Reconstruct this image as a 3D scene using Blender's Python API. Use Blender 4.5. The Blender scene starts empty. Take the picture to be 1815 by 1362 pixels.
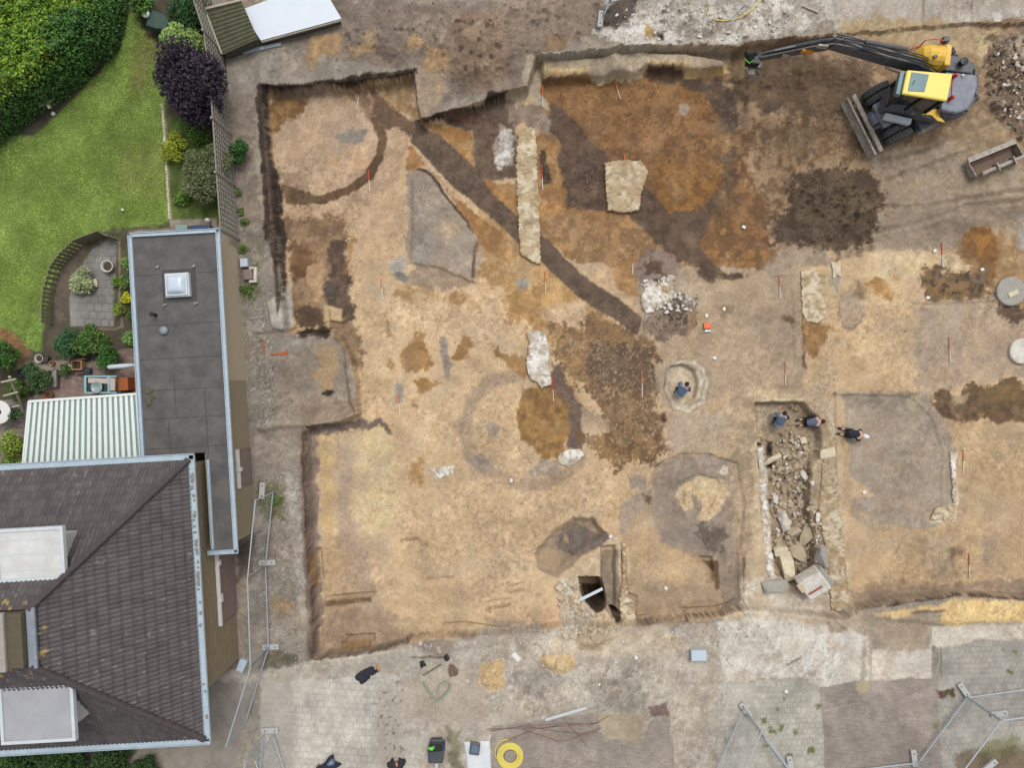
import bpy, bmesh, math, random
import numpy as np
from mathutils import Vector, Matrix

# ------------------------------------------------------------------ camera, sky, sun, exposure
SC = bpy.context.scene
COL = SC.collection
HC, FP = 27.6, 1214.4            # drone height above the yard (m), focal length in photo pixels
cam_d = bpy.data.cameras.new('camera'); cam = bpy.data.objects.new('camera', cam_d); COL.objects.link(cam)
cam.location = (0, 0, HC); cam.rotation_euler = (0, 0, 0)
cam_d.sensor_width = 36; cam_d.lens = FP / 1815 * 36; cam_d.clip_end = 2000; cam_d.clip_start = 0.1
SC.camera = cam
SUN_EL, SUN_AZ = math.radians(64), math.radians(20)
W = bpy.data.worlds.new('World'); SC.world = W; W.use_nodes = True
nt = W.node_tree; bg = nt.nodes['Background']
sky = nt.nodes.new('ShaderNodeTexSky'); sky.sky_type = 'NISHITA'; sky.sun_disc = False
sky.sun_elevation = SUN_EL; sky.sun_rotation = SUN_AZ; sky.dust_density = 4; sky.air_density = 1.2
hs = nt.nodes.new('ShaderNodeHueSaturation'); hs.inputs['Saturation'].default_value = 0.22
nt.links.new(sky.outputs[0], hs.inputs['Color']); nt.links.new(hs.outputs[0], bg.inputs[0])
bg.inputs[1].default_value = 0.128
sun_d = bpy.data.lights.new('sun', 'SUN'); sun_d.energy = 1.05; sun_d.angle = math.radians(24); sun_d.color = (1, .97, .92)
sun = bpy.data.objects.new('sun', sun_d); COL.objects.link(sun)
# light comes from the north-north-east, high behind thin cloud
d = Vector((math.sin(SUN_AZ) * math.cos(SUN_EL), math.cos(SUN_AZ) * math.cos(SUN_EL), math.sin(SUN_EL)))
sun.rotation_euler = d.to_track_quat('Z', 'Y').to_euler()
SC.view_settings.view_transform = 'Standard'; SC.view_settings.look = 'None'
SC.view_settings.exposure = 0.55; SC.view_settings.gamma = 1.0

random.seed(4); RNG = np.random.default_rng(11)
KA = 0.66                        # albedo of a surface per unit of linear photo value
def lin(c, k=KA):
    a = np.asarray(c, dtype=np.float64) / 255.0
    return np.where(a <= .04045, a / 12.92, ((a + .055) / 1.055) ** 2.4) * k

# ------------------------------------------------------------------ numpy noise
_tabs = {}
def vnoise(x, y, seed=0):
    t = _tabs.get(seed)
    if t is None:
        t = np.random.default_rng(1000 + seed).random((256, 256)).astype(np.float32); _tabs[seed] = t
    xi = np.floor(x); yi = np.floor(y); fx = (x - xi).astype(np.float32); fy = (y - yi).astype(np.float32)
    xi = xi.astype(np.int32) & 255; yi = yi.astype(np.int32) & 255
    fx = fx * fx * (3 - 2 * fx); fy = fy * fy * (3 - 2 * fy); x1 = (xi + 1) & 255; y1 = (yi + 1) & 255
    a = t[yi, xi]; b = t[yi, x1]; c = t[y1, xi]; e = t[y1, x1]
    return (a + (b - a) * fx) * (1 - fy) + (c + (e - c) * fx) * fy
def fbm(x, y, sc, seed=0, octs=3):
    s = 0; amp = 1.0; tot = 0
    ca, sa = .8, .6
    for i in range(octs):
        s = s + amp * vnoise(x / sc, y / sc, seed + i * 17); tot += amp; amp *= .5; sc *= .47
        x, y = x * ca - y * sa + 37.7, x * sa + y * ca + 11.3
    return s / tot
def sstep(a, b, v): t = np.clip((v - a) / (b - a), 0, 1); return t * t * (3 - 2 * t)

# ------------------------------------------------------------------ the terrain grid
ST = 0.04
def axis(a, b, far):
    core = np.arange(a, b + 1e-6, ST)
    out = b + np.cumsum(np.geomspace(.08, far / 3.2, 34)); inn = a - np.cumsum(np.geomspace(.08, far / 3.2, 34))
    return np.concatenate([inn[::-1], core, out]).astype(np.float64)
XS = axis(-23.6, 23.6, 260); YS = axis(-18.4, 18.4, 260)
XX, YY = np.meshgrid(XS, YS); NY, NX = XX.shape
GX = (907.5 + 44 * XX).astype(np.float32); GY = (681 - 44 * YY).astype(np.float32)   # metres -> survey units (44 per metre)
HT = np.zeros_like(GX); RF = np.full_like(GX, .014)
WX = (fbm(GX, GY, 26, 3, 3) - .5) * 2; WY = (fbm(GX, GY, 26, 9, 3) - .5) * 2
WFX = (fbm(GX, GY, 7, 5, 3) - .5) * 3; WFY = (fbm(GX, GY, 7, 6, 3) - .5) * 3

TL = dict(A=(0, 0, 3.243), B=(0, 400, 2.961), C=(0, 800, 2.424), D=(340, 780, 2.341), E=(400, 0, 3.241), F=(400, 400, 3.241),
          G=(900, 0, 3.404), H=(1280, 40, 3.393), I=(900, 380, 3.242), J=(1380, 380, 3.244), K=(880, 780, 3.404),
          L=(1300, 680, 3.095), M=(500, 740, 3.096), N=(400, 1100, 3.63), O=(850, 1080, 3.781), P=(1300, 1080, 3.524), Z=(0, 0, 1))
def T(tile, s):
    ox, oy, k = TL[tile]; v = [float(q) for q in s.replace(',', ' ').split()]
    return np.array([(ox + v[i] / k, oy + v[i + 1] / k) for i in range(0, len(v), 2)])
def window(poly, m):
    x0, y0 = poly.min(0) - m; x1, y1 = poly.max(0) + m
    c = np.searchsorted(GX[0], [x0, x1]); r = np.searchsorted(-GY[:, 0], [-y1, -y0])
    return slice(max(r[0] - 1, 0), r[1] + 1), slice(max(c[0] - 1, 0), c[1] + 1)
def sdf(poly, x, y):
    """positive inside"""
    dmin = np.full(x.shape, 1e9, np.float32); ins = np.zeros(x.shape, bool); n = len(poly)
    for i in range(n):
        ax, ay = poly[i]; bx, by = poly[(i + 1) % n]; ex, ey = bx - ax, by - ay
        L2 = ex * ex + ey * ey + 1e-9
        t = np.clip(((x - ax) * ex + (y - ay) * ey) / L2, 0, 1)
        dd = (x - ax - t * ex) ** 2 + (y - ay - t * ey) ** 2; dmin = np.minimum(dmin, dd)
        if ay != by:
            c = ((ay > y) != (by > y)) & (x < (bx - ax) * (y - ay) / (by - ay) + ax); ins ^= c
    dmin = np.sqrt(dmin); return np.where(ins, dmin, -dmin)
def pdist(pts, x, y):
    dmin = np.full(x.shape, 1e9, np.float32)
    for i in range(len(pts) - 1):
        ax, ay = pts[i]; bx, by = pts[i + 1]; ex, ey = bx - ax, by - ay
        t = np.clip(((x - ax) * ex + (y - ay) * ey) / (ex * ex + ey * ey + 1e-9), 0, 1)
        dmin = np.minimum(dmin, (x - ax - t * ex) ** 2 + (y - ay - t * ey) ** 2)
    return np.sqrt(dmin)
def hpoly(tile, s, dz, slope=8, warp=3, rough=None):
    p = T(tile, s); r, c = window(p, 30 + slope)
    v = sdf(p, GX[r, c] + WX[r, c] * warp + WFX[r, c] * warp * .3, GY[r, c] + WY[r, c] * warp + WFY[r, c] * warp * .3)
    a = sstep(0, slope, v); HT[r, c] += dz * a
    if rough is not None: RF[r, c] = RF[r, c] * (1 - a) + rough * a
def hset(tile, s, z, slope=8, warp=3):
    p = T(tile, s); r, c = window(p, 30 + slope)
    v = sdf(p, GX[r, c] + WX[r, c] * warp, GY[r, c] + WY[r, c] * warp); a = sstep(0, slope, v)
    HT[r, c] = HT[r, c] * (1 - a) + z * a
def rpoly(tile, s, rough, soft=6):
    p = T(tile, s); r, c = window(p, 30); a = sstep(-soft, soft, sdf(p, GX[r, c], GY[r, c])); RF[r, c] = RF[r, c] * (1 - a) + rough * a
def hline(tile, s, dz, w, warp=2):
    p = T(tile, s); r, c = window(p, 20 + w); v = pdist(p, GX[r, c] + WX[r, c] * warp, GY[r, c] + WY[r, c] * warp)
    HT[r, c] += dz * sstep(w, w * .35, v) if False else dz * (1 - sstep(w * .4, w, v))

PIT = "462 152 560 150 640 141 735 128 745 208 800 197 860 175 900 158 935 150 948 98 1060 88 1150 78 1310 82 1345 70 1700 40 2100 40 2100 1075 1815 1062 1700 1058 1600 1068 1515 1086 1500 1100 1330 1085 1260 1098 1110 1112 1000 1112 900 1128 760 1135 660 1158 555 1168 545 960 538 756 600 748 632 735 622 640 600 594 505 592 490 480 478 350"
hpoly('Z', PIT, -.75, 5, 3, .013)
hpoly('G', "190 400 480 400 800 380 850 360 1100 350 1330 380 1500 420 1500 900 1300 1362 1000 1362 620 960 450 800 200 560", -.18, 14)
hpoly('G', "186 320 500 300 830 270 1100 280 1340 320 1345 395 1190 410 1060 400 850 385 800 430 500 455 200 460", .42, 9, 2, .02)
hpoly('F', "130 600 600 590 690 680 720 1000 760 1090 440 1150 150 1160", -.12, 8, 3, .022)
hpoly('Z', "450 760 540 752 552 1165 460 1180", -.1, 10, 3, .022)
# ramp where the digger stands, spoil and rough ground round it
_a = sstep(0, 5, sdf(T('Z', PIT), GX + WX * 3, GY + WY * 3)) * sstep(0, 75, sdf(T('Z', "1390 -300 2400 -300 2400 425 1815 400 1690 428 1560 445 1500 440 1400 330"), GX + WX * 8, GY + WY * 8))
HT += (.6 * _a).astype(np.float32)
rpoly('H', "50 150 900 150 1200 700 960 1357 0 1357 0 300", .03)
rpoly('H', "1560 60 1815 0 1815 700 1700 650 1560 420", .07)
hpoly('H', "430 930 560 880 700 850 820 880 930 960 960 1080 930 1180 880 1300 640 1357 450 1300 400 1150", .28, 40, 6, .05)
hpoly('H', "120 200 500 200 880 280 880 400 760 500 500 500 250 520 60 400", -.25, 50, 6, .035)
hline('H', "1230 860 1180 900", -.05, 5); hline('H', "1000 1100 1200 1110 1450 1060 1815 1000", -.035, 7); hline('H', "960 830 1250 760 1600 600", -.035, 9)
hline('H', "1000 900 1300 800 1640 640", -.035, 8); hline('H', "930 1250 1200 1200 1500 1100 1815 1060", -.035, 6)
# spoil north of the trench
hpoly('E', "1250 60 1720 0 1720 420 1560 520 1350 560 1180 420", .45, 45, 8, .05)
hpoly('E', "560 120 1250 60 1350 330 1000 390 720 300", .18, 30, 8, .04)
rpoly('G', "520 0 1702 0 1702 230 1300 330 1060 280 200 320 0 330 0 0", .04)
hpoly('G', "600 300 660 270 750 350 800 460 520 490 580 400", .32, 18, 3, .02)
hline('Z', "950 92 1150 82", .12, 6, 1)
# ditches and features in the sand
hpoly('E', "1040 990 1130 965 1190 1000 1300 1150 1420 1330 1480 1480 1450 1600 1430 1620 1200 1530 1030 1500 1050 1300", .10, 6)
hpoly('K', "230 690 350 560 470 480 560 490 600 480 640 540 700 600 500 720 460 760 370 830 260 790", -.28, 12)
hpoly('K', "640 660 740 660 745 960 735 1060 700 1070 650 1000 640 880", -.35, 7, 2)
hpoly('K', "500 858 642 860 668 950 668 1010 645 1040 600 1052 560 1020 512 968", -2.3, 3, 3)
hpoly('K', "690 1045 735 1050 772 1082 755 1108 722 1104", -1.8, 3, 2)
hpoly('K', "1240 730 1340 730 1350 900 1320 910 1310 800 1290 780", -.2, 4, 2)
hpoly('K', "950 250 1000 150 1120 90 1300 80 1500 150 1550 400 1520 700 1350 720 1200 710 990 610 930 450", -.10, 5)
hpoly('K', "1080 330 1130 260 1260 215 1380 240 1410 290 1340 440 1280 500 1210 490 1240 340 1180 320 1180 430 1120 430", -.1, 6)
hline('K', "1485 720 1495 1000 1380 1050 1140 1060 1150 1100 860 1110", -.10, 4, 1)
hline('K', "780 700 800 960 860 990 850 1130", -.12, 5, 1)
hpoly('M', "140 740 190 740 205 930 150 920", -.12, 3, 1); hpoly('M', "230 1008 490 985 485 1012 240 1042", -.15, 3, 1)
hpoly('M', "320 1230 490 1220 492 1270 330 1278", -.2, 3, 1)
hline('M', "890 1180 1000 1170 1200 1200 1424 1190", -.12, 5); hline('M', "1120 1050 1250 1030", -.05, 3); hline('M', "1250 960 1320 940", -.05, 3)
hpoly('I', "930 900 960 860 1030 850 1110 890 1130 980 1110 1070 1020 1120 950 1090 915 1000", -.26, 6, 1)
hpoly('L', "150 100 430 100 520 190 545 400 480 480 470 700 510 1000 480 1080 360 1150 300 1100 235 1080 190 700 170 450", -.5, 7, 2, .05)
hpoly('L', "185 340 215 340 215 460 180 460", -.6, 3, 1)
hpoly('L', "600 60 1040 60 1170 210 1220 380 1210 740 1060 800 800 760 640 700 610 640", -.07, 5)
hline('L', "605 60 610 640 640 1000 670 1270", -.12, 4, 1)
hpoly('J', "820 490 1411 480 1600 500 1600 1300 1411 1200 960 1190 860 1080 800 980 790 700", -.06, 6)
hpoly('J', "0 340 125 320 145 900 0 1040 -60 900", -.05, 4)
hpoly('L', "700 1285 1150 1200 1594 1180 1594 1330 1180 1340 860 1320", .15, 14, 4, .02)
for s in ("1640 290 1780 270 1800 420 1700 450 1620 420",): hpoly('N', s, .14, 14)
hpoly('O', "390 320 570 300 650 340 620 420 540 450 420 390", .14, 14); hpoly('O', "640 200 760 80 900 80 900 200 820 280 660 290", .25, 22)
hpoly('F', "230 440 300 400 370 330 385 580 330 620 260 600", .18, 6, 2); hpoly('F', "270 200 300 200 318 420 300 520 285 420", -.3, 4, 1)
hpoly('F', "565 460 665 480 665 555 570 545", .18, 4, 1)
for s in ("560 980 1000 980 1040 900 1130 1000 1130 1362 0 1362 0 1240 200 1180",): rpoly('O', s, .03)
rpoly('Z', "460 1190 690 1180 740 1362 460 1362", .004); rpoly('P', "0 470 540 490 1270 430 1290 230 1815 180 1815 994 0 994", .004)
rpoly('O', "80 800 1270 720 1300 1066 80 1066", .004)
rpoly('Z', "-700 -700 365 -700 400 400 430 1362 430 2000 -700 2000", .006)
HT += RF * 2.1 * ((fbm(GX, GY, 30, 31, 5) - .5) * 2) + RF * .8 * (vnoise((GX * .8 + GY * .6) / 4.3, (GY * .8 - GX * .6) / 4.3, 41) - .5)
HT += RF * 5 * sstep(.62, .9, fbm(GX, GY, 9, 47, 2)) * sstep(.018, .05, RF)
far = sstep(0, 400, np.maximum(np.abs(GX - 907) - 1300, np.abs(GY - 681) - 1000)); HT *= (1 - far)
_xs, _ys = XS, YS
def gz(x, y):
    i = int(np.clip(np.searchsorted(_xs, x), 1, NX - 1)); j = int(np.clip(np.searchsorted(_ys, y), 1, NY - 1))
    return float(HT[j, i])
def U(px, py, z=0.0):
    s = FP / (HC - z); return ((px - 907.5) / s, (681 - py) / s)
def G3(px, py, dz=0.0):
    x, y = U(px, py, 0)
    for _ in range(4): z = gz(x, y); x, y = U(px, py, z + dz)
    return Vector((x, y, gz(x, y)))

# ------------------------------------------------------------------ soil colours
sc_ = (FP / (HC - HT) / 44).astype(np.float32)
PX = (907.5 + (GX - 907.5) * sc_).astype(np.float32); PY = (681 + (GY - 681) * sc_).astype(np.float32)
C = np.zeros((NY, NX, 3), np.float32)
LAB = np.zeros((NY, NX), np.int8)
QX = GX + HT * 40; QY = GY - HT * 34        # noise follows the height too, so cut faces are not smeared
N1 = fbm(QX, QY, 60, 61, 4); N2 = fbm(QX, QY, 13, 71, 5); N3 = fbm(QX, QY, 4.2, 81, 3)
def s3(c): return np.asarray(c, np.float32) / 255.0
def _apply(r, c, a, c1, c2, mix):
    if c2 is None: c2 = tuple(q * .84 for q in c1)
    n = N2[r, c] * .62 + N1[r, c] * .18 + N3[r, c] * .20 if mix == 0 else (N3[r, c] if mix == 1 else N1[r, c])
    m = sstep(.39, .61, n)[..., None]
    col = s3(c1) * (1 - m) + s3(c2) * m
    a = a[..., None]; C[r, c] = C[r, c] * (1 - a) + col * a
def fill(tile, s, c1, c2=None, soft=3, warp=5, al=1.0, mix=0, brk=0, lab=None):
    p = T(tile, s); r, c = window(p, 40 + soft)
    x = PX[r, c] + WX[r, c] * warp * 1.6 + WFX[r, c] * warp * .45; y = PY[r, c] + WY[r, c] * warp * 1.6 + WFY[r, c] * warp * .45
    v = sdf(p, x, y)
    if brk: v = v + (N2[r, c] - .5) * brk + (N3[r, c] - .5) * brk * .7
    sf = soft * .95 + .5; _apply(r, c, sstep(-sf, sf, v) * al, c1, c2, mix)
    if lab is not None: LAB[r, c][v > 0] = lab
def stroke(tile, s, w, c1, c2=None, soft=2, warp=3, al=1.0, brk=0):
    p = T(tile, s); r, c = window(p, 30 + w)
    x = PX[r, c] + WX[r, c] * warp + WFX[r, c] * warp * .4; y = PY[r, c] + WY[r, c] * warp + WFY[r, c] * warp * .4
    v = w - pdist(p, x, y)
    if brk: v = v + (N2[r, c] - .5) * brk
    _apply(r, c, sstep(-soft, soft, v) * al, c1, c2, 0)
def speck(tile, s, c1, sc=3.0, thr=.72, al=.8, seed=7, soft=8):
    p = T(tile, s); r, c = window(p, 20); a = sstep(-soft, soft, sdf(p, PX[r, c], PY[r, c]))
    qx, qy = (QX[r, c] * .83 + QY[r, c] * .55) / sc, (QY[r, c] * .83 - QX[r, c] * .55) / sc; n = vnoise(qx, qy, seed) * .72 + vnoise(qx * 2.2, qy * 2.2, seed + 1) * .28
    _apply(r, c, a * sstep(thr, thr + .08, n) * al, c1, tuple(q * .9 for q in c1), 1)
def blocks(tile, s, c1, pit, ratio=1.0, ang=0.0, jw=1.2, jd=.7, var=.1, soft=2, warp=1, lab=None, al=1.0, bond=.5, hd=.008):
    """rectangular paving units: pitch in survey units (44 per metre)"""
    p = T(tile, s); r, c = window(p, 12)
    v = sdf(p, PX[r, c] + WX[r, c] * warp * 2 + WFX[r, c] * warp, PY[r, c] + WY[r, c] * warp * 2 + WFY[r, c] * warp)
    a = sstep(-soft, soft, v) * al
    ca, sa = math.cos(ang), math.sin(ang)
    gx, gy = GX[r, c] + WX[r, c] * 1.0, GY[r, c] + WY[r, c] * 1.0
    u = gx * ca + gy * sa; w = -gx * sa + gy * ca
    row = np.floor(w / pit); u2 = u + row * pit * ratio * bond; q = np.floor(u2 / (pit * ratio))
    du = np.abs(u2 / (pit * ratio) - q - .5); dw = np.abs(w / pit - row - .5)
    e = np.minimum((.5 - du) * pit * ratio, (.5 - dw) * pit)
    t = _tabs.setdefault('b', np.random.default_rng(5).random((256, 256)).astype(np.float32))
    rnd = t[row.astype(np.int32) & 255, q.astype(np.int32) & 255]
    j = 1 - sstep(jw * .4, jw * 1.2, e)
    col = s3(c1) * ((1 - var / 2 + var * rnd) * (.93 + .14 * N2[r, c]) * (1 - (1 - jd) * j * (.35 + .65 * sstep(.35, .6, N1[r, c]))))[..., None]
    C[r, c] = C[r, c] * (1 - a[..., None]) + col * a[..., None]
    HT[r, c] -= (j * hd * a).astype(np.float32)
    if lab is not None: LAB[r, c][v > 0] = lab
# ---- yard outside the trench
C[:] = s3((152, 140, 125)); _apply(slice(None), slice(None), np.ones_like(GX) * .8, (156, 144, 128), (134, 122, 108), 0)
fill('E', "0 0 1815 0 1760 300 1650 560 1090 700 1100 410 180 490 160 900 220 1361 -200 1361", (142, 127, 112), (122, 108, 95), brk=20)
fill('E', "600 60 1250 30 1300 400 760 380", (136, 118, 104), (116, 100, 88), brk=26, al=.8)
fill('E', "-30 320 300 250 700 330 900 380 1090 400 600 470 180 500 0 560", (154, 145, 132), (130, 121, 108), brk=12)
fill('E', "1300 80 1700 60 1680 450 1450 540 1250 420", (150, 126, 103), (130, 106, 86), soft=8, brk=20)
for s in ("480 200 680 190 660 300 560 330 480 400 450 330", "700 240 760 270 800 190 850 180 870 240 850 290 760 300", "1040 220 1130 190 1130 260 1060 300", "1150 270 1270 290 1300 390 1230 440 1110 430 1140 350"):
    fill('E', s, (182, 148, 102), (158, 126, 86), brk=12, soft=4)
fill('E', "1100 430 1300 380 1250 560 1150 670 1090 690", (172, 147, 116), (150, 130, 106), brk=12)
fill('E', "1230 600 1500 530 1620 520 1480 590 1120 690", (160, 150, 136), (132, 120, 106), warp=3)
speck('E', "700 0 1815 0 1700 500 1100 400 600 420", (104, 90, 78), 5, .8, .5, 12); speck('E', "0 250 1100 250 1000 400 0 480", (98, 88, 76), 6, .78, .6, 13)
speck('E', "700 0 1815 0 1700 500 1100 400 600 420", (176, 160, 138), 3, .85, .6, 14)
fill('F', "60 0 240 0 280 400 230 460 100 480", (146, 136, 124), (120, 110, 98), brk=10)
speck('F', "60 0 240 0 280 400 230 460 100 480", (180, 172, 160), 4, .74, .7, 15); speck('F', "80 100 200 120 200 470 100 470", (88, 104, 56), 6, .6, .8, 16)
# gravelly strip by the long shed
fill('F', "100 450 240 470 300 640 290 1140 140 1170", (148, 141, 130), (126, 119, 108), warp=3)
speck('F', "100 450 240 470 300 640 290 1140 140 1170", (192, 186, 175), 3, .68, .8, 17); speck('F', "100 450 240 470 300 640 290 1140 140 1170", (88, 84, 78), 3, .74, .8, 18)
fill('F', "230 600 600 600 690 700 725 1000 600 1000 420 1010 290 1080 290 750", (152, 136, 119), (134, 120, 106), brk=8)
fill('F', "250 650 480 640 480 700 300 740", (160, 152, 140), (136, 128, 116), al=.8)
fill('F', "500 690 650 700 640 850 590 960 540 970 490 860 545 800", (184, 152, 107), (160, 132, 96), soft=4, brk=8)
fill('F', "420 1000 760 1000 760 1100 430 1140", (156, 134, 113), (136, 116, 98), brk=8)
fill('F', "535 985 560 960 615 960 600 990 560 1000", (56, 46, 40), soft=2)
fill('F', "140 1170 440 1150 470 1500 160 1500", (140, 126, 114), (126, 112, 100))
fill('D', "150 -20 480 -20 480 930 300 1000 -20 1362 -20 1100 220 1000 250 300", (150, 139, 125), (130, 120, 107), brk=8)
fill('D', "385 130 440 140 470 500 475 760 440 760 420 500", (172, 164, 150), (144, 136, 123), soft=4, brk=8)
speck('D', "260 140 480 140 480 930 280 990 250 300", (196, 188, 174), 3, .74, .7, 19); speck('D', "260 140 480 140 480 930 280 990 250 300", (98, 90, 80), 3.5, .74, .7, 20)
fill('D', "285 180 390 220 380 330 300 350", (104, 104, 70), (84, 84, 58), soft=5, brk=20, al=.8); fill('D', "300 880 440 900 480 1000 260 1000", (112, 104, 82), (92, 86, 68), soft=5, brk=20, al=.8)
fill('D', "180 450 260 400 250 560 180 600", (104, 92, 80), (84, 74, 64), soft=5, brk=10); fill('D', "330 660 420 680 410 720 330 710", (168, 138, 100), soft=5, brk=10)
# north-east yard
fill('G', "0 -300 560 -300 560 200 200 330 110 350 100 520 0 560", (142, 124, 107), (120, 104, 90), brk=14)
fill('G', "590 50 800 -100 790 60 740 150 700 180 580 160", (98, 88, 79), (82, 73, 66), brk=14)
fill('G', "780 30 900 -200 3200 -200 3200 150 2400 110 1950 130 1702 220 1300 270 1100 270 820 260 540 190 700 160", (196, 188, 176), (156, 145, 132), brk=16)
fill('G', "520 190 700 160 760 90 860 60 980 140 1050 220 820 290 660 260", (220, 214, 205), (188, 180, 169), brk=20)
fill('G', "1240 240 1360 230 1400 250 1300 270", (226, 222, 214), soft=3, brk=6); fill('G', "1050 150 1300 170 1250 220 1080 230", (138, 124, 112), soft=8, brk=20, al=.7)
fill('G', "1500 0 1702 0 1702 60 1560 40", (196, 190, 178), soft=8, brk=20, al=.8)
speck('G', "780 30 2200 -100 2200 150 1702 220 1300 270 820 260", (112, 98, 86), 5, .74, .6, 21); speck('G', "780 30 2200 -100 1702 220 1300 270 820 260", (222, 216, 206), 4, .74, .7, 22)
for k in range(16):
    a = 1080 + k * 24; stroke('G', f"{a} {60 + (k * 37) % 90} {a - 60} {130 + (k * 53) % 90}", 1.2, (128, 116, 104) if k % 2 else (214, 206, 194), al=.5)
fill('Z', "1470 -60 2100 -60 2100 40 1722 44 1600 46 1480 52", (180, 170, 156), (164, 154, 140), warp=2)
stroke('Z', "1637 0 1638 42", 1.6, (132, 120, 106), warp=1, al=.8); stroke('Z', "1722 0 1723 60", 1.8, (128, 116, 104), warp=1, al=.8); stroke('Z', "1480 47 1720 44", 2, (196, 188, 174), brk=6, al=.8)
fill('Z', "1700 20 1815 10 1815 50 1760 60 1690 40", (204, 198, 186), (166, 156, 144), brk=20, al=.7)
fill('G', "820 170 850 150 900 190 880 230 830 220", (194, 163, 102), soft=2, warp=2); fill('G', "900 195 935 200 940 240 905 245", (74, 54, 44), soft=2, warp=1)
fill('G', "200 210 350 230 340 290 240 300", (150, 120, 88), soft=4, brk=12)

# ---- the stripped area
fill('Z', PIT, (203, 171, 130), (190, 157, 116), soft=2, warp=3, lab=1)
fill('Z', "640 520 1000 520 900 700 760 900 640 1100 560 1100 560 780 700 740 640 640", (210, 180, 138), (196, 164, 122), soft=14, brk=30, al=.7)
fill('Z', "720 860 1100 860 1000 1080 760 1090", (206, 174, 132), (190, 160, 120), soft=14, brk=30, al=.6, mix=2)
fill('Z', "1150 470 1420 450 1420 690 1160 700 1100 600", (182, 156, 125), (166, 142, 114), soft=8, brk=20)
# north-west room
fill('E', "240 500 600 480 860 520 1080 430 1100 700 1000 1000 820 1180 340 1180 290 960 250 700", (190, 160, 127), (168, 138, 108), brk=18)
fill('E', "340 1160 1000 1180 1050 1000 1060 1361 340 1361", (196, 164, 128), (176, 144, 110), brk=14)
fill('E', "260 530 440 530 450 640 380 680 300 760 255 740", (156, 114, 66), (118, 86, 54), brk=16, soft=4)
fill('E', "280 500 600 490 700 520 560 560 300 560", (146, 128, 110), (126, 110, 94), al=.8, brk=12)
fill('E', "620 520 840 470 1080 430 1090 680 1000 660 870 540 760 600", (180, 148, 106), (146, 114, 76), brk=24)
fill('E', "740 540 830 500 860 640 860 720 800 680", (140, 112, 84), brk=16, al=.8)
fill('E', "620 760 700 740 810 740 795 800 700 830 630 815", (142, 132, 122), (120, 110, 102), soft=3, brk=6)
fill('E', "590 860 840 820 820 950 700 990 600 970", (216, 182, 142), (190, 152, 110), brk=24, soft=5)
fill('E', "300 1000 460 980 480 1080 350 1080", (160, 132, 106), brk=14, al=.7)
stroke('E', "860 690 905 800 888 900 820 1010 700 1095 570 1145 440 1150 340 1090", 8, (112, 86, 62), (92, 70, 52), brk=5)
fill('E', "310 1060 460 1100 520 1130 470 1180 340 1160", (112, 88, 62), soft=3, brk=6)
fill('E', "830 520 880 520 960 620 1060 700 1080 790 980 740 920 760 860 720 850 620", (118, 92, 70), (98, 78, 62), brk=8)
fill('Z', "735 214 783 242 832 288 863 331 915 381 959 415 1002 458 1048 501 1085 523 1138 563 1130 594 1091 567 1054 548 1017 521 977 481 959 462 909 422 863 378 810 335 764 289 731 253", (108, 88, 73), (88, 72, 60), soft=2, warp=2, brk=3)
# brown zone on the west side
fill('F', "340 -40 640 -60 700 100 700 250 730 480 770 560 770 800 720 820 690 700 600 600 380 570 375 300", (158, 126, 92), (126, 98, 72), brk=26, soft=5)
fill('F', "390 60 520 180 480 300 400 310 380 200", (122, 88, 58), (96, 70, 50), brk=18, soft=4)
fill('F', "580 60 690 80 700 300 740 460 760 560 640 520 560 420 600 300", (104, 84, 68), (84, 68, 56), brk=16, soft=4)
fill('F', "470 250 540 210 560 330 540 440 500 450", (190, 154, 116), (166, 130, 94), brk=12); fill('F', "570 360 640 330 640 440 580 430", (86, 78, 70), soft=4, brk=8)
fill('F', "400 470 470 440 570 520 560 600 380 580", (108, 84, 64), (88, 70, 54), brk=16, soft=4); fill('F', "440 590 620 590 600 640 400 640", (72, 58, 48), soft=3, brk=8)
fill('F', "565 455 668 478 668 558 568 548", (202, 172, 124), (186, 156, 112), soft=2, warp=1)
fill('F', "225 440 300 395 375 325 385 580 330 625 260 605", (184, 178, 168), (158, 150, 140), soft=2, warp=2, brk=5)
fill('F', "270 200 300 200 320 420 300 520 285 420", (96, 84, 74), soft=2, warp=2)
# dark topsoil faces of the trench
fill('E', "165 490 252 500 250 700 285 950 330 1150 340 1380 215 1380 205 900", (74, 62, 53), (58, 48, 42), soft=2, warp=3, brk=5)
stroke('E', "222 600 235 800 250 1000 262 1200 265 1361", 2.5, (122, 108, 96), brk=6, al=.8)
fill('F', "225 -30 340 -30 352 250 330 430 300 300 260 150", (78, 64, 54), (60, 50, 42), soft=2, warp=3, brk=5); stroke('F', "300 60 310 200 305 380", 2.5, (150, 136, 122), brk=4, al=.8)
fill('E', "180 485 560 468 860 415 1100 396 1104 425 830 460 735 502 640 486 185 522", (60, 47, 37), (46, 36, 29), soft=2, warp=3, brk=4)
fill('E', "1090 690 1250 640 1480 600 1500 530 1630 510 1600 560 1500 610 1300 680 1095 702", (68, 54, 44), (54, 42, 34), soft=2, warp=3, brk=3)
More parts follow.
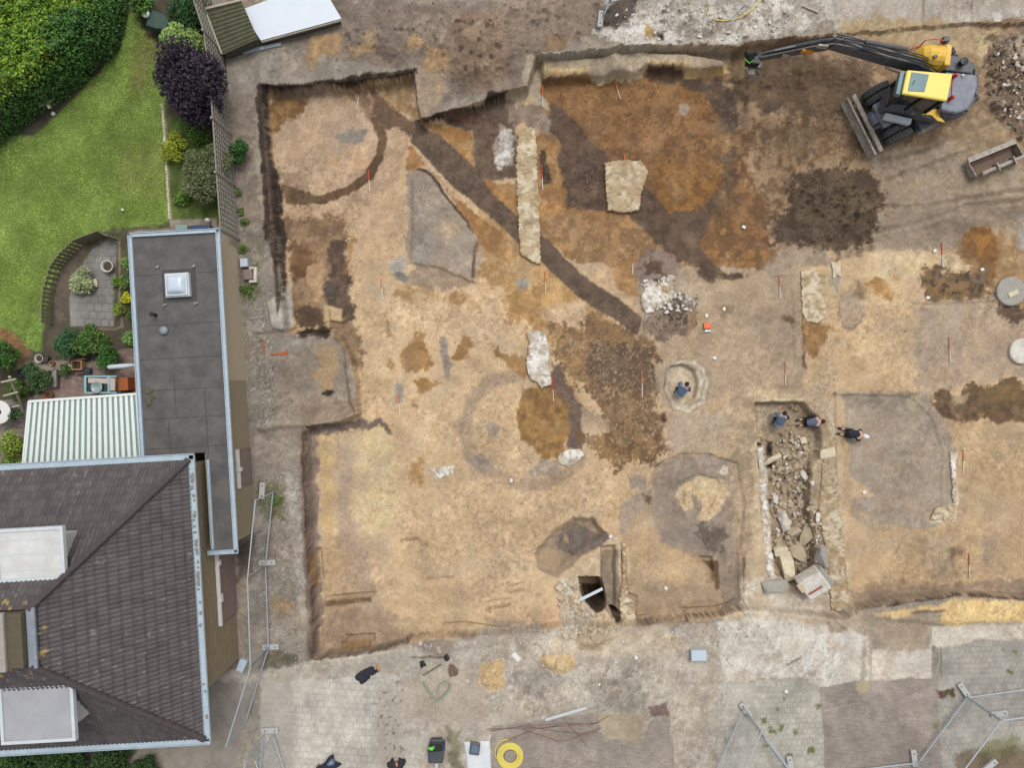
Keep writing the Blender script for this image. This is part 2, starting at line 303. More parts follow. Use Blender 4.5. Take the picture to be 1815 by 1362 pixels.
# grey trapezoid
fill('E', "1040 990 1130 965 1190 1000 1300 1150 1420 1330 1470 1400 1480 1460 1450 1560 1430 1620 1230 1510 1110 1540 1040 1480 1030 1400 1050 1300", (158, 143, 126), (140, 126, 112), soft=2, warp=2, brk=4)
fill('F', "1075 -100 1180 -100 1180 220 1110 240 1080 200", (144, 136, 125), soft=4, al=.7); fill('F', "1250 -60 1340 30 1330 60 1260 120 1240 40", (196, 166, 130), soft=5, brk=12, al=.8)
stroke('E', "1100 968 1160 985 1210 1040 1260 1120 1420 1310", 2.6, (78, 64, 52), warp=2, brk=2); stroke('F', "1400 0 1460 60 1430 150 1420 290", 3, (92, 76, 62), warp=2, brk=3)
fill('F', "1110 230 1230 205 1400 290 1430 300 1380 370 1200 360 1060 340 1000 300", (160, 138, 112), (140, 120, 98), brk=12, soft=4)
fill('F', "935 230 1000 170 1060 200 1050 260 1020 290 960 270", (182, 172, 156), soft=3, brk=8); fill('F', "950 270 1050 290 1040 340 980 320", (124, 122, 116), soft=3, brk=5)
# orange iron-stained sand
fill('Z', "958 135 1320 118 1420 200 1420 330 1400 470 1240 480 1100 480 960 425 955 250", (150, 108, 66), (118, 86, 58), soft=3, brk=8)
fill('Z', "860 330 925 390 1000 480 1080 560 1120 620 1010 690 985 640 940 560 860 470 840 400", (186, 148, 98), (160, 124, 80), soft=8, brk=20)
OR, OR2 = (174, 128, 76), (142, 102, 60)
fill('Z', "722 255 745 280 800 340 880 410 960 480 975 520 945 545 880 500 850 425 790 330 758 300 722 300", OR, OR2, soft=2, brk=5)
fill('F', "1450 150 1620 200 1815 300 1850 540 1700 560 1600 520 1640 400 1450 310", (192, 150, 92), (160, 124, 78), soft=4, brk=24); speck('F', "1450 150 1620 200 1815 300 1850 540 1600 520", (150, 142, 130), 5, .68, .7, 23)
fill('E', "1110 700 1260 720 1420 760 1430 1010 1560 1060 1670 1050 1690 1240 1500 1100 1400 940 1240 790", (178, 130, 74), (150, 106, 58), soft=2, warp=2, brk=4)
fill('E', "1250 650 1480 620 1600 560 1670 620 1670 1010 1540 1045 1430 1020 1415 760 1270 725", (110, 90, 74), (90, 72, 60), soft=3, warp=3, brk=4)
fill('E', "1260 660 1450 630 1430 720 1290 710", (100, 66, 54), soft=3, brk=6, al=.8)
fill('E', "1575 720 1660 710 1650 880 1640 960 1570 980 1550 900", (200, 196, 188), (142, 128, 116), soft=2, brk=22)
fill('G', "-10 580 120 580 260 690 280 820 200 800 100 730 0 720", (150, 130, 111), (128, 110, 94), brk=8)
fill('G', "190 450 500 450 510 500 800 470 850 400 1000 420 1060 480 1350 480 1500 700 1480 1000 1350 1150 1200 1450 900 1450 850 1000 600 960 450 800 260 600 195 520", (146, 104, 62), (112, 80, 52), soft=2, brk=4)
fill('G', "250 470 480 470 600 560 700 800 560 900 330 620", (156, 112, 66), (130, 92, 56), soft=10, brk=30, al=.7); fill('G', "850 520 1050 500 1180 620 1200 760 1000 700 860 640", (148, 102, 54), (114, 78, 46), soft=8, brk=40, al=.7)
fill('G', "900 1000 1330 980 1250 1150 1150 1310 1000 1330 930 1200", (160, 110, 54), (128, 88, 46), soft=8, brk=40, al=.9)
fill('G', "780 820 950 800 900 960 800 950", (172, 132, 92), soft=8, brk=20, al=.5)
speck('G', "190 450 1500 450 1480 1000 1200 1450 850 1000 600 960", (92, 68, 50), 4, .7, .55, 24); speck('G', "190 450 1500 450 1480 1000 1200 1450 850 1000 600 960", (190, 142, 86), 3, .76, .5, 25)
fill('G', "840 395 1050 400 1060 470 1000 500 880 500 820 470", (90, 66, 52), soft=4, brk=8); fill('G', "1020 480 1345 465 1360 640 1400 800 1350 830 1260 700 1180 570", (98, 78, 64), (82, 65, 54), soft=6, brk=16)
fill('G', "1400 900 1450 920 1440 1060 1330 1180 1240 1420 1040 1420 1200 1230 1330 1060", (112, 88, 66), (92, 74, 58), soft=4, brk=10)
fill('G', "255 600 350 660 450 800 620 960 850 1150 1060 1362 1160 1480 800 1480 700 1270 590 1280 350 1270 290 1100 320 880 250 780", (104, 82, 66), (84, 66, 54), soft=2, warp=3, brk=4)
speck('G', "290 860 600 960 1060 1362 800 1480 350 1270", (140, 124, 112), 3, .72, .5, 26)
fill('G', "170 830 300 890 330 1100 350 1260 750 1300 800 1480 200 1480 175 1362", (172, 125, 72), (140, 100, 60), soft=3, brk=8)
fill('G', "200 900 240 900 245 1110 210 1110", (78, 66, 56), soft=2, brk=4)
fill('G', "1030 630 1080 625 1105 660 1080 700 1040 695", (160, 142, 122), (138, 118, 98), soft=2, warp=1)
fill('I', "190 -10 700 -10 800 90 900 215 740 250 700 300 430 290 330 240 200 130", (168, 126, 80), (132, 98, 64), soft=3, brk=8); speck('I', "190 0 720 0 900 215 430 290", (170, 150, 130), 4, .72, .5, 27)
fill('I', "740 -20 1190 -20 1120 190 1230 330 1150 390 1060 290 950 270 880 200 800 90", (102, 82, 66), (84, 67, 54), soft=3, brk=8)
fill('I', "430 285 700 300 640 360 600 430 500 400", (214, 180, 136), soft=3, brk=5); fill('I', "600 300 740 260 760 480 640 440 600 420", (184, 140, 88), (158, 116, 70), soft=3, brk=10)
fill('I', "-20 120 60 200 190 280 330 440 480 540 380 500 230 560 150 620 -20 520", (196, 154, 96), (166, 126, 78), soft=5, brk=24); fill('I', "50 370 140 370 140 430 60 440", (164, 158, 146), soft=4, brk=14)
fill('I', "1190 -10 1500 -60 1621 100 1560 240 1400 300 1220 320 1110 200", (158, 112, 62), (120, 86, 54), soft=5, brk=24)
fill('I', "1440 100 1621 0 1621 240 1500 280", (128, 98, 70), (102, 80, 62), soft=6, brk=24)
fill('I', "240 520 480 500 470 640 400 720 240 640", (212, 178, 136), soft=4, brk=10)
BR, BR2 = (146, 112, 76), (114, 89, 64)
fill('I', "470 560 520 570 690 660 850 750 890 830 850 900 860 1160 940 1362 560 1362 540 1100 440 1000 300 900 240 640 400 720", BR, BR2, soft=3, brk=24)
fill('I', "480 740 680 760 850 800 850 1000 740 1010 600 1000 450 950", (116, 96, 76), (96, 78, 62), soft=6, brk=24, al=.9)
fill('I', "240 640 460 660 440 960 330 900 250 800", (160, 122, 78), (124, 96, 66), soft=4, brk=24)
speck('I', "240 640 850 750 940 1362 560 1362 240 900", (192, 164, 126), 3, .66, .6, 28); speck('I', "240 640 850 750 940 1362 560 1362 240 900", (84, 66, 50), 4, .7, .6, 29)
fill('I', "240 880 290 880 390 1050 440 1140 420 1362 350 1362 340 1150 250 1020", (118, 97, 82), (100, 82, 70), soft=4, brk=5)
fill('Z', "930 690 975 685 1005 720 1012 770 1000 815 960 812 925 782 913 730", (164, 122, 66), (128, 94, 56), soft=3, brk=10)
fill('I', "430 1130 540 1140 600 1280 530 1345 430 1250", (188, 160, 128), soft=3, brk=5)
fill('K', "500 -30 1050 -30 1040 60 960 150 880 150 790 130 720 205 640 110 520 60", (148, 112, 70), (110, 84, 58), soft=3, brk=26); speck('K', "500 -30 1050 -30 960 150 720 205", (194, 164, 126), 3.2, .66, .7, 30)
stroke('Z', "915 665 865 680 835 710 824 760 832 810 870 838 920 858 960 860 1000 840 1030 818", 11, (174, 148, 120), (160, 136, 110), soft=5, brk=8, al=.95)
for t, s, c in (('M', "1110 10 1190 40 1185 110 1130 110", (176, 156, 134)), ('M', "1010 240 1090 205 1160 270 1100 300 1060 280", (156, 140, 124)), ('K', "200 180 280 110 380 150 400 220 220 220", (176, 158, 134)),
                ('F', "1230 640 1270 640 1280 760 1305 810 1275 885 1250 860 1238 740", (156, 142, 130)), ('F', "970 900 1022 920 1010 1025 968 1030", (158, 152, 140)), ('K', "800 230 900 230 900 300 820 300", (166, 148, 128))):
    fill(t, s, c, soft=3, warp=3, brk=5)
for s in ("1080 640 1150 600 1150 720 1190 800 1100 845 1050 840 1010 720", "1370 610 1420 670 1370 780 1300 765", "1510 650 1620 740 1740 770 1735 880 1640 830 1560 720", "1100 880 1210 900 1180 960 1100 960", "1000 350 1080 360 1060 420 980 410", "1280 380 1360 400 1380 460 1300 460"):
    fill('F', s, (172, 127, 74), (146, 108, 64), soft=3, brk=14)
fill('F', "980 330 1200 380 1430 380 1450 480 1300 460 1200 430 1020 440", (186, 146, 96), soft=8, brk=30, al=.55)
fill('F', "1640 420 1815 330 1815 600 1640 560", (180, 136, 82), soft=6, brk=36, al=.7)
for s in ("930 770 980 790 970 820 940 800", "900 480 930 600 960 640 930 640", "1070 1030 1100 1030 1090 1060", "700 280 740 100 700 60"): fill('F', s, (158, 116, 72), soft=4, brk=10, al=.8)
speck('F', "350 0 1100 0 1000 400 760 900 740 1100 770 1361 1800 1361 1500 600 1450 250", (150, 112, 74), 4.5, .8, .6, 33)
fill('M', "720 250 770 240 770 340 710 340", (178, 128, 70), soft=6, brk=18, al=.7)
# bottom left corner of the trench
fill('M', "380 100 540 50 600 180 640 400 600 600 560 700 480 720 420 500 380 300", (212, 190, 142), (198, 172, 124), soft=10, brk=20, al=.9)
fill('M', "200 90 300 100 310 500 260 700 210 600", (206, 172, 118), (188, 156, 106), soft=5, brk=16)
fill('M', "300 120 380 200 380 480 450 700 500 950 620 1180 300 1180 380 900 300 700", (174, 150, 126), (158, 134, 112), soft=8, brk=20, al=.8)
fill('M', "210 720 380 740 420 900 380 1180 220 1180", (184, 150, 106), (166, 136, 102), soft=10, brk=20, al=.7)
fill('M', "230 1060 600 1080 900 1170 700 1240 180 1330", (166, 140, 113), (148, 124, 101), soft=6, brk=12, al=.9)
fill('M', "100 60 190 80 205 700 225 1000 195 1330 150 1340 110 700", (142, 122, 108), (124, 106, 94), soft=3, brk=5)
stroke('M', "118 90 122 400 140 700 160 1000 165 1330", 3, (104, 84, 74), soft=2, brk=2)
fill('M', "130 50 360 30 540 5 600 80 560 70 540 40 380 80 140 100", (124, 108, 96), (108, 92, 80), soft=3, brk=6)
fill('M', "145 740 190 740 205 930 155 915", (176, 138, 92), (120, 92, 64), soft=2, warp=1); fill('M', "235 1008 490 985 488 1012 240 1042", (128, 98, 66), (100, 78, 56), soft=2, warp=1, brk=3); fill('M', "320 1232 490 1220 492 1268 330 1274", (156, 120, 78), (130, 98, 64), soft=2, warp=1)
stroke('M', "170 1335 500 1290 700 1230 690 1200 800 1180", 2.4, (92, 76, 64), brk=3); fill('M', "180 1310 500 1260 700 1215 700 1240 500 1300 190 1340", (124, 108, 96), soft=4, al=.8)
fill('M', "900 1180 1000 1160 1424 1190 1424 1260 1000 1240", (158, 136, 116), (126, 106, 90), soft=4, brk=12); fill('M', "600 1130 900 1080 1424 1120 1424 1180 900 1180 700 1200", (196, 168, 124), (176, 150, 116), soft=5, brk=12)
for s in ("1120 1055 1160 1040 1250 1030", "1255 962 1320 940", "800 885 870 880 940 870", "660 670 740 665 790 700"): stroke('M', s, 2, (150, 118, 82), soft=3, brk=6, al=.7)
speck('M', "400 60 1000 60 1424 500 1424 1100 600 1100 400 500", (164, 138, 104), 5, .78, .5, 34); speck('M', "400 60 1000 60 1424 500 1424 1100 600 1100", (224, 198, 156), 4, .78, .4, 35)
fill('M', "790 290 840 285 850 300 890 265 938 268 935 320 890 318 870 338 840 330 835 310", (232, 228, 218), soft=1.5, warp=2)
# pit features in the middle south
fill('K', "740 400 1000 340 1250 700 1500 700 1500 1000 1150 1060 850 1110 800 960 780 600", (186, 156, 118), (166, 138, 104), soft=5, brk=18)
fill('K', "800 620 960 600 1200 720 1220 800 1000 860 860 760", (198, 168, 124), (184, 152, 110), soft=10, brk=18, al=.8)
fill('K', "860 860 1100 900 1300 860 1340 980 1150 1040 880 1060", (166, 142, 116), soft=10, brk=20, al=.6)
fill('K', "230 690 350 560 470 480 560 490 600 480 640 540 700 600 500 720 460 760 370 830 260 790", (158, 134, 108), (138, 118, 98), soft=2, warp=2, brk=3)
fill('K', "385 540 470 490 560 550 640 560 695 600 500 715 470 700 380 650", (122, 108, 97), (104, 92, 84), soft=2, warp=3, brk=5); fill('K', "390 560 430 580 430 620 400 610", (180, 150, 108), soft=2); fill('K', "560 490 640 520 640 570 580 550", (168, 140, 104), soft=4)
fill('K', "240 700 330 640 390 710 380 790 270 780", (174, 146, 112), (160, 134, 104), soft=2, warp=2)
fill('K', "370 835 480 760 560 720 640 640 760 590 800 690 795 960 845 985 845 1140 700 1200 390 1190 385 1000", (206, 184, 148), (186, 162, 128), soft=3, brk=8)
fill('K', "640 670 735 670 745 960 735 1060 690 1070 640 1000 620 880", (154, 134, 112), (132, 114, 96), soft=2, warp=2)
stroke('K', "765 680 768 800 775 960", 3, (214, 208, 194), warp=1, brk=3)
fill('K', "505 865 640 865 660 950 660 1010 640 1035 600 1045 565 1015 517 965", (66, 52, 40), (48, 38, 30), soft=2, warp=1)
speck('K', "380 840 520 860 560 1060 700 1130 600 1180 400 1190", (230, 226, 216), 4, .66, .8, 36); speck('K', "380 840 500 860 560 1060 600 1180 400 1190", (120, 106, 92), 4, .72, .8, 37)
fill('K', "390 850 440 850 460 920 400 930", (222, 218, 206), soft=3, brk=8)
fill('K', "945 250 1000 150 1120 90 1300 80 1500 150 1555 400 1530 700 1350 720 1200 710 990 610 930 450", (158, 141, 124), (140, 124, 109), soft=4, warp=4, brk=8)
fill('K', "745 400 850 320 940 290 910 400 830 460 770 590 745 540", (172, 152, 129), (158, 138, 118), soft=3, warp=2)
fill('K', "1080 330 1130 260 1260 215 1380 240 1410 290 1340 440 1280 500 1210 490 1240 400 1225 330 1180 320 1185 430 1120 430", (214, 190, 146), (192, 164, 122), soft=2, warp=3, brk=4)
fill('K', "1200 520 1400 560 1360 690 1280 640", (108, 94, 82), soft=6, brk=30, al=.7); fill('K', "1420 150 1490 170 1500 260 1430 250", (124, 108, 96), soft=5, brk=10)
fill('K', "1340 180 1380 150 1410 160 1400 200 1350 200", (224, 212, 190), soft=2, brk=4); fill('K', "1395 290 1430 310 1475 390 1450 400 1400 340", (222, 216, 204), soft=2, brk=4)
fill('K', "890 340 925 340 930 385 890 380", (116, 92, 70), soft=4); fill('K', "1240 730 1340 730 1350 900 1320 910 1310 800 1290 780", (116, 92, 66), (92, 72, 52), soft=2, warp=1)
fill('K', "1345 700 1490 700 1500 1000 1380 1040 1350 900", (152, 134, 114), soft=4, brk=6); stroke('K', "1490 720 1500 1000 1380 1050 1140 1060 1150 1095 850 1110", 1.6, (104, 86, 70), warp=1)
stroke('K', "1525 740 1530 1040 1380 1080", 4, (212, 188, 146), brk=4)
fill('K', "-10 1080 300 1100 380 1190 380 1300 -10 1300", (178, 160, 136), (150, 132, 114), soft=5, brk=12, al=.8); fill('K', "20 1170 270 1150 280 1220 30 1220", (150, 128, 110), soft=5, brk=8)
fill('K', "850 1060 1100 1070 1140 1100 1000 1140 850 1130", (176, 152, 120), (140, 118, 96), soft=3, brk=14); stroke('K', "860 1085 970 1085", 1.6, (104, 86, 70)); stroke('K', "860 1110 970 1112", 1.6, (104, 86, 70)); stroke('K', "990 1210 1080 1215 1160 1200 1300 1190", 2, (110, 94, 78), brk=4)
fill('Z', "735 214 783 242 832 288 863 331 915 381 959 415 1002 458 1048 501 1085 523 1138 563 1130 594 1091 567 1054 548 1017 521 977 481 959 462 909 422 863 378 810 335 764 289 731 253", (108, 88, 73), (88, 72, 60), soft=2, warp=2, brk=3)
fill('K', "700 1055 735 1055 765 1085 750 1104 722 1100", (60, 48, 38), soft=2, warp=1)
# around the round pit in the middle
fill('I', "860 900 960 840 1100 850 1180 960 1140 1100 1000 1140 880 1100", (176, 154, 126), (162, 140, 115), soft=5, brk=8)
stroke('I', "920 990 935 920 980 870 1050 860 1110 900 1130 980 1110 1060 1040 1110", 2, (150, 146, 128), warp=1, brk=2)
fill('I', "930 920 960 880 1040 870 1100 900 1120 980 1100 1060 1020 1100 960 1070 930 1000", (206, 188, 156), (188, 168, 138), soft=2, warp=1)
fill('I', "1080 920 1110 930 1115 990 1060 990 1050 950", (214, 202, 172), soft=2); stroke('I', "945 1060 970 1090 1030 1105", 2, (214, 214, 204), warp=1)
fill('I', "860 1150 890 1140 910 1180 880 1190", (100, 72, 52), soft=3)
fill('I', "910 1140 1250 1150 1380 1180 1380 1362 930 1362", (176, 154, 128), (162, 140, 116), soft=6, brk=8)
fill('I', "1240 1100 1300 1060 1440 1050 1440 1130 1350 1180 1250 1150", (206, 184, 148), (188, 164, 130), soft=3, brk=8)
stroke('I', "905 1000 915 900 975 855 1055 845 1125 890 1145 980 1120 1080 1040 1130 960 1110 905 1000", 5, (206, 192, 164), (186, 170, 144), warp=2, brk=5, al=.9)
stroke('I', "895 1010 905 890 970 840 1060 830 1135 880 1158 980 1130 1090 1045 1145 950 1125 895 1010", 1.3, (140, 130, 112), warp=2, brk=3, al=.7)
# burnt / mortar heap
fill('I', "730 280 780 215 860 200 950 240 980 330 940 420 780 410 735 360", (142, 122, 108), (116, 98, 86), soft=3, brk=8); fill('I', "780 280 850 260 900 280 880 350 800 350", (104, 78, 66), soft=4, brk=10)
fill('I', "760 480 790 370 900 400 950 340 980 440 1060 460 1100 540 1085 620 1020 700 860 740 780 660 790 590", (144, 124, 106), (112, 94, 80), soft=3, brk=18)
fill('I', "760 480 800 380 880 400 940 345 965 380 960 500 850 560 800 590 770 550", (216, 212, 204), (164, 154, 142), soft=3, brk=22); fill('I', "1000 470 1060 470 1075 520 1010 520", (208, 202, 192), soft=3, brk=10)
speck('I', "880 470 1100 470 1085 640 900 640", (70, 58, 50), 5, .62, .8, 38); fill('I', "820 380 920 380 900 400 830 400", (70, 54, 46), soft=2, brk=4)
fill('I', "1040 560 1095 560 1060 690 1020 700", (160, 126, 92), soft=4, brk=6)
fill('I', "970 300 1060 280 1160 420 1180 500 1100 540 1060 460 980 440", (196, 174, 140), (168, 146, 116), soft=6, brk=24)
for s in ("1210 355 1250 345 1380 345 1370 370 1240 375",): fill('I', s, (96, 78, 62), soft=3, brk=14)
fill('I', "1480 280 1621 220 1621 560 1540 480", (162, 148, 132), soft=10, brk=12, al=.7); fill('I', "1340 560 1500 560 1520 760 1380 760", (160, 140, 120), soft=14, brk=20, al=.6); fill('I', "1100 560 1320 600 1300 760 1180 790 1060 720", (190, 164, 128), soft=12, brk=20, al=.6)
fill('I', "1200 520 1300 520 1290 580 1220 590", (150, 126, 98), soft=5, brk=12, al=.8)

# ---- digger's end
fill('H', "60 160 400 80 900 60 2200 -60 2200 1300 1815 1210 1300 1330 960 1380 700 1390 0 1357 0 380", (164, 135, 102), (132, 105, 77), brk=14)
fill('H', "700 -20 1400 -20 1560 60 1640 230 1500 180 1100 120 900 120 700 60", (186, 160, 118), (160, 136, 102), soft=6, brk=20)
fill('H', "1530 80 1670 50 1650 180 1560 210 1580 320 1560 240", (212, 188, 142), (188, 162, 120), soft=5, brk=14)
fill('H', "80 210 300 200 500 190 880 240 900 400 780 520 560 560 250 540 50 420", (110, 88, 66), (94, 76, 58), soft=8, brk=20)
fill('H', "-10 380 60 400 110 620 60 700 -10 660", (104, 84, 70), soft=8, brk=18); fill('H', "-10 660 100 640 180 660 150 900 250 1080 300 1240 280 1380 -10 1380", (146, 104, 62), (112, 82, 54), soft=8, brk=36)
fill('H', "40 700 100 760 110 1000 40 1100 0 900", (104, 82, 64), soft=8, brk=24, al=.8)
fill('H', "200 560 700 560 860 700 800 820 600 850 420 930 400 1150 300 1180 240 900 190 800", (152, 122, 88), (108, 83, 60), soft=6, brk=40)
fill('H', "260 460 360 460 340 560 250 560", (92, 76, 64), soft=8, brk=14, al=.9); fill('H', "420 640 560 640 600 760 480 760", (176, 150, 110), soft=8, brk=20, al=.6)
fill('H', "430 930 560 880 700 850 820 880 930 960 965 1080 930 1180 900 1300 860 1340 640 1370 450 1320 300 1340 340 1240 400 1150", (104, 86, 67), (82, 67, 52), soft=7, brk=34)
speck('H', "430 930 700 850 930 960 960 1080 880 1300 450 1300", (126, 108, 88), 4, .76, .5, 39)
fill('H', "860 800 1400 700 1700 760 1815 900 1815 1380 950 1357 980 1100 930 940", (162, 144, 122), (146, 128, 107), soft=8, brk=12)
for s in ("960 830 1250 760 1600 600", "1000 1100 1200 1110 1450 1060 1815 1000", "930 1250 1200 1200 1500 1100 1815 1060", "1000 940 1300 830 1640 700"): stroke('H', s, 4, (126, 106, 86), soft=4, brk=8, al=.65); 
for s in ("960 1170 1300 1160 1600 1090 1815 1040", "1050 1000 1400 900 1560 860"): stroke('H', s, 6, (182, 158, 124), soft=6, brk=10, al=.6)
fill('H', "1380 720 1560 620 1700 600 1760 760 1700 900 1600 1000 1500 960 1420 800", (180, 152, 112), soft=12, brk=34, al=.6); fill('H', "1590 480 1700 640 1740 740 1640 660", (192, 160, 112), soft=6, brk=16, al=.7)
fill('H', "1600 110 1700 60 1815 40 1900 40 1900 690 1790 680 1700 620 1620 540 1580 380", (140, 118, 96), (112, 92, 75), soft=6, brk=20)
fill('H', "1700 60 1900 0 1900 260 1780 250 1700 180", (168, 152, 128), (128, 110, 92), soft=5, brk=20)
speck('H', "1600 110 1900 40 1900 690 1700 620 1580 380", (190, 172, 146), 5, .7, .8, 40); speck('H', "1600 110 1900 40 1900 690 1700 620 1580 380", (78, 64, 52), 5, .72, .8, 42)
speck('H', "960 800 1815 700 1815 1357 960 1357", (190, 172, 142), 5, .8, .6, 43); speck('H', "200 560 860 560 600 850 240 900", (104, 86, 68), 4, .7, .5, 44)
fill('H', "0 275 50 270 50 305 0 315", (206, 168, 108), soft=2)
# battered north side
fill('G', "100 345 190 325 830 270 1080 280 1330 330 1420 400 1350 405 1190 400 1100 400 1060 370 850 372 815 400 800 460 510 500 480 445 200 450 195 560 260 640 265 690 210 640 0 590 0 560 100 525", (176, 160, 132), (156, 140, 115), soft=2, warp=3, brk=5)
stroke('G', "175 330 500 300 830 276", 2.2, (206, 198, 180), brk=3); stroke('G', "180 360 500 345 820 330 1060 310", 3, (146, 132, 112), brk=5, al=.7)
fill('G', "195 405 480 398 500 440 200 450", (212, 184, 134), (184, 154, 106), soft=2, brk=4); fill('G', "600 300 660 272 745 350 790 440 540 480 580 400", (190, 172, 144), (172, 154, 128), soft=3, brk=5)
fill('G', "510 470 800 440 800 465 560 505", (208, 186, 144), soft=2, brk=3); fill('G', "850 375 1050 380 1100 350 1110 400 1060 420 850 400", (186, 160, 112), (142, 116, 80), soft=2, brk=10)
fill('G', "1060 425 1340 405 1340 440 1190 468 1070 472", (210, 172, 110), (188, 150, 94), soft=2, warp=2, brk=3); fill('G', "1330 330 1450 380 1440 480 1350 470 1340 400", (128, 104, 76), soft=4, brk=8)
fill('G', "1080 285 1330 290 1330 400 1140 400", (168, 150, 126), (148, 130, 108), soft=4, brk=8); stroke('G', "625 340 660 290 740 350", 2, (206, 198, 182), brk=3, al=.6); fill('G', "0 560 140 560 190 600 60 640", (206, 182, 140), soft=3, brk=10)

# ---- east side
fill('J', "-20 130 100 180 350 180 560 220 800 220 1060 130 1450 60 1450 -60 700 -60 560 -10 480 60 350 60 280 20 100 40 -20 160", (158, 140, 118), (138, 120, 100), soft=4, brk=10)
fill('J', "120 190 250 190 330 290 140 320 60 280 -20 330 -20 210", (166, 146, 122), (142, 122, 101), soft=5, brk=16)
fill('J', "340 60 480 100 540 180 440 260 340 270 330 180", (176, 152, 118), (130, 108, 84), soft=5, brk=26)
fill('H', "430 930 560 880 700 850 820 880 930 960 965 1080 930 1180 900 1300 860 1340 640 1370 450 1320 300 1340 340 1240 400 1150", (104, 86, 67), (82, 67, 52), soft=7, brk=34)
fill('H', "300 1180 400 1130 470 1200 460 1340 330 1357 280 1290", (104, 84, 68), (84, 68, 56), soft=5, brk=24, al=.8)
fill('J', "160 320 560 220 800 210 1060 200 1060 340 820 330 790 560 780 960 600 980 390 980 290 1000 160 980 150 620", (204, 173, 130), (190, 158, 116), soft=4, brk=6)
fill('J', "540 230 660 200 820 225 1050 210 1050 330 830 325 700 400 600 380 480 360", (216, 189, 144), (202, 174, 130), soft=6, brk=12, al=.9)
fill('J', "-20 335 120 300 145 600 155 900 130 980 -20 1040", (172, 149, 121), (158, 136, 110), soft=4, brk=8); stroke('J', "135 330 142 600 152 880", 2.6, (122, 96, 70), brk=5)
fill('J', "145 620 290 650 280 740 200 835 155 790", (172, 128, 78), (148, 108, 66), soft=4, brk=18); fill('J', "30 580 110 580 100 620 40 620", (132, 102, 74), soft=4, brk=10)
fill('J', "290 270 350 290 350 400 345 480 305 480 300 400", (196, 180, 152), (160, 142, 118), soft=3, brk=14)
fill('J', "355 500 400 420 470 430 490 560 480 610 420 655 370 645 350 570", (172, 154, 132), (152, 134, 114), soft=4, brk=16, al=.8); stroke('J', "355 500 350 570 375 645 430 655 480 610 480 560", 1.4, (140, 122, 104), al=.7)
fill('J', "450 400 500 430 480 480 440 460", (130, 112, 94), soft=4, brk=12, al=.8)
fill('J', "500 410 590 375 640 400 655 490 590 480 540 450", (186, 138, 82), soft=4, brk=14); fill('J', "640 330 700 350 690 385 640 380", (186, 142, 88), soft=4, brk=14, al=.7)
fill('J', "1050 210 1060 130 1150 60 1240 110 1411 90 1480 120 1480 560 1300 560 1230 480 1100 360", (176, 142, 98), (142, 110, 74), soft=5, brk=30)
fill('J', "1060 130 1150 60 1250 110 1260 200 1200 260 1080 260", (162, 110, 54), (128, 88, 50), soft=4, brk=16)
fill('J', "1200 250 1260 230 1250 420 1130 400 1150 330", (140, 100, 54), soft=5, brk=16); fill('J', "1370 0 1460 0 1460 200 1380 190", (168, 162, 156), soft=4, brk=12)
fill('J', "815 340 900 300 1000 350 1180 340 1240 470 1120 490 1000 500 880 505 830 490", (136, 104, 64), (98, 78, 58), soft=5, brk=26)
speck('J', "815 330 1180 330 1240 480 1000 500 830 490", (66, 58, 52), 6, .62, .8, 45)
fill('J', "815 500 1000 510 1230 480 1300 560 1480 560 1480 960 1300 930 1180 980 1100 930 1000 1000 850 1090 800 980 785 760", (180, 156, 126), (164, 142, 118), soft=4, brk=10)
fill('J', "800 520 1100 500 1000 700 860 900 800 900", (168, 150, 130), soft=14, brk=20, al=.6, mix=2); fill('J', "1240 500 1411 540 1480 700 1380 620 1260 600", (112, 90, 70), (90, 72, 58), soft=5, brk=30)
fill('J', "860 1100 930 1020 980 1010 1010 1050 1090 950 1150 990 1200 1010 1300 950 1480 980 1480 1230 1280 1210 1200 1180 1130 1210 960 1170", (122, 96, 68), (94, 74, 54), soft=4, brk=20); fill('J', "1160 990 1411 970 1411 1040 1200 1080", (136, 110, 64), soft=6, brk=24, al=.7)
fill('J', "1000 1040 1090 1040 1060 1100 1010 1100", (188, 158, 122), soft=5, brk=8); fill('J', "960 1180 1130 1220 1200 1200 1480 1240 1480 1500 1000 1500", (194, 162, 118), (178, 148, 108), soft=4, brk=12)
fill('L', "600 60 1040 60 1170 210 1220 380 1215 740 1060 800 930 790 800 760 640 700 640 640 780 620 640 500 620 300", (166, 150, 131), (150, 134, 116), soft=2, warp=2, brk=4)
fill('L', "600 60 860 40 1030 50 1040 110 700 130 610 150", (152, 138, 122), soft=6, brk=12, al=.8); fill('L', "950 90 1030 60 1010 140 960 130", (198, 184, 146), soft=4, brk=12)
fill('L', "860 400 1000 380 1060 600 900 640", (150, 134, 116), soft=16, brk=20, al=.6)
fill('L', "575 -20 600 60 640 300 640 640 800 760 930 790 1060 800 1215 745 1225 380 1180 230 1700 190 1700 1130 1300 1110 800 1170 650 1240 620 900 590 500", (196, 164, 121), (178, 148, 108), soft=3, warp=3, brk=6) if False else None
fill('L', "630 640 800 760 930 790 1060 800 1230 760 1240 380 1190 220 1700 220 1700 1120 1300 1130 660 1240 620 900", (194, 162, 119), (178, 148, 109), soft=3, warp=3, brk=6)
fill('L', "1000 850 1200 860 1240 1060 1110 1120 1060 1000", (168, 144, 116), soft=10, brk=20, al=.7); fill('L', "1180 900 1240 900 1250 960 1190 970", (132, 106, 78), soft=8, brk=8); fill('L', "1230 660 1320 480 1280 700 1240 800", (164, 146, 126), soft=8, brk=10, al=.6)
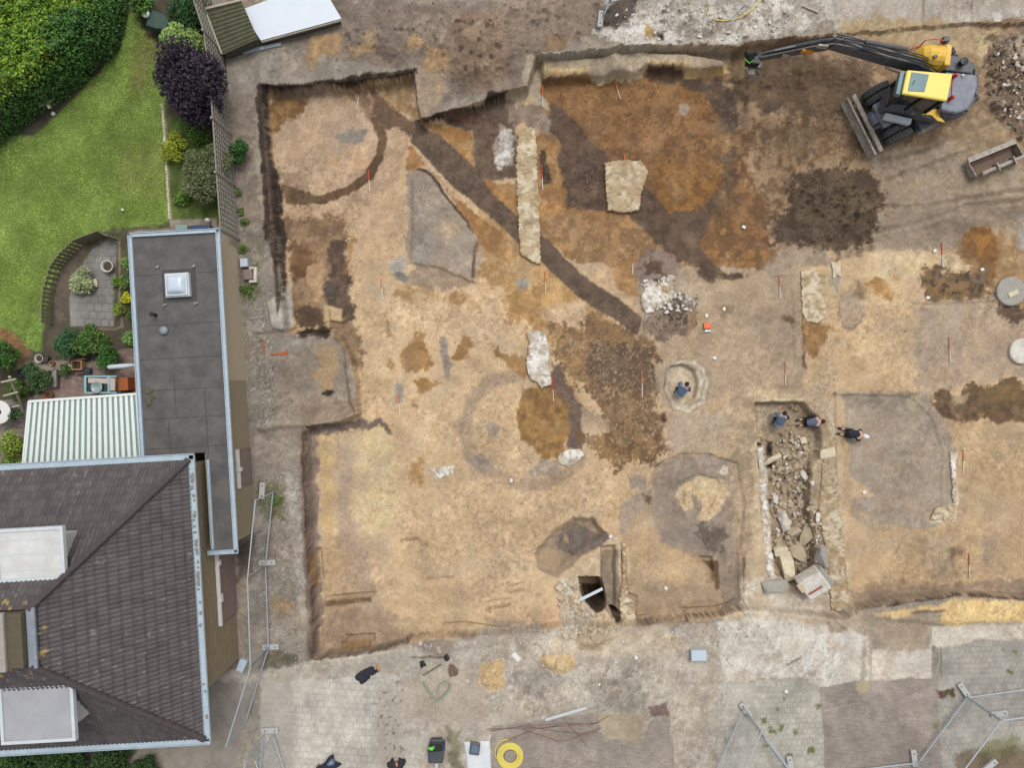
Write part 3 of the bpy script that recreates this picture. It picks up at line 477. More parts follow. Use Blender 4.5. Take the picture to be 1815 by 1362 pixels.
fill('L', "1360 850 1440 840 1430 1010 1370 1010", (164, 148, 130), soft=10, brk=12, al=.5); fill('L', "700 1090 1100 1080 1100 1160 700 1180", (156, 126, 94), soft=10, brk=20, al=.7); fill('L', "640 640 800 760 760 800 640 760", (160, 146, 130), soft=8, brk=10, al=.6)
fill('L', "1185 375 1222 380 1228 560 1225 660 1205 662 1205 480", (222, 216, 204), soft=1.5, warp=2, brk=3); fill('L', "1110 680 1222 670 1218 750 1075 765", (214, 200, 174), soft=2, warp=2, brk=3)
fill('L', "570 240 620 240 620 300 600 400 580 350", (172, 142, 108), soft=3); fill('L', "560 340 630 340 640 620 600 700", (192, 162, 120), (176, 146, 108), soft=3, brk=4)
fill('L', "650 1130 1100 1110 1594 1060 1700 1060 1700 1190 1300 1150 850 1215 660 1262", (156, 134, 110), (134, 114, 95), soft=3, brk=10); stroke('L', "840 1222 1000 1195 1300 1160 1594 1188", 2.6, (88, 72, 60), brk=5); stroke('L', "660 1245 800 1228", 2, (110, 92, 76), brk=3)
fill('L', "690 1285 1000 1230 1300 1175 1594 1195 1700 1190 1700 1340 1200 1345 1100 1310 1160 1250 980 1265 900 1320", (222, 188, 124), (206, 172, 110), soft=3, brk=8); stroke('L', "980 1262 1070 1255 1160 1245", 2.4, (128, 106, 84), brk=4)
# cellar
fill('L', "-20 40 440 30 560 150 590 350 620 760 660 1280 500 1380 -20 1380 -20 1250 60 1240 60 940 100 900", (196, 172, 136), (178, 154, 121), soft=3, brk=6)
fill('L', "-20 80 130 90 110 330 100 900 20 950 -20 800", (180, 156, 124), soft=4, brk=8); stroke('L', "55 960 60 1240 -20 1250", 1.8, (112, 92, 74), warp=1)
fill('L', "460 340 560 340 590 700 650 1260 510 1260 505 1000 470 700", (192, 176, 150), (172, 156, 132), soft=3, brk=8)
fill('L', "145 100 430 100 520 190 545 400 480 480 470 700 510 1000 480 1080 360 1150 300 1100 235 1080 190 700 170 450", (170, 149, 121), (146, 125, 99), soft=3, warp=2, brk=4)
stroke('L', "150 96 380 84", 1.8, (224, 208, 160), warp=1); stroke('L', "510 150 545 200 560 300", 2.2, (216, 208, 190), warp=1, brk=2); stroke('L', "160 350 172 480 185 700 200 900 215 1070", 3.4, (216, 210, 198), warp=1.5, brk=3)
fill('L', "185 320 212 320 214 400 185 400", (56, 46, 38), soft=2, warp=1); fill('L', "182 435 215 435 212 465 182 465", (46, 38, 32), soft=2, warp=1)
fill('L', "140 130 240 110 250 250 160 260", (176, 166, 146), soft=6, brk=12, al=.7); fill('L', "420 350 540 300 550 420 450 480", (196, 176, 138), soft=5, brk=12)
speck('L', "230 290 420 290 430 700 220 700", (92, 74, 56), 4, .6, .8, 46); speck('L', "230 290 420 290 430 700 220 700", (202, 188, 162), 3, .7, .8, 48); speck('L', "220 640 500 640 500 1070 240 1070", (92, 78, 62), 5, .7, .7, 49)
speck('L', "460 340 640 1260 510 1260", (218, 210, 194), 4, .76, .6, 50)

fill('L', "60 1070 240 1075 300 1100 360 1160 500 1100 640 1240 640 1290 60 1290", (206, 196, 178), (182, 168, 146), soft=5, brk=14)
stroke('L', "128 330 150 500 170 700 185 900 196 1075", 4, (206, 194, 170), brk=6, al=.8)
# ---- yard south of the trench
fill('N', "540 270 1100 190 1815 100 1815 1100 -400 1100 -400 350 240 330", (182, 174, 160), (162, 153, 139), soft=3, brk=6)
fill('O', "-20 130 300 110 600 130 1000 110 1400 110 1815 60 1815 1100 -20 1100", (186, 176, 160), (162, 151, 135), soft=4, brk=14)
fill('O', "560 130 1250 130 1400 260 1200 330 900 320 640 300 450 300 440 230", (202, 186, 158), (178, 162, 138), soft=5, brk=16)
fill('O', "640 200 740 80 860 70 920 160 880 230 800 285 660 290", (186, 162, 130), (164, 142, 116), soft=4, brk=8)
fill('O', "560 20 760 20 650 170 560 180", (196, 188, 170), (150, 138, 122), soft=4, brk=20)
for t, s in (('N', "1640 290 1780 270 1800 420 1700 450 1620 420"), ('O', "385 320 570 300 650 340 620 420 540 450 420 390")): fill(t, s, (204, 172, 118), (188, 155, 104), soft=3, brk=8)
fill('O', "740 480 1000 440 1090 560 1080 680 860 720 740 640", (154, 146, 132), soft=10, brk=20, al=.7); fill('O', "240 400 480 380 560 480 380 600 240 560", (152, 144, 132), soft=10, brk=18, al=.7)
fill('P', "-100 90 200 60 640 100 850 180 850 260 840 300 850 480 540 490 440 430 100 440 -60 480 -100 300", (208, 202, 190), (190, 183, 170), soft=4, brk=8)
fill('P', "860 255 1240 250 1250 425 860 475", (204, 194, 180), (190, 180, 166), soft=3, brk=5)
fill('P', "560 0 760 0 900 60 1330 60 1240 150 1200 250 1000 275 900 190 760 150 600 150", (176, 158, 134), (156, 138, 116), soft=4, brk=14)
fill('P', "1240 120 1500 100 1815 80 1950 80 1950 190 1640 200 1240 245", (212, 202, 186), (190, 180, 164), soft=3, brk=6)
stroke('P', "820 200 800 440", 4, (170, 154, 134), brk=8, al=.7)
for s in ("340 350 420 310", "640 80 690 120"): stroke('P', s, 1.5, (120, 108, 94), brk=3, al=.7)
speck('O', "-20 130 1815 60 1815 700 -20 700", (226, 220, 208), 4, .78, .6, 51); speck('O', "-20 130 1815 60 1815 700 -20 700", (120, 106, 92), 4, .78, .55, 52); speck('P', "0 60 850 180 850 480 0 460", (236, 232, 224), 4, .78, .6, 53)
fill('N', "-400 390 230 400 240 1100 -400 1100", (148, 140, 128), (134, 126, 114), soft=5, brk=8)
blocks('N', "225 395 700 380 900 330 1100 350 1130 500 1170 700 1290 1100 225 1100", (182, 176, 165), 11.5, 1.0, .06, 1.1, .9, .07, 4, 2, lab=3)
fill('N', "225 395 440 395 440 1100 225 1100", (164, 158, 148), soft=6, al=.45, brk=8)
stroke('N', "900 560 900 951", 1, (150, 144, 134), al=.3)
fill('N', "1000 430 1160 420 1200 800 1060 960 960 900", (170, 158, 142), soft=12, brk=30, al=.6); speck('N', "960 380 1160 380 1180 900 960 900", (98, 88, 76), 5, .72, .7, 54); speck('N', "230 400 1100 380 1200 1100 230 1100", (196, 192, 184), 7, .7, .4, 55)
fill('N', "1150 380 1600 330 1700 600 1500 700 1250 620", (176, 160, 140), (162, 148, 130), soft=8, brk=16, al=.7)
fill('N', "1420 700 1520 720 1540 951 1450 951 1440 820", (112, 110, 76), soft=6, brk=20, al=.7)
blocks('O', "80 790 440 745 740 690 860 720 800 820 860 880 1000 860 1100 875 1130 765 1272 700 1290 880 1310 1200 60 1200", (149, 138, 128), 4.6, 2, -.06, .8, .92, .06, 2, 2, lab=3)
fill('O', "1130 660 1255 620 1268 710 1180 725 1140 735", (128, 108, 98), (112, 94, 84), soft=2, warp=2, brk=5); fill('O', "780 700 1110 700 1110 780 1080 870 860 870 800 820", (178, 162, 132), (158, 142, 118), soft=4, brk=16)
fill('O', "380 840 650 850 800 830 780 860 480 880 380 870", (158, 140, 124), soft=3, brk=8, al=.7)
blocks('P', "-100 460 440 440 540 492 560 700 585 1100 -100 1100", (170, 165, 153), 9.5, 1, -.04, 1.0, .91, .06, 2, 2, lab=3)
blocks('P', "542 492 760 452 1000 445 1268 430 1285 700 1315 1100 582 1100", (147, 136, 127), 4.6, 2, -.04, .8, .92, .06, 1.5, 1, lab=3)
blocks('P', "1290 235 1640 200 1950 180 1950 1100 1312 1100 1285 700", (160, 155, 145), 9.5, 1, -.04, 1.0, .91, .06, 2, 2, lab=3)
stroke('P', "1258 250 1262 430", 5, (150, 144, 132), brk=4); stroke('P', "1300 250 1302 420", 1, (112, 104, 94))
fill('P', "760 440 850 440 855 510 830 530 780 525", (172, 158, 128), soft=2, brk=5); fill('P', "1280 515 1380 520 1370 550 1290 545", (86, 70, 54), soft=3, brk=4)
fill('P', "1400 900 1560 880 1815 860 1950 860 1950 1100 1380 1100", (126, 110, 92), (108, 94, 78), soft=5, brk=12)
fill('P', "1500 860 1760 780 1815 900 1560 930", (112, 112, 72), soft=6, brk=24, al=.6)
for k, (x, y) in enumerate([(200, 700), (240, 760), (290, 740), (210, 850), (490, 880), (350, 930), (400, 780), (280, 640), (545, 610), (1270, 740), (1690, 260), (1760, 280), (1720, 410), (310, 570)]):
    fill('P', f"{x-14} {y-12} {x+12} {y-14} {x+14} {y+12} {x-10} {y+14}", (96, 108, 60), soft=3, brk=10, al=.8)
# chalk marks
for s in ("560 640 640 622 750 598", "790 690 775 720 790 735", "835 690 860 720", "865 690 835 722", "1040 690 1150 690", "1050 690 1055 730", "1090 692 1088 730", "1130 700 1135 725"): stroke('P', s, .55, (196, 184, 176), warp=1, al=.75, soft=1)
stroke('P', "-60 580 100 535 300 530", 1.2, (198, 190, 178), warp=2, al=.6)
fill('K', "640 1165 850 1140 850 1190 640 1200", (196, 176, 146), soft=5, brk=10, al=.6)
stroke('N', "560 268 760 250 1100 200", 2.4, (206, 194, 172), brk=4); fill('N', "1190 130 1430 140 1560 190 1400 240 1230 200", (150, 134, 118), soft=4, brk=12, al=.8)
speck('N', "1100 100 1815 100 1815 500 1300 350", (222, 214, 200), 4, .74, .7, 56); stroke('N', "1200 240 1420 240", 1.6, (120, 108, 98), brk=3)

# ---- gardens on the west side
fill('Z', "-700 -700 366 -700 372 0 400 60 402 180 396 400 228 410 232 640 -700 640", (92, 84, 68), (76, 70, 56), soft=3, warp=2)
fill('Z', "225 20 300 30 296 130 292 210 302 392 235 404 195 405 130 440 92 500 84 560 70 625 20 610 -700 560 -700 260 60 240 110 195 175 130 215 80", (122, 148, 70), (104, 128, 58), soft=3, warp=3, brk=5, lab=2)
fill('Z', "-60 300 80 300 230 160 290 250 290 390 180 400 60 560 -60 560", (120, 142, 68), (106, 128, 56), soft=30, brk=60, al=.7, mix=2)
fill('Z', "240 60 280 70 275 150 230 180 235 110", (120, 112, 70), (104, 112, 56), soft=10, brk=16, al=.7); fill('Z', "200 260 290 250 290 340 220 350", (134, 138, 78), soft=16, brk=30, al=.5)
fill('Z', "296 210 396 210 392 398 304 396", (92, 112, 44), (70, 88, 38), soft=4, brk=8); fill('Z', "225 0 360 0 360 80 280 90", (70, 72, 44), (84, 74, 60), soft=4, brk=10)
stroke('A', "930 600 950 700 965 1000 985 1300", 2, (176, 162, 146), (150, 136, 120), warp=1); fill('A', "985 1265 1245 1255 1245 1330 830 1345 860 1320 990 1310", (152, 138, 124), soft=2, warp=1)
fill('Z', "-700 -700 60 -700 66 0 0 50 -700 600", (136, 128, 122), (124, 117, 112), soft=1.5, warp=0, lab=4); stroke('Z', "0 46 66 -4 400 -260", 6, (160, 158, 152), warp=0)
blocks('B', "360 380 400 250 480 130 550 70 615 60 605 300 598 530 370 530", (134, 131, 126), 14, 1, .03, 1.0, .82, .07, 1.5, 0, lab=5)
fill('B', "260 420 280 300 380 120 500 50 600 20 560 80 470 130 400 250 365 370 360 500 290 520", (112, 100, 86), (90, 80, 68), soft=2, brk=4)
fill('B', "612 50 690 60 715 640 640 640 640 540 610 530", (92, 96, 62), (78, 72, 56), soft=2, brk=6); stroke('B', "625 90 628 400 640 530 600 545 500 540", 2, (148, 124, 106), warp=1)
fill('B', "-20 510 60 560 150 660 140 740 90 740 60 640 -20 580", (150, 108, 80), (128, 96, 66), soft=5, brk=10); fill('B', "-100 580 60 640 110 760 260 900 -100 920", (84, 84, 56), (72, 66, 52), soft=4, brk=8)
blocks('B', "290 800 450 760 640 650 720 640 745 900 160 930 250 860", (142, 122, 112), 4.4, 2, -.05, .8, .8, .12, 2, 1, lab=5)
blocks('B', "-300 900 160 920 120 1290 -300 1300", (146, 132, 124), 4.4, 2, -.05, .8, .8, .12, 2, 1, lab=5); fill('B', "-100 1080 60 1060 30 1290 -100 1290", (142, 134, 126), soft=4)
fill('Z', "-300 1310 200 1310 230 1362 230 1700 -300 1700", (96, 92, 72), soft=4)
# iron mottling, trampled streaks and damp patches over everything
inp = (LAB == 1) | (LAB == 0)
def over(mask, col):
    C[:] = C * (1 - mask[..., None]) + s3(col) * mask[..., None]
m = inp * (PX > 420); lumw = sstep(.34, .62, C.mean(-1)); ml = m * lumw
patch = sstep(.38, .62, fbm(GX + 300, GY, 80, 161, 3))
over(sstep(.52, .78, fbm(QX + 90, QY, 55, 101, 4)) * ml * .36, (168, 150, 130))
over(sstep(.55, .8, fbm(QX, QY, 30, 111, 5)) * m * .32, (150, 128, 104))
over(sstep(.56, .78, fbm(QX * .9, QY, 20, 121, 4)) * (LAB == 1) * .15, (176, 134, 88))
over(sstep(.55, .75, fbm(QX, QY * .9, 24, 131, 4)) * ml * .15, (220, 198, 158))
over(sstep(.80, .88, vnoise((QX * .9 + QY * .4) / 3.1, (QY * .9 - QX * .4) / 3.1, 171)) * patch * m * .35, (128, 104, 82))
over(sstep(.9, .96, vnoise((QX * .7 + QY * .7) / 2.7, (QY * .7 - QX * .7) / 2.7, 173)) * ml * .35 * (1 - patch), (226, 212, 186))
over(sstep(.66, .8, fbm(QX, QY, 5.5, 175, 3)) * m * patch * .45, (138, 114, 90))
u1, v1 = QX * .86 + QY * .5, QY * .86 - QX * .5; u2, v2 = QX * .34 - QY * .94, QY * .34 + QX * .94
st = (vnoise(u1 / 34, v1 / 3.2, 141) - .5) * sstep(.45, .6, N1) + (vnoise(u2 / 30, v2 / 3.0, 143) - .5) * sstep(.55, .4, N1)
C *= (1 + .06 * st * m)[..., None]
C *= (1 + .30 * (fbm(QX, QY, 7, 181, 4) - .5) * (.2 + .65 * patch) * m)[..., None]
# scraped blade-wide passes and soft damp tone changes
C *= (1 + .22 * (fbm(QX, QY, 42, 151, 5) - .5))[..., None]
lum = (C * np.array([.3, .59, .11], np.float32)).sum(-1, keepdims=True); sat = np.where(inp, .84, .95)[..., None]
C[:] = lum + (C - lum) * sat
# overall grain
g = (1 + .06 * (N3 - .5) + .11 * (vnoise((GX * .9 + GY * .44) / 2.3, (GY * .9 - GX * .44) / 2.3, 91) - .5) * np.clip(RF / .012, .3, 1.3) + .10 * (N2 - .5))
C *= g[..., None] * 1.045
C = np.clip(C, 0.02, .98)
CL = np.where(C <= .04045, C / 12.92, ((C + .055) / 1.055) ** 2.4) * KA
PXI = None
# ------------------------------------------------------------------ materials
MATS = {}
def mat(name, col, rough=.7, metal=0.0, var=.12, sc=3.0, bump=.15, bsc=40, col2=None, attr=False, raw=False, spec=.4, coat=0):
    m = bpy.data.materials.new(name); m.use_nodes = True; n = m.node_tree; L = n.links.new
    b = n.nodes['Principled BSDF']; b.inputs['Roughness'].default_value = rough; b.inputs['Metallic'].default_value = metal
    b.inputs['Specular IOR Level'].default_value = spec
    if coat: b.inputs['Coat Weight'].default_value = coat; b.inputs['Coat Roughness'].default_value = .1
    tc = n.nodes.new('ShaderNodeTexCoord')
    nz = n.nodes.new('ShaderNodeTexNoise'); nz.inputs['Scale'].default_value = sc; nz.inputs['Detail'].default_value = 6; nz.inputs['Roughness'].default_value = .65
    L(tc.outputs['Object'], nz.inputs['Vector'])
    rp = n.nodes.new('ShaderNodeMapRange'); rp.inputs['From Min'].default_value = .3; rp.inputs['From Max'].default_value = .7
    L(nz.outputs['Fac'], rp.inputs['Value'])
    mx = n.nodes.new('ShaderNodeMix'); mx.data_type = 'RGBA'
    if attr:
        at = n.nodes.new('ShaderNodeAttribute'); at.attribute_name = 'Col'
        mu = n.nodes.new('ShaderNodeMix'); mu.data_type = 'RGBA'; mu.blend_type = 'MULTIPLY'; mu.inputs[0].default_value = 1
        rp.inputs['To Min'].default_value = 1 - var; rp.inputs['To Max'].default_value = 1 + var
        cb = n.nodes.new('ShaderNodeCombineColor'); [L(rp.outputs[0], cb.inputs[i]) for i in range(3)]
        L(at.outputs['Color'], mu.inputs[6]); L(cb.outputs[0], mu.inputs[7]); L(mu.outputs[2], b.inputs['Base Color'])
    else:
        c = np.asarray(col, float) if raw else lin(col)
        c2 = c * (1 - var * 1.6) if col2 is None else (np.asarray(col2, float) if raw else lin(col2))
        mx.inputs[6].default_value = (*c, 1); mx.inputs[7].default_value = (*c2, 1)
        L(rp.outputs[0], mx.inputs[0]); L(mx.outputs[2], b.inputs['Base Color'])
    if bump:
        n2 = n.nodes.new('ShaderNodeTexNoise'); n2.inputs['Scale'].default_value = bsc; n2.inputs['Detail'].default_value = 4
        L(tc.outputs['Object'], n2.inputs['Vector'])
        bp = n.nodes.new('ShaderNodeBump'); bp.inputs['Strength'].default_value = bump; bp.inputs['Distance'].default_value = .02
        L(n2.outputs['Fac'], bp.inputs['Height']); L(bp.outputs[0], b.inputs['Normal'])
    MATS[name] = m; return m

# ------------------------------------------------------------------ scene bookkeeping
def tag(o, label=None, cat=None, group=None, kind=None):
    if label: o['label'] = label
    if cat: o['category'] = cat
    if group: o['group'] = group
    if kind: o['kind'] = kind
    return o
def thing(name, label, cat, loc, rz=0, group=None):
    o = bpy.data.objects.new(name, None); COL.objects.link(o); o.location = loc; o.rotation_euler = (0, 0, rz); o.empty_display_size = .2
    return tag(o, label, cat, group)
def copy_tree(o, parent=None):
    c = o.copy(); COL.objects.link(c); c.parent = parent
    for ch in [q for q in o.children]: copy_tree(ch, c)
    return c
class MB:
    def __init__(s): s.v = []; s.f = []
    def add(s, vs, fs):
        k = len(s.v); s.v += [tuple(v) for v in vs]; s.f += [tuple(i + k for i in f) for f in fs]; return s
    def box(s, c, d, rz=0, rot=None):
        R = rot if rot is not None else Matrix.Rotation(rz, 3, 'Z'); c = Vector(c); h = [q / 2 for q in d]
        vs = [c + R @ Vector((x * h[0], y * h[1], z * h[2])) for z in (-1, 1) for y in (-1, 1) for x in (-1, 1)]
        return s.add(vs, [(0, 2, 3, 1), (4, 5, 7, 6), (0, 1, 5, 4), (2, 6, 7, 3), (0, 4, 6, 2), (1, 3, 7, 5)])
    def bar(s, a, b, w, h):
        a, b = Vector(a), Vector(b); d = b - a; L = d.length; q = d.to_track_quat('X', 'Z').to_matrix()
        return s.box((a + b) / 2, (L, w, h), rot=q)
    def prism(s, poly, z0, z1):
        n = len(poly); ar = sum(poly[i][0] * poly[(i + 1) % n][1] - poly[(i + 1) % n][0] * poly[i][1] for i in range(n))
        if ar < 0: poly = poly[::-1]
        zz0 = z0 if hasattr(z0, '__len__') else [z0] * n; zz1 = z1 if hasattr(z1, '__len__') else [z1] * n
        vs = [(p[0], p[1], zz0[i]) for i, p in enumerate(poly)] + [(p[0], p[1], zz1[i]) for i, p in enumerate(poly)]
        fs = [tuple(range(n - 1, -1, -1)), tuple(range(n, 2 * n))] + [(i, (i + 1) % n, n + (i + 1) % n, n + i) for i in range(n)]
        return s.add(vs, fs)
    def tube(s, pts, r, seg=6, cap=True):
        pts = [Vector(p) for p in pts]; rs = r if hasattr(r, '__len__') else [r] * len(pts); k = len(s.v); prev = None
        for i, p in enumerate(pts):
            d = (pts[min(i + 1, len(pts) - 1)] - pts[max(i - 1, 0)]).normalized()
            up = Vector((0, 0, 1)) if abs(d.z) < .9 else Vector((1, 0, 0))
            if prev is not None: up = prev
            a = d.cross(up).normalized(); b = a.cross(d).normalized(); prev = b
            for j in range(seg):
                t = 2 * math.pi * j / seg; s.v.append(tuple(p + (a * math.cos(t) + b * math.sin(t)) * rs[i]))
        for i in range(len(pts) - 1):
            for j in range(seg): s.f.append((k + i * seg + j, k + i * seg + (j + 1) % seg, k + (i + 1) * seg + (j + 1) % seg, k + (i + 1) * seg + j))
        if cap: s.f.append(tuple(k + j for j in range(seg))[::-1]); e = k + (len(pts) - 1) * seg; s.f.append(tuple(e + j for j in range(seg)))
        return s
    def lathe(s, prof, c=(0, 0, 0), seg=24, M=None):
        k = len(s.v); c = Vector(c); M = M or Matrix.Identity(3)
        for r, z in prof:
            for j in range(seg):
                t = 2 * math.pi * j / seg; s.v.append(tuple(c + M @ Vector((r * math.cos(t), r * math.sin(t), z))))
        for i in range(len(prof) - 1):
            for j in range(seg): s.f.append((k + i * seg + j, k + i * seg + (j + 1) % seg, k + (i + 1) * seg + (j + 1) % seg, k + (i + 1) * seg + j))
        if prof[0][0] > 1e-4: s.f.append(tuple(k + j for j in range(seg))[::-1])
        if prof[-1][0] > 1e-4: e = k + (len(prof) - 1) * seg; s.f.append(tuple(e + j for j in range(seg)))
        return s
    def rock(s, c, d, seed=0, rz=0, jag=.22, cuts=2):
        r = random.Random(seed); bm = bmesh.new(); bmesh.ops.create_icosphere(bm, subdivisions=cuts, radius=1)
        ph = [r.uniform(0, 6) for _ in range(6)]; R = Matrix.Rotation(rz, 3, 'Z'); c = Vector(c); vs = []
        for v in bm.verts:
            q = v.co; m = max(abs(q.x), abs(q.y), abs(q.z)); q = q / (m ** .72)
            q = q * (1 + jag * (math.sin(q.x * 3.1 + ph[0]) * math.sin(q.y * 2.7 + ph[1]) + .6 * math.sin(q.z * 4 + ph[2] + q.x * 2) + .25 * math.sin(q.y * 9 + ph[3]) * math.sin(q.x * 8 + ph[4])))
            vs.append(c + R @ Vector((q.x * d[0] / 2, q.y * d[1] / 2, q.z * d[2] / 2)))
        fs = [tuple(v.index for v in f.verts) for f in bm.faces]; bm.free(); return s.add(vs, fs)
    def stone(s, c, d, seed=0, rz=0, n=15):
        r = random.Random(seed); bm = bmesh.new(); R = Matrix.Rotation(rz, 3, 'Z') @ Matrix.Rotation(r.uniform(-.35, .35), 3, 'X'); c = Vector(c)
        for k in range(n):
            q = Vector((r.uniform(-1, 1), r.uniform(-1, 1), r.uniform(-1, 1))); m_ = max(abs(q.x), abs(q.y), abs(q.z)); q = q / m_ * r.uniform(.78, 1); bm.verts.new(c + R @ Vector((q.x * d[0] / 2, q.y * d[1] / 2, q.z * d[2] / 2)))
        ret = bmesh.ops.convex_hull(bm, input=bm.verts[:]); bmesh.ops.delete(bm, geom=[v for v in bm.verts if not v.link_faces], context='VERTS'); bm.verts.index_update()
        vs = [v.co.copy() for v in bm.verts]; fs = [tuple(v.index for v in f.verts) for f in bm.faces]; bm.free(); return s.add(vs, fs)
    def build(s, name, m, parent=None, smooth=False, bevel=0, loc=None):
        me = bpy.data.meshes.new(name)
        off = Vector((0, 0, 0))
        if parent is not None:
            q = parent
            while q is not None: off += q.location; q = q.parent
        elif loc is not None: off = Vector(loc)
        me.from_pydata([(v[0] - off.x, v[1] - off.y, v[2] - off.z) for v in s.v], [], s.f); me.update()
        bm = bmesh.new(); bm.from_mesh(me); bmesh.ops.recalc_face_normals(bm, faces=bm.faces); bm.to_mesh(me); bm.free()
        o = bpy.data.objects.new(name, me); COL.objects.link(o); me.materials.append(MATS[m] if isinstance(m, str) else m)
        if parent is not None: o.parent = parent
        elif loc is not None: o.location = off
        if smooth: me.polygons.foreach_set('use_smooth', [True] * len(me.polygons)); 
        if bevel:
            b = o.modifiers.new('bevel', 'BEVEL'); b.width = bevel; b.segments = 2; b.limit_method = 'ANGLE'; b.angle_limit = .6
        return o

# ------------------------------------------------------------------ terrain meshes (one sheet, split where the surface changes kind)
mat('soil', (0, 0, 0), .95, var=.10, sc=18, bump=.5, bsc=55, attr=True, spec=.15)
mat('masonry', (0, 0, 0), .95, var=.16, sc=16, bump=.8, bsc=40, attr=True, spec=.1)
mat('lawn', (0, 0, 0), .95, var=.14, sc=22, bump=.7, bsc=90, attr=True, spec=.1)
mat('pavers', (0, 0, 0), .9, var=.07, sc=14, bump=.25, bsc=90, attr=True, spec=.2)
mat('asphalt', (0, 0, 0), .9, var=.08, sc=60, bump=.3, bsc=160, attr=True, spec=.2)
def grid_mesh(name, sel, m, kind='structure'):
    jj, ii = np.nonzero(sel); a = jj * NX + ii
    quads = np.stack([a, a + 1, a + 1 + NX, a + NX], 1)
    used, inv = np.unique(quads, return_inverse=True); inv = inv.reshape(-1, 4)
    co = np.stack([XX.ravel()[used], YY.ravel()[used], HT.ravel()[used]], 1).astype(np.float32)
    me = bpy.data.meshes.new(name); nq = len(inv)
    me.vertices.add(len(co)); me.vertices.foreach_set('co', co.ravel())
    me.loops.add(nq * 4); me.loops.foreach_set('vertex_index', inv.ravel().astype(np.int32))
    me.polygons.add(nq); me.polygons.foreach_set('loop_start', np.arange(0, nq * 4, 4, dtype=np.int32))
    me.polygons.foreach_set('use_smooth', np.ones(nq, bool)); me.update(calc_edges=True)
    at = me.color_attributes.new('Col', 'FLOAT_COLOR', 'POINT'); cc = np.ones((len(co), 4), np.float32); cc[:, :3] = CL.reshape(-1, 3)[used]
    at.data.foreach_set('color', cc.ravel()); me.materials.append(MATS[m])
    o = bpy.data.objects.new(name, me); COL.objects.link(o); o['kind'] = kind; return o
LF = LAB[:-1, :-1]
for lab, name, m in ((0, 'ground', 'soil'), (1, 'excavation_floor', 'soil'), (2, 'lawn', 'lawn'), (3, 'paving', 'pavers'), (4, 'road', 'asphalt'), (5, 'patio', 'pavers')):
    grid_mesh(name, LF == lab, m)
# ------------------------------------------------------------------ materials of the things
mat('tile', (98, 86, 86), .75, var=.2, sc=2.3, bump=.3, bsc=40, attr=True); mat('ridge_tile', (86, 77, 77), .8, var=.2, sc=4)
mat('gutter', (188, 206, 218), .45, var=.12, sc=5, bump=.1); mat('zinc_white', (214, 222, 226), .5, var=.08, sc=3, bump=.1)
mat('lead', (150, 160, 170), .55, var=.2, sc=6); mat('mastic', (116, 113, 110), .95, var=.14, sc=1.6, bump=.5, bsc=120, col2=(88, 87, 86), spec=.15); mat('seam', (84, 82, 82), .9, var=.2, sc=9)
mat('render_wall', (196, 180, 154), .9, var=.06, sc=4, bump=.2, bsc=120); mat('dark_wall', (162, 148, 122), .9, var=.08, sc=4, bump=.2, bsc=120)
mat('white_paint', (232, 230, 226), .5, var=.05, sc=6, bump=.05); mat('maroon_door', (142, 122, 116), .6, var=.12, sc=5, bump=.1)
mat('white_panel', (226, 228, 226), .5, var=.10, sc=1.6, bump=.05, col2=(200, 198, 192)); mat('dome', (206, 220, 232), .15, var=.05, sc=3, bump=0, spec=.6)
mat('grey_felt', (178, 178, 182), .8, var=.14, sc=1.3, bump=.1, col2=(160, 162, 168)); mat('chimney_brick', (88, 84, 74), .95, var=.3, sc=7, bump=.5, col2=(104, 94, 68))
mat('concrete', (176, 172, 162), .9, var=.14, sc=5, bump=.5, bsc=60); mat('pale_stone', (232, 220, 192), .95, var=.14, sc=3.2, bump=.45, bsc=50, col2=(194, 178, 148)); mat('lime', (238, 233, 224), .95, var=.16, sc=3.5, bump=.45, bsc=50, col2=(190, 180, 166)); mat('old_mortar', (222, 208, 184), .95, var=.2, sc=2.5, bump=.5, bsc=40, col2=(176, 158, 132))
mat('rubble', (200, 182, 154), .95, var=.22, sc=8, bump=.7, bsc=30); mat('rubble_dark', (136, 118, 102), .95, var=.2, sc=9, bump=.6); mat('brick_red', (176, 108, 84), .9, var=.2, sc=7, bump=.4)
mat('corr_white', (236, 242, 238), .35, var=.04, sc=4, bump=0); mat('corr_green', (138, 166, 160), .3, var=.1, sc=4, bump=0)
mat('shed_white', (222, 230, 240), .5, var=.03, sc=2, bump=.02); mat('shed_moss', (104, 102, 84), .9, var=.3, sc=3, bump=.4, col2=(78, 80, 52)); mat('shed_wall', (92, 86, 78), .8, var=.2, sc=6)
mat('timber_pale', (190, 180, 160), .8, var=.15, sc=8); mat('timber_grey', (156, 150, 138), .9, var=.2, sc=9, bump=.4); mat('timber_brown', (128, 104, 84), .85, var=.2, sc=9, bump=.3); mat('timber_green', (140, 136, 104), .9, var=.2, sc=9)
mat('galv', (190, 202, 210), .5, .15, var=.12, sc=20, bump=.05); mat('foot_block', (192, 192, 188), .85, var=.1, sc=12, bump=.3)
mat('yellow', (250, 206, 72), .35, var=.08, sc=4, bump=.02, coat=.2, col2=(222, 172, 62)); mat('yellow_roof', (255, 232, 112), .35, var=.05, sc=3, bump=.02, coat=.3)
mat('machine_grey', (140, 146, 160), .5, var=.2, sc=5, bump=.1, col2=(112, 116, 124)); mat('machine_dark', (66, 72, 84), .45, var=.22, sc=6, bump=.15, col2=(104, 104, 104)); mat('deck_paint', (158, 160, 174), .6, var=.2, sc=5, bump=.1, col2=(128, 122, 118)); mat('black', (34, 34, 38), .5, var=.2, sc=8); mat('rubber', (70, 78, 88), .85, var=.25, sc=9, bump=.5, col2=(104, 100, 92))
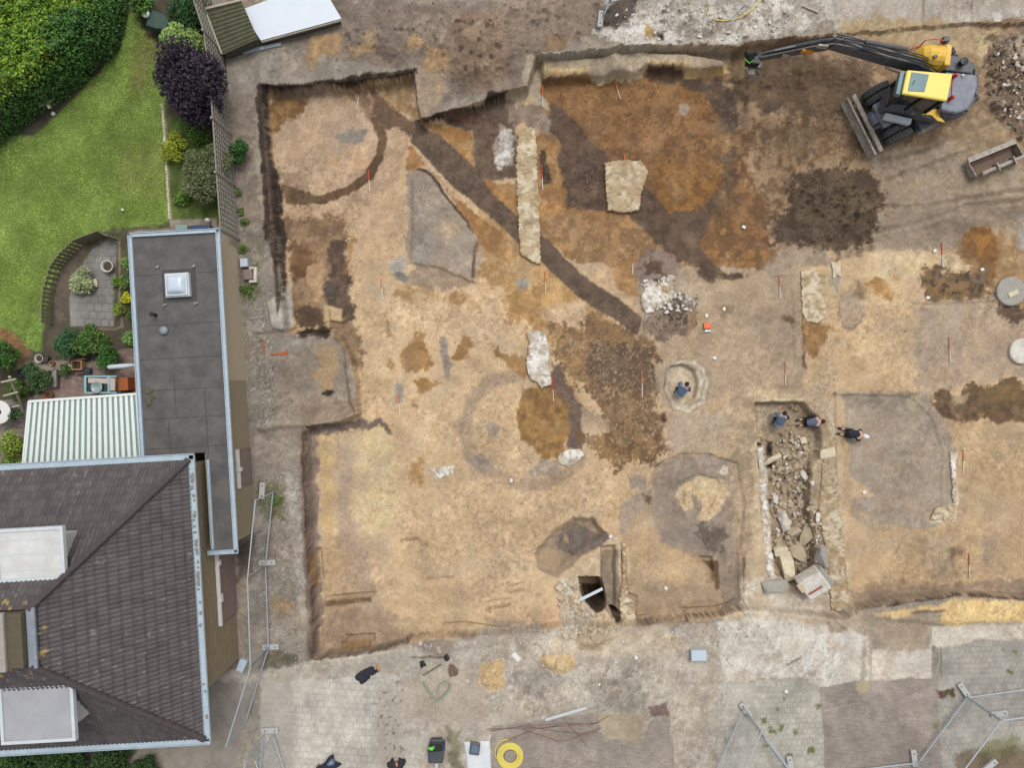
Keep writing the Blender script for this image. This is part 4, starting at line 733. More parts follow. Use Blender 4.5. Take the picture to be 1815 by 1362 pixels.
mat('steel_worn', (196, 190, 180), .6, .1, var=.2, sc=6, bump=.2, col2=(132, 116, 100)); mat('steel_rusty', (132, 108, 92), .7, .2, var=.25, sc=6, bump=.3, col2=(104, 84, 72)); mat('chrome', (196, 202, 206), .25, .8, var=.05, bump=0)
mat('glass', (104, 140, 146), .08, var=.1, sc=2, bump=0, spec=.9, col2=(82, 112, 120)); mat('glass_dark', (38, 48, 50), .08, var=.1, bump=0, spec=.8); mat('red_paint', (214, 72, 56), .4, var=.1); mat('orange_decal', (232, 150, 50), .5, var=.1)
mat('rod_red', (218, 74, 58), .5, var=.05); mat('rod_orange', (232, 116, 66), .5, var=.05); mat('rod_white', (226, 222, 216), .5, var=.05)
mat('pvc', (204, 208, 206), .5, var=.06, sc=8); mat('pvc_green', (140, 160, 142), .6, var=.14, sc=6); mat('rust_bar', (134, 92, 70), .85, var=.2, sc=9); mat('yellow_hose', (240, 222, 112), .5, var=.06, sc=9); mat('cloth_white', (222, 226, 228), .8, var=.05, sc=3, bump=.3, bsc=6)
mat('navy', (46, 48, 62), .9, var=.2, sc=8, bump=.3); mat('grey_plastic', (78, 82, 88), .5, var=.15, sc=6); mat('lime_green', (110, 210, 70), .5, var=.05); mat('crate_blue', (196, 210, 222), .45, var=.06, sc=5)
mat('skin', (214, 166, 140), .6, var=.06, bump=0); mat('hair_dark', (52, 38, 34), .8, var=.2, sc=20, bump=.4, bsc=80); mat('jacket_blue', (100, 122, 146), .45, var=.10, sc=6, bump=.2, bsc=14); mat('shirt_slate', (108, 110, 138), .8, var=.1, sc=7, bump=.2, bsc=14); mat('trousers_dark', (44, 46, 54), .85, var=.15, sc=8, bump=.2, bsc=14); mat('cap_white', (232, 232, 232), .6, var=.04); mat('cap_grey', (190, 204, 214), .4, var=.05)
mat('terracotta', (182, 102, 56), .8, var=.12, sc=7); mat('terracotta_pale', (196, 140, 104), .8, var=.12, sc=7); mat('blue_glaze', (56, 72, 108), .3, var=.1); mat('pot_white', (216, 212, 200), .7, var=.08); mat('frame_aqua', (150, 198, 206), .5, var=.08); mat('cushion', (206, 190, 178), .9, var=.1); mat('glass_table', (150, 170, 166), .15, var=.08, bump=0, spec=.7); mat('tarp_green', (58, 84, 74), .7, var=.15, sc=4, bump=.3, bsc=9)
mat('compost', (92, 78, 62), .95, var=.3, sc=14, bump=.6); mat('leaf', (0, 0, 0), .7, var=.18, sc=5, bump=0, attr=True, spec=.3); mat('bark', (92, 80, 66), .9, var=.2, sc=9, bump=.5)

def brickmat(name, c1, c2, mortar, sc=1.0, row=.065, wid=.22):
    m = bpy.data.materials.new(name); m.use_nodes = True; n = m.node_tree; L = n.links.new; b = n.nodes['Principled BSDF']; b.inputs['Roughness'].default_value = .9; b.inputs['Specular IOR Level'].default_value = .2
    tc = n.nodes.new('ShaderNodeTexCoord'); sp = n.nodes.new('ShaderNodeSeparateXYZ'); L(tc.outputs['Object'], sp.inputs[0])
    ad = n.nodes.new('ShaderNodeMath'); L(sp.outputs[0], ad.inputs[0]); L(sp.outputs[1], ad.inputs[1]); cb = n.nodes.new('ShaderNodeCombineXYZ'); L(ad.outputs[0], cb.inputs[0]); L(sp.outputs[2], cb.inputs[1])
    br = n.nodes.new('ShaderNodeTexBrick'); br.inputs['Scale'].default_value = sc; br.inputs['Brick Width'].default_value = wid; br.inputs['Row Height'].default_value = row; br.inputs['Mortar Size'].default_value = .008
    br.inputs['Color1'].default_value = (*lin(c1), 1); br.inputs['Color2'].default_value = (*lin(c2), 1); br.inputs['Mortar'].default_value = (*lin(mortar), 1)
    L(cb.outputs[0], br.inputs['Vector']); L(br.outputs['Color'], b.inputs['Base Color'])
    bp = n.nodes.new('ShaderNodeBump'); bp.inputs['Strength'].default_value = .5; bp.inputs['Distance'].default_value = .01; bp.invert = True; L(br.outputs['Fac'], bp.inputs['Height']); L(bp.outputs[0], b.inputs['Normal']); MATS[name] = m
brickmat('yellow_brick', (166, 150, 120), (146, 130, 104), (130, 120, 104))

# ------------------------------------------------------------------ house and long annex (one frame, turned 3.4 degrees)
H0 = Vector((-10.80, -12.48)); EE = Vector((.9984, .0569)); NN = Vector((-.0569, .9984)); HR = math.atan2(EE.y, EE.x)
def hw(a, b): p = H0 + EE * a + NN * b; return (p.x, p.y)
def hw3(a, b, z): p = hw(a, b); return (p[0], p[1], z)
def hbox(mb, a0, a1, b0, b1, z0, z1):
    c = hw((a0 + a1) / 2, (b0 + b1) / 2); return mb.box((c[0], c[1], (z0 + z1) / 2), (a1 - a0, b1 - b0, z1 - z0), rz=HR)
HZ, RZ, WA, NB = 3.5, 6.8, -8.7, 9.84       # eaves, top of the hips, west eave, north eave
house = thing('house', 'brick house with a hipped dark tiled roof, two flat dormers and a chimney', 'house', (*hw(-4.3, 4.9), 0))
w = MB(); hbox(w, WA + .25, -.12, 1.45, NB - .25, -.6, HZ - .12); w.build('wall', 'yellow_brick', house)
s_ = MB(); hbox(s_, WA + .05, -.05, .1, NB - .05, HZ - .13, HZ - .06); s_.build('soffit', 'timber_pale', house)
TA0, TA1, TB0, TB1 = -5.2, -3.5, 4.11, 5.86
def roof_grid(name, side):
    """tile slopes as real relief: waves along the eave, a step at every course"""
    if side in 'EW': run = (0 - TA1) if side == 'E' else (TA0 - WA); L = NB
    else: run = (NB - TB1) if side == 'N' else TB0; L = -WA
    nu = int(L / .021); nv = int(run / .05); us = np.linspace(0, L, nu + 1); vs = np.linspace(0, run, nv + 1)
    Ug, Vg = np.meshgrid(us, vs); t = Vg / run
    if side in 'EW': lo, hi = t * TB0, NB - t * (NB - TB1)
    else: lo, hi = t * (TA0 - WA), L - t * (0 - TA1)
    Uc = np.clip(Ug, lo, hi)
    course = (Vg / .245) % 1
    z = HZ + (RZ - HZ) * t + .045 * np.abs(np.sin(Uc * math.pi / .15)) ** 1.3 - .055 * course + .02
    jt = np.random.default_rng(ord(side)).random((60, 60)); z = z + .010 * jt[(Vg / .245).astype(int) % 60, (Uc / .15).astype(int) % 60]
    if side == 'E': a, b = -Vg, Uc
    elif side == 'W': a, b = WA + Vg, Uc
    elif side == 'N': a, b = WA + Uc, NB - Vg
    else: a, b = WA + Uc, Vg
    X = H0.x + EE.x * a + NN.x * b; Y = H0.y + EE.y * a + NN.y * b
    idx = np.arange((nu + 1) * (nv + 1)).reshape(nv + 1, nu + 1)
    q = np.stack([idx[:-1, :-1], idx[:-1, 1:], idx[1:, 1:], idx[1:, :-1]], -1).reshape(-1, 4)
    ok = ((Uc[:-1, 1:] - Uc[:-1, :-1] + Uc[1:, 1:] - Uc[1:, :-1]) > 1e-4).reshape(-1)
    m = MB(); m.v = list(zip(X.ravel().tolist(), Y.ravel().tolist(), z.ravel().tolist())); m.f = [tuple(r) for r in q[ok].tolist()]
    o = m.build(name, 'tile', house, smooth=False)
    jt2 = np.random.default_rng(ord(side) + 9).random((97, 97)); tv = jt2[(Vg / .245).astype(int) % 97, (Uc / .15).astype(int) % 97]
    cl = np.ones(X.shape + (4,), np.float32); base = np.array([.066, .056, .056]); cl[..., :3] = base * (.84 + .32 * tv[..., None]) * (.85 + .3 * fbm(X * 40, Y * 40, 30, 201, 3)[..., None])
    lich = (fbm(X * 44, Y * 44, 4.5, 211, 2) > .80)[..., None] & (fbm(X * 44, Y * 44, 60, 213, 2) > .55)[..., None]
    cl[..., :3] = np.where(lich, np.array([.13, .12, .12]), cl[..., :3])
    top = (t > .9) & (fbm(X * 44, Y * 44, 6, 215, 2) > .70); cl[..., :3] = np.where(top[..., None], np.array([.24, .17, .06]), cl[..., :3])
    at = o.data.color_attributes.new('Col', 'FLOAT_COLOR', 'POINT'); at.data.foreach_set('color', cl.reshape(-1)); return o
for sd in 'EWNS': roof_grid('roof_slope', sd)
for (a0, b0, a1, b1) in ((0, 0, TA1, TB0), (0, NB, TA1, TB1), (WA, 0, TA0, TB0), (WA, NB, TA0, TB1)):
    m = MB(); n = 18; P0, P1 = Vector(hw3(a0, b0, HZ + .06)), Vector(hw3(a1, b1, RZ + .06))
    for k in range(n):
        p, q = P0.lerp(P1, k / n), P0.lerp(P1, (k + 1.12) / n); m.tube([p, q], [.115, .095], 8)
    m.build('hip_ridge', 'ridge_tile', house, smooth=False)
m = MB(); m.bar(hw3(TA1 + .05, TB0 - .05, RZ + .05), hw3(TA1 + .05, TB1 + .05, RZ + .05), .26, .1); m.build('flashing', 'lead', house, bevel=.02)
ch = MB(); hbox(ch, TA0 + .05, TA1 - .1, TB0 + .05, TB1 - .05, RZ - .4, RZ + .28); chm = ch.build('chimney', 'chimney_brick', house, bevel=.02)
m = MB(); hbox(m, TA0 - .1, TA1 - .55, TB0 - .0, TB1 + .02, RZ + .281, RZ + .40); m.build('chimney_cap', 'concrete', chm, bevel=.02)
m = MB(); m.lathe([(.17, RZ + .4), (.17, RZ + .62), (.13, RZ + .62), (.13, RZ + .45)], (*hw(-4.62, 4.45), 0), 20); m.build('chimney_pot', 'white_paint', chm)
m = MB(); m.lathe([(.12, RZ + .4), (.12, RZ + .5), (.08, RZ + .5), (.08, RZ + .42)], (*hw(-4.5, 4.95), 0), 16); m.build('chimney_pot', 'black', chm)
def gutter(a0, b0, a1, b1, z, par, w_=.15, m_='gutter', name='gutter'):
    p, q = Vector(hw3(a0, b0, z)), Vector(hw3(a1, b1, z)); d = (q - p).normalized(); s = Vector((-d.y, d.x, 0)); mb = MB()
    for o in (-w_ / 2, w_ / 2): mb.bar(p + s * o + Vector((0, 0, .02)), q + s * o + Vector((0, 0, .02)), .022, .1)
    mb.bar(p, q, w_ - .024, .05); return mb.build(name, m_, par)
gutter(.09, -.1, .09, NB + .14, HZ - .02, house, .19); gutter(WA - .1, NB + .1, .18, NB + .1, HZ - .02, house, .2); gutter(WA - .1, -.1, .18, -.1, HZ - .02, house, .2)
m = MB(); r_ = random.Random(5)
for k in range(46):
    b = r_.uniform(5.4, 9.4) if k < 30 else r_.uniform(.3, 9.4); m.rock(hw3(.09 + r_.uniform(-.03, .03), b, HZ + .02), (.10, r_.uniform(.05, .16), .05), k, HR, .3, 1)
o = m.build('gutter_debris', 'timber_grey', house); o['kind'] = 'stuff'; bpy.context.view_layer.update()
def dormer(a0, a1, b0, b1, zd, front, felt, nm):
    m = MB(); s = 1 if front == 'N' else -1
    hbox(m, a0, a1, b0, b1, zd - .12, zd); r = m.build('dormer', felt, house)
    m = MB()
    hbox(m, a0 - .1, a1 + .1, b0 - .1, b0 - .001, zd - .1, zd + .05); hbox(m, a0 - .1, a1 + .1, b1 + .001, b1 + .1, zd - .1, zd + .05)
    hbox(m, a0 - .1, a0 - .001, b0, b1, zd - .1, zd + .05); hbox(m, a1 + .001, a1 + .1, b0, b1, zd - .1, zd + .05); m.build('fascia', 'zinc_white', r)
    m = MB()
    if front == 'N': bb0, bb1 = b0 + .05, b1 - .25
    else: bb0, bb1 = b0 + .25, b1 - .05
    hbox(m, a0 + .1, a1 - .12, bb0, bb1, zd - 1.5, zd - .121); m.build('dormer_wall', 'white_panel', r)
    return r
# north dormer (roof px 0..113, 930..1028) and south dormer (px 5..130, 1215..1310)
dn = dormer(-6.4, -2.85, 6.66, 8.12, 6.2, 'N', 'white_panel', 'n'); ds = dormer(-5.1, -2.95, 1.5, 3.15, 6.0, 'S', 'grey_felt', 's')
m = MB()
for bq in (6.9, 7.4, 7.85): hbox(m, -6.2, -2.88, bq - .015, bq + .015, 6.201, 6.21)
hbox(m, -4.85, -4.8, 6.51, 8.11, 6.201, 6.24); m.build('panel_batten', 'zinc_white', dn)
# east wall: window box and brown door
dr = MB(); hbox(dr, -.119, -.06, 3.35, 6.45, .0, 1.55); dr.build('door', 'maroon_door', house); m = MB()
hbox(m, -.118, .0, 3.3, 6.5, 1.552, 1.66); hbox(m, -.06, .05, 4.2, 4.5, 1.5, 1.7); hbox(m, -.06, .05, 5.6, 5.8, 1.5, 1.7); m.build('awning_rail', 'white_paint', house)
m = MB(); hbox(m, -.119, -.07, 7.3, 7.9, .2, 1.3); m.build('vent_door', 'black', house)

annex = thing('annex', 'long flat roofed annex with dark felt roof, pale blue edging and one skylight', 'annex', (*hw(-.5, 12), 0))
AZ = 2.4
m = MB(); hbox(m, -2.0, .80, 9.95, 17.9, -.4, AZ - .15); m.build('wall', 'render_wall', annex); m = MB(); hbox(m, .0, .803, 6.5, 12.6, -.4, AZ - .151); m.build('wall', 'dark_wall', annex)
m = MB(); hbox(m, -2.15, .98, 9.98, 18.07, AZ - .14, AZ); hbox(m, .1, .98, 6.32, 9.979, AZ - .14, AZ - .002); rf = m.build('roof', 'mastic', annex)
gutter(1.03, 6.25, 1.03, 18.12, AZ + .02, annex, .13, 'gutter', 'roof_edge'); gutter(-2.2, 18.1, 1.09, 18.1, AZ + .02, annex, .13, 'gutter', 'roof_edge'); gutter(-2.2, 9.95, -2.2, 18.1, AZ + .02, annex, .13, 'gutter', 'roof_edge'); gutter(-.02, 6.28, 1.1, 6.28, AZ + .02, annex, .13, 'gutter', 'roof_edge')
gutter(.2, 6.4, .2, 9.7, AZ + .05, annex, .07, 'gutter', 'flashing')
for k, b in enumerate((16.6, 14.75, 13.5, 12.35, 11.3, 10.2)):
    m = MB(); hbox(m, -2.1, .93, b - .012, b + .012, AZ + .0005, AZ + .006 + k * .0002); m.build('roof_seam', 'seam', rf)
for k, (a, b0, b1) in enumerate(((-.9, 11.3, 12.9), (.2, 9.9, 12.3), (-1.2, 9.99, 11.2))):
    m = MB(); hbox(m, a - .01, a + .01, b0, b1, AZ + .0005, AZ + .0085); m.build('roof_seam', 'seam', rf)
p = U(313, 505, AZ); sk = thing('skylight', '', '', (0, 0, 0)); bpy.data.objects.remove(sk)
def loc(px, py, z): x, y = U(px, py, z); d = Vector((x, y)) - H0; return d.dot(EE), d.dot(NN)
a, b = loc(313, 505, AZ + .2); m = MB(); hbox(m, a - .44, a + .44, b - .44, b + .44, AZ - .05, AZ + .18); hbox(m, a - .4, a + .4, b - .4, b + .4, AZ + .181, AZ + .24); sk = m.build('skylight', 'zinc_white', annex, bevel=.02)
me = []; m = MB(); n = 10
for i in range(n + 1):
    for j in range(n + 1):
        u, v = i / n * 2 - 1, j / n * 2 - 1; m.v.append(hw3(a + .34 * u, b + .34 * v, AZ + .242 + .17 * ((1 - u ** 4) * (1 - v ** 4)) ** .6))
m.f = [(i * (n + 1) + j, (i + 1) * (n + 1) + j, (i + 1) * (n + 1) + j + 1, i * (n + 1) + j + 1) for i in range(n) for j in range(n)]; m.build('dome', 'dome', sk, smooth=True)
m = MB(); hbox(m, a - .62, a + .62, b - .6, b + .6, AZ - .04, AZ + .012); m.build('felt_upstand', 'seam', annex)
for (px, py) in ((280, 474), (345, 472), (293, 541), (348, 538)):
    a, b = loc(px, py, AZ); m = MB().rock(hw3(a, b, AZ + .04), (.15, .1, .09), px, 0.6, .2, 1); m.build('clamp_stone', 'timber_grey', annex)
a, b = loc(272, 558, AZ + .2); m = MB(); m.tube([hw3(a, b, AZ - .01), hw3(a, b, AZ + .32)], .055, 12); m.tube([hw3(a, b, AZ + .32), hw3(a, b, AZ + .36)], .085, 12); m.build('vent_pipe', 'black', annex)
a, b = loc(289, 586, AZ + .1); m = MB().lathe([(.16, AZ), (.16, AZ + .08), (.1, AZ + .14), (0, AZ + .16)], (*hw(a, b), 0), 16); m.build('vent_cowl', 'lead', annex, smooth=True)
for (px, py) in ((265, 692), (268, 705), (264, 715)):
    a, b = loc(px, py, AZ); m = MB().rock(hw3(a, b, AZ + .03), (.2, .2, .07), px, 0.3, .5, 2); m.build('moss_clump', 'shed_moss', annex)
m = MB(); hbox(m, .804, .86, 8.5, 9.9, .1, 1.35); m.build('door', 'maroon_door', annex); m = MB(); hbox(m, .804, .92, 8.45, 9.95, 1.352, 1.46); hbox(m, .804, .98, 9.1, 9.25, 1.3, 1.5); m.build('awning_rail', 'white_paint', annex)

# ------------------------------------------------------------------ striped patio roof
pc = thing('patio_roof', 'white and green striped corrugated patio roof against the long annex', 'patio roof', (*hw(-4.3, 12), 0))
Zp = 2.25; cor = [U(52, 712, Zp), U(250, 698, Zp), U(259, 820, Zp), U(40, 836, Zp)]
def bil(u, v):
    A_, B_, C_, D_ = [Vector(q) for q in cor]; return (A_ * (1 - u) + B_ * u) * (1 - v) + (D_ * (1 - u) + C_ * u) * v
nst = 21
for nm, mt, lo, hi in (('white_sheet', 'corr_white', 0, .55), ('green_sheet', 'corr_green', .55, 1)):
    m = MB()
    for k in range(nst):
        u0, u1 = (k + lo) / nst, (k + hi) / nst; up = .035 if lo == 0 else -.01; q = [bil(u0, 0), bil(u1, 0), bil(u1, 1), bil(u0, 1)]
        m.prism([(p.x, p.y) for p in q], Zp - .03, Zp + up)
    m.build(nm, mt, pc)
m = MB(); p, q = bil(0, 0), bil(1, 0); m.bar((p.x, p.y, Zp), (q.x, q.y, Zp), .09, .12); p, q = bil(0, 0), bil(0, 1); m.bar((p.x, p.y, Zp), (q.x, q.y, Zp), .06, .1); m.build('gutter', 'corr_white', pc)
for u in (.02, .5, .96):
    p = bil(u, .03); m = MB().box((p.x, p.y, Zp / 2 - .05), (.09, .09, Zp)); m.build('post', 'white_paint', pc)

# ------------------------------------------------------------------ sheds at the top
def quadroof(name, pts, z, th, m_, par):
    m = MB(); m.prism([U(*p, z) for p in pts], z - th, z); return m.build(name, m_, par)
zz = .4; sd = [(428, 17), (566, -34), (606, 34), (463, 73)]; c = U(515, 25, zz)
shed = thing('shed', 'low shed with a plain white sheet roof set at an angle', 'shed', (*c, 0)); quadroof('roof', sd, zz, .06, 'shed_white', shed)
C2 = Vector(c); m = MB(); m.prism([tuple(C2 + (Vector(U(*p, zz)) - C2) * .95) for p in sd], -.1, zz - .061); m.build('wall', 'shed_wall', shed)
m = MB(); q = [Vector((*U(*p, zz), zz)) for p in sd]; dz = Vector((0, 0, -.04)); m.bar(q[3] + dz, q[2] + dz, .07, .08); m.bar(q[0] + dz, q[1] + dz, .05, .06); m.build('eaves_board', 'timber_pale', shed)
s2 = thing('shed', 'low shed with a mossy corrugated roof left of the white roofed shed', 'shed', (*U(410, 40, .7), 0))
m = MB(); A0, B0, C0, D0 = [Vector(U(*p, .7)) for p in ((365, -14), (520, -70), (452, 84), (384, 90))]
A0, B0, C0, D0 = [Vector(U(*p, .7)) for p in ((362, 14), (427, 0), (457, 68), (392, 94))]
n = 90
for i in range(n + 1):
    for j in range(9):
        v = i / n; u = j / 8; p = (A0 * (1 - u) + B0 * u) * (1 - v) + (D0 * (1 - u) + C0 * u) * v; m.v.append((p.x, p.y, .68 + .03 * math.sin(v * 2 * math.pi * 11) - .1 * (1 - u)))
m.f = [(i * 9 + j, (i + 1) * 9 + j, (i + 1) * 9 + j + 1, i * 9 + j + 1) for i in range(n) for j in range(8)]; m.build('roof', 'shed_moss', s2, smooth=True)
m = MB(); m.prism([tuple(p.lerp((A0 + C0) / 2, .06)) for p in (A0, B0, C0, D0)], -.1, .5); m.build('wall', 'shed_wall', s2)
m = MB(); m.bar((A0.x, A0.y, .64), (B0.x, B0.y, .7), .08, .06); m.bar((A0.x, A0.y, .64), (D0.x, D0.y, .64), .06, .05); m.build('edge_board', 'timber_pale', s2)
def onebox(name, label, cat, p0, p1, w_, h_, m_, z=.0, group=None, bevel=.004):
    A, B = G3(*p0), G3(*p1); A.z += z + h_ / 2 + .005; B.z += z + h_ / 2 + .005; m = MB().bar(A, B, w_, h_); o = m.build(name, m_, loc=(A + B) / 2, bevel=bevel); return tag(o, label, cat, group)
onebox('timber_beam', 'pale grey timber beam lying on the soil below the white shed roof', 'beam', (432, 94), (499, 79), .13, .1, 'galv')
# ------------------------------------------------------------------ foliage
def leafmesh(name, pts, size, cols, parent=None, loc=(0, 0, 0), up=.5, seed=1, aspect=.55, kind=None):
    """many leaf sized rhombs at pts (N,3) with colours (N,3)"""
    r = np.random.default_rng(seed); N = len(pts); size = size * (.7 + .6 * r.random(N)) if np.isscalar(size) else size
    nrm = r.normal(size=(N, 3)); nrm[:, 2] = np.abs(nrm[:, 2]) + up; nrm /= np.linalg.norm(nrm, axis=1, keepdims=True)
    t = r.normal(size=(N, 3)); t -= nrm * (t * nrm).sum(1, keepdims=True); t /= np.linalg.norm(t, axis=1, keepdims=True); b = np.cross(nrm, t)
    s = np.asarray(size)[:, None]; P = pts - np.asarray(loc)
    V = np.stack([P - t * s, P - b * s * aspect + nrm * s * .12, P + t * s, P + b * s * aspect + nrm * s * .12], 1).reshape(-1, 3).astype(np.float32)
    me = bpy.data.meshes.new(name); me.vertices.add(N * 4); me.vertices.foreach_set('co', V.ravel()); me.loops.add(N * 4); me.loops.foreach_set('vertex_index', np.arange(N * 4, dtype=np.int32))
    me.polygons.add(N); me.polygons.foreach_set('loop_start', np.arange(0, N * 4, 4, dtype=np.int32)); me.update(calc_edges=True)
    at = me.color_attributes.new('Col', 'FLOAT_COLOR', 'POINT'); cc = np.ones((N, 4, 4), np.float32); cc[:, :, :3] = cols[:, None, :]; at.data.foreach_set('color', cc.ravel())
    me.materials.append(MATS['leaf']); o = bpy.data.objects.new(name, me); COL.objects.link(o)
    if parent is not None: o.parent = parent
    else: o.location = loc
    if kind: o['kind'] = kind
    return o
def leafcol(n, c1, c2, r, j=.22, k=.8):
    t = r.random((n, 1)); c = lin(c1, k) * (1 - t) + lin(c2, k) * t; return c * (1 - j + 2 * j * r.random((n, 1)))
def shrub(name, label, cat, px, py, rpx, h, c1, c2, n=None, leaf=.05, clumps=9, group=None, sq=1.0, trunk=True, zfoot=0, up=.5, spike=False, z0=.12):
    """px,py,rpx are where the crown shows; its centre floats at about 0.6 of its height"""
    zc = h * .6; x, y = U(px, py, zc); R = rpx / (FP / (HC - zc)); r = np.random.default_rng(int(px * 7 + py)); zb = gz(x, y)
    n = n or int(1100 * (R / .5) ** 2); root = thing(name, label, cat, (x, y, zb), group=group)
    cp = []
    for k in range(clumps):
        a = 2 * math.pi * (k / clumps) + r.random() * .8; q = R * (.30 + .42 * r.random()); cp.append((q * math.cos(a), q * math.sin(a) * sq, h * (.35 + .4 * r.random()), R * (.30 + .26 * r.random())))
    cp.append((0, 0, h * .72, R * .45)); cp = np.array(cp); w_ = cp[:, 3] ** 2; w_ /= w_.sum(); ki = r.choice(len(cp), n, p=w_)
    d = r.normal(size=(n, 3)); d /= np.linalg.norm(d, axis=1, keepdims=True); rad = r.random(n) ** .4
    if spike: rad = r.random(n) ** .8 * 1.25
    P = cp[ki, :3] + d * (cp[ki, 3] * rad)[:, None] * np.array([1, 1, .75]); P[:, 2] = np.clip(P[:, 2], z0 * h, h * 1.15) + zb; P[:, 0] += x; P[:, 1] += y
    cc = leafcol(n, c1, c2, r) * (.8 + .4 * r.random(len(cp)))[ki][:, None]
    leafmesh('foliage', P, leaf, cc, root, (x, y, zb), up=up, seed=int(px)); 
    if trunk:
        m = MB(); m.tube([(x, y, zb - .05), (x + .02, y, zb + h * .35), (x, y + .03, zb + h * .62)], [max(.02, R * .07), R * .05, R * .02], 7)
        for k in range(5): c = cp[k]; m.tube([(x, y, zb + h * .25), (x + c[0] * .8, y + c[1] * .8, zb + c[2])], [R * .035, R * .012], 5)
        m.build('trunk' if h > 1.2 else 'stem', 'bark', root)
    return root
# the big hedge in the corner: footprint traced on the ground, 2.1 m high
r = np.random.default_rng(3); hb = T('Z', "222 66 206 100 146 158 106 190 66 212 36 238 -10 268 -90 300 -90 120 -20 50 30 20 72 -8 110 -60 240 -60"); hh = 2.1
bx0, by0 = hb.min(0); bx1, by1 = hb.max(0); NP = 150000; q = np.stack([r.uniform(bx0, bx1, NP), r.uniform(by0, by1, NP)], 1).astype(np.float32)
wv = 10 * (fbm(q[:, 0], q[:, 1], 30, 301, 3) - .5); dd = sdf(hb, q[:, 0], q[:, 1]) + wv; q = q[dd > 0]; dd = dd[dd > 0]; n = len(q)
edge = np.clip(dd / 16, 0, 1) ** .5; lump = fbm(q[:, 0], q[:, 1], 22, 311, 3); top = (.75 + .5 * lump) * hh * (.35 + .65 * edge)
zf = r.random(n); z = np.where(dd < 18, top * zf ** .7, top * (.82 + .2 * zf)); P = np.stack([(q[:, 0] - 907.5) / 44, (681 - q[:, 1]) / 44, z], 1)
newg = sstep(.42, .62, fbm(q[:, 0], q[:, 1], 45, 321, 2) + .35 * sstep(190, 90, q[:, 0] + 60 * (fbm(q[:, 0], q[:, 1], 20, 331, 3) - .5)) - .12 + .16 * np.clip(dd / 90, 0, 1)) * sstep(1.2, 2.0, z); nn = newg[:, None] * (r.random((n, 1)) < .75)
cc = leafcol(n, (86, 126, 54), (62, 104, 50), r) * (1 - nn) + leafcol(n, (138, 166, 48), (98, 138, 42), r) * nn; br_ = r.random((n, 1)) < .05; cc = np.where(br_ & (nn > .5), lin((196, 204, 70), .66), cc)
hx, hy = U(110, 90); hed = thing('hedge', 'large dense green hedge with yellow green tips along the lawn', 'hedge', (hx, hy, 0)); leafmesh('foliage', P, .062, cc, hed, (hx, hy, 0), up=.4, seed=5)
m = MB()
for k, s in enumerate("200 70 160 120 110 170 60 205 10 240 -40 262".split()[::2]):
    ty = [70, 120, 170, 205, 240, 262][k]; tx = float(s) - 14; x, y = (tx - 907.5) / 44, (681 - ty + 20) / 44; m = MB().tube([(x, y, -.05), (x + .1, y, .8), (x + .05, y + .1, 1.6)], [.06, .045, .02], 7); m.build('stem', 'bark', hed)

# purple tree: dark leaved, spiky outline
t_ = shrub('purple_tree', 'small tree with dark purple leaves and a spiky outline beside the trellis', 'tree', 336, 150, 62, 2.7, (60, 48, 62), (38, 32, 43), n=16000, leaf=.075, clumps=15, sq=1.2, spike=True)
shrub('shrub', 'pale green feathery shrub behind the purple tree', 'shrub', 320, 76, 44, 1.5, (150, 172, 96), (112, 142, 74), n=5200, leaf=.06, clumps=11, sq=.7)
shrub('shrub', 'pale green upright shrub left of the purple tree', 'shrub', 290, 108, 15, 1.1, (158, 178, 100), (124, 150, 80), n=1000, leaf=.05, clumps=5)
shrub('shrub', 'loose grey olive shrub below the purple tree', 'shrub', 366, 312, 46, 1.5, (118, 124, 84), (86, 98, 62), n=6500, leaf=.05, clumps=13, sq=1.35)
shrub('shrub', 'sparse yellow green bush on the edge of the lawn', 'shrub', 305, 262, 26, .6, (160, 164, 44), (104, 126, 40), n=1500, leaf=.045, clumps=9, trunk=False, sq=1.4)
shrub('shrub', 'dark green fern like shrub on the dig side of the trellis', 'shrub', 421, 268, 17, .9, (66, 104, 46), (44, 78, 36), n=1500, leaf=.055, clumps=6, sq=1.5)
for k, (a, b, rr, h, c1, c2, lb) in enumerate(((244, 0, 24, 1.2, (92, 128, 52), (58, 96, 40), 'bright green bush at the top edge beside the hedge'), (330, 20, 34, 1.2, (58, 96, 44), (34, 62, 32), 'dark green bush at the top edge right of the green tarpaulin'), (370, 150, 20, 1.0, (70, 102, 48), (52, 80, 38), 'green climber between the purple tree and the trellis'), (322, 350, 17, .4, (104, 134, 50), (84, 112, 40), 'low green plant in the border above the long annex'), (350, 232, 24, .5, (86, 124, 44), (64, 98, 38), 'low green bush right below the purple tree'))):
    shrub('bush', lb, 'bush', a, b, rr, h, c1, c2, leaf=.055)
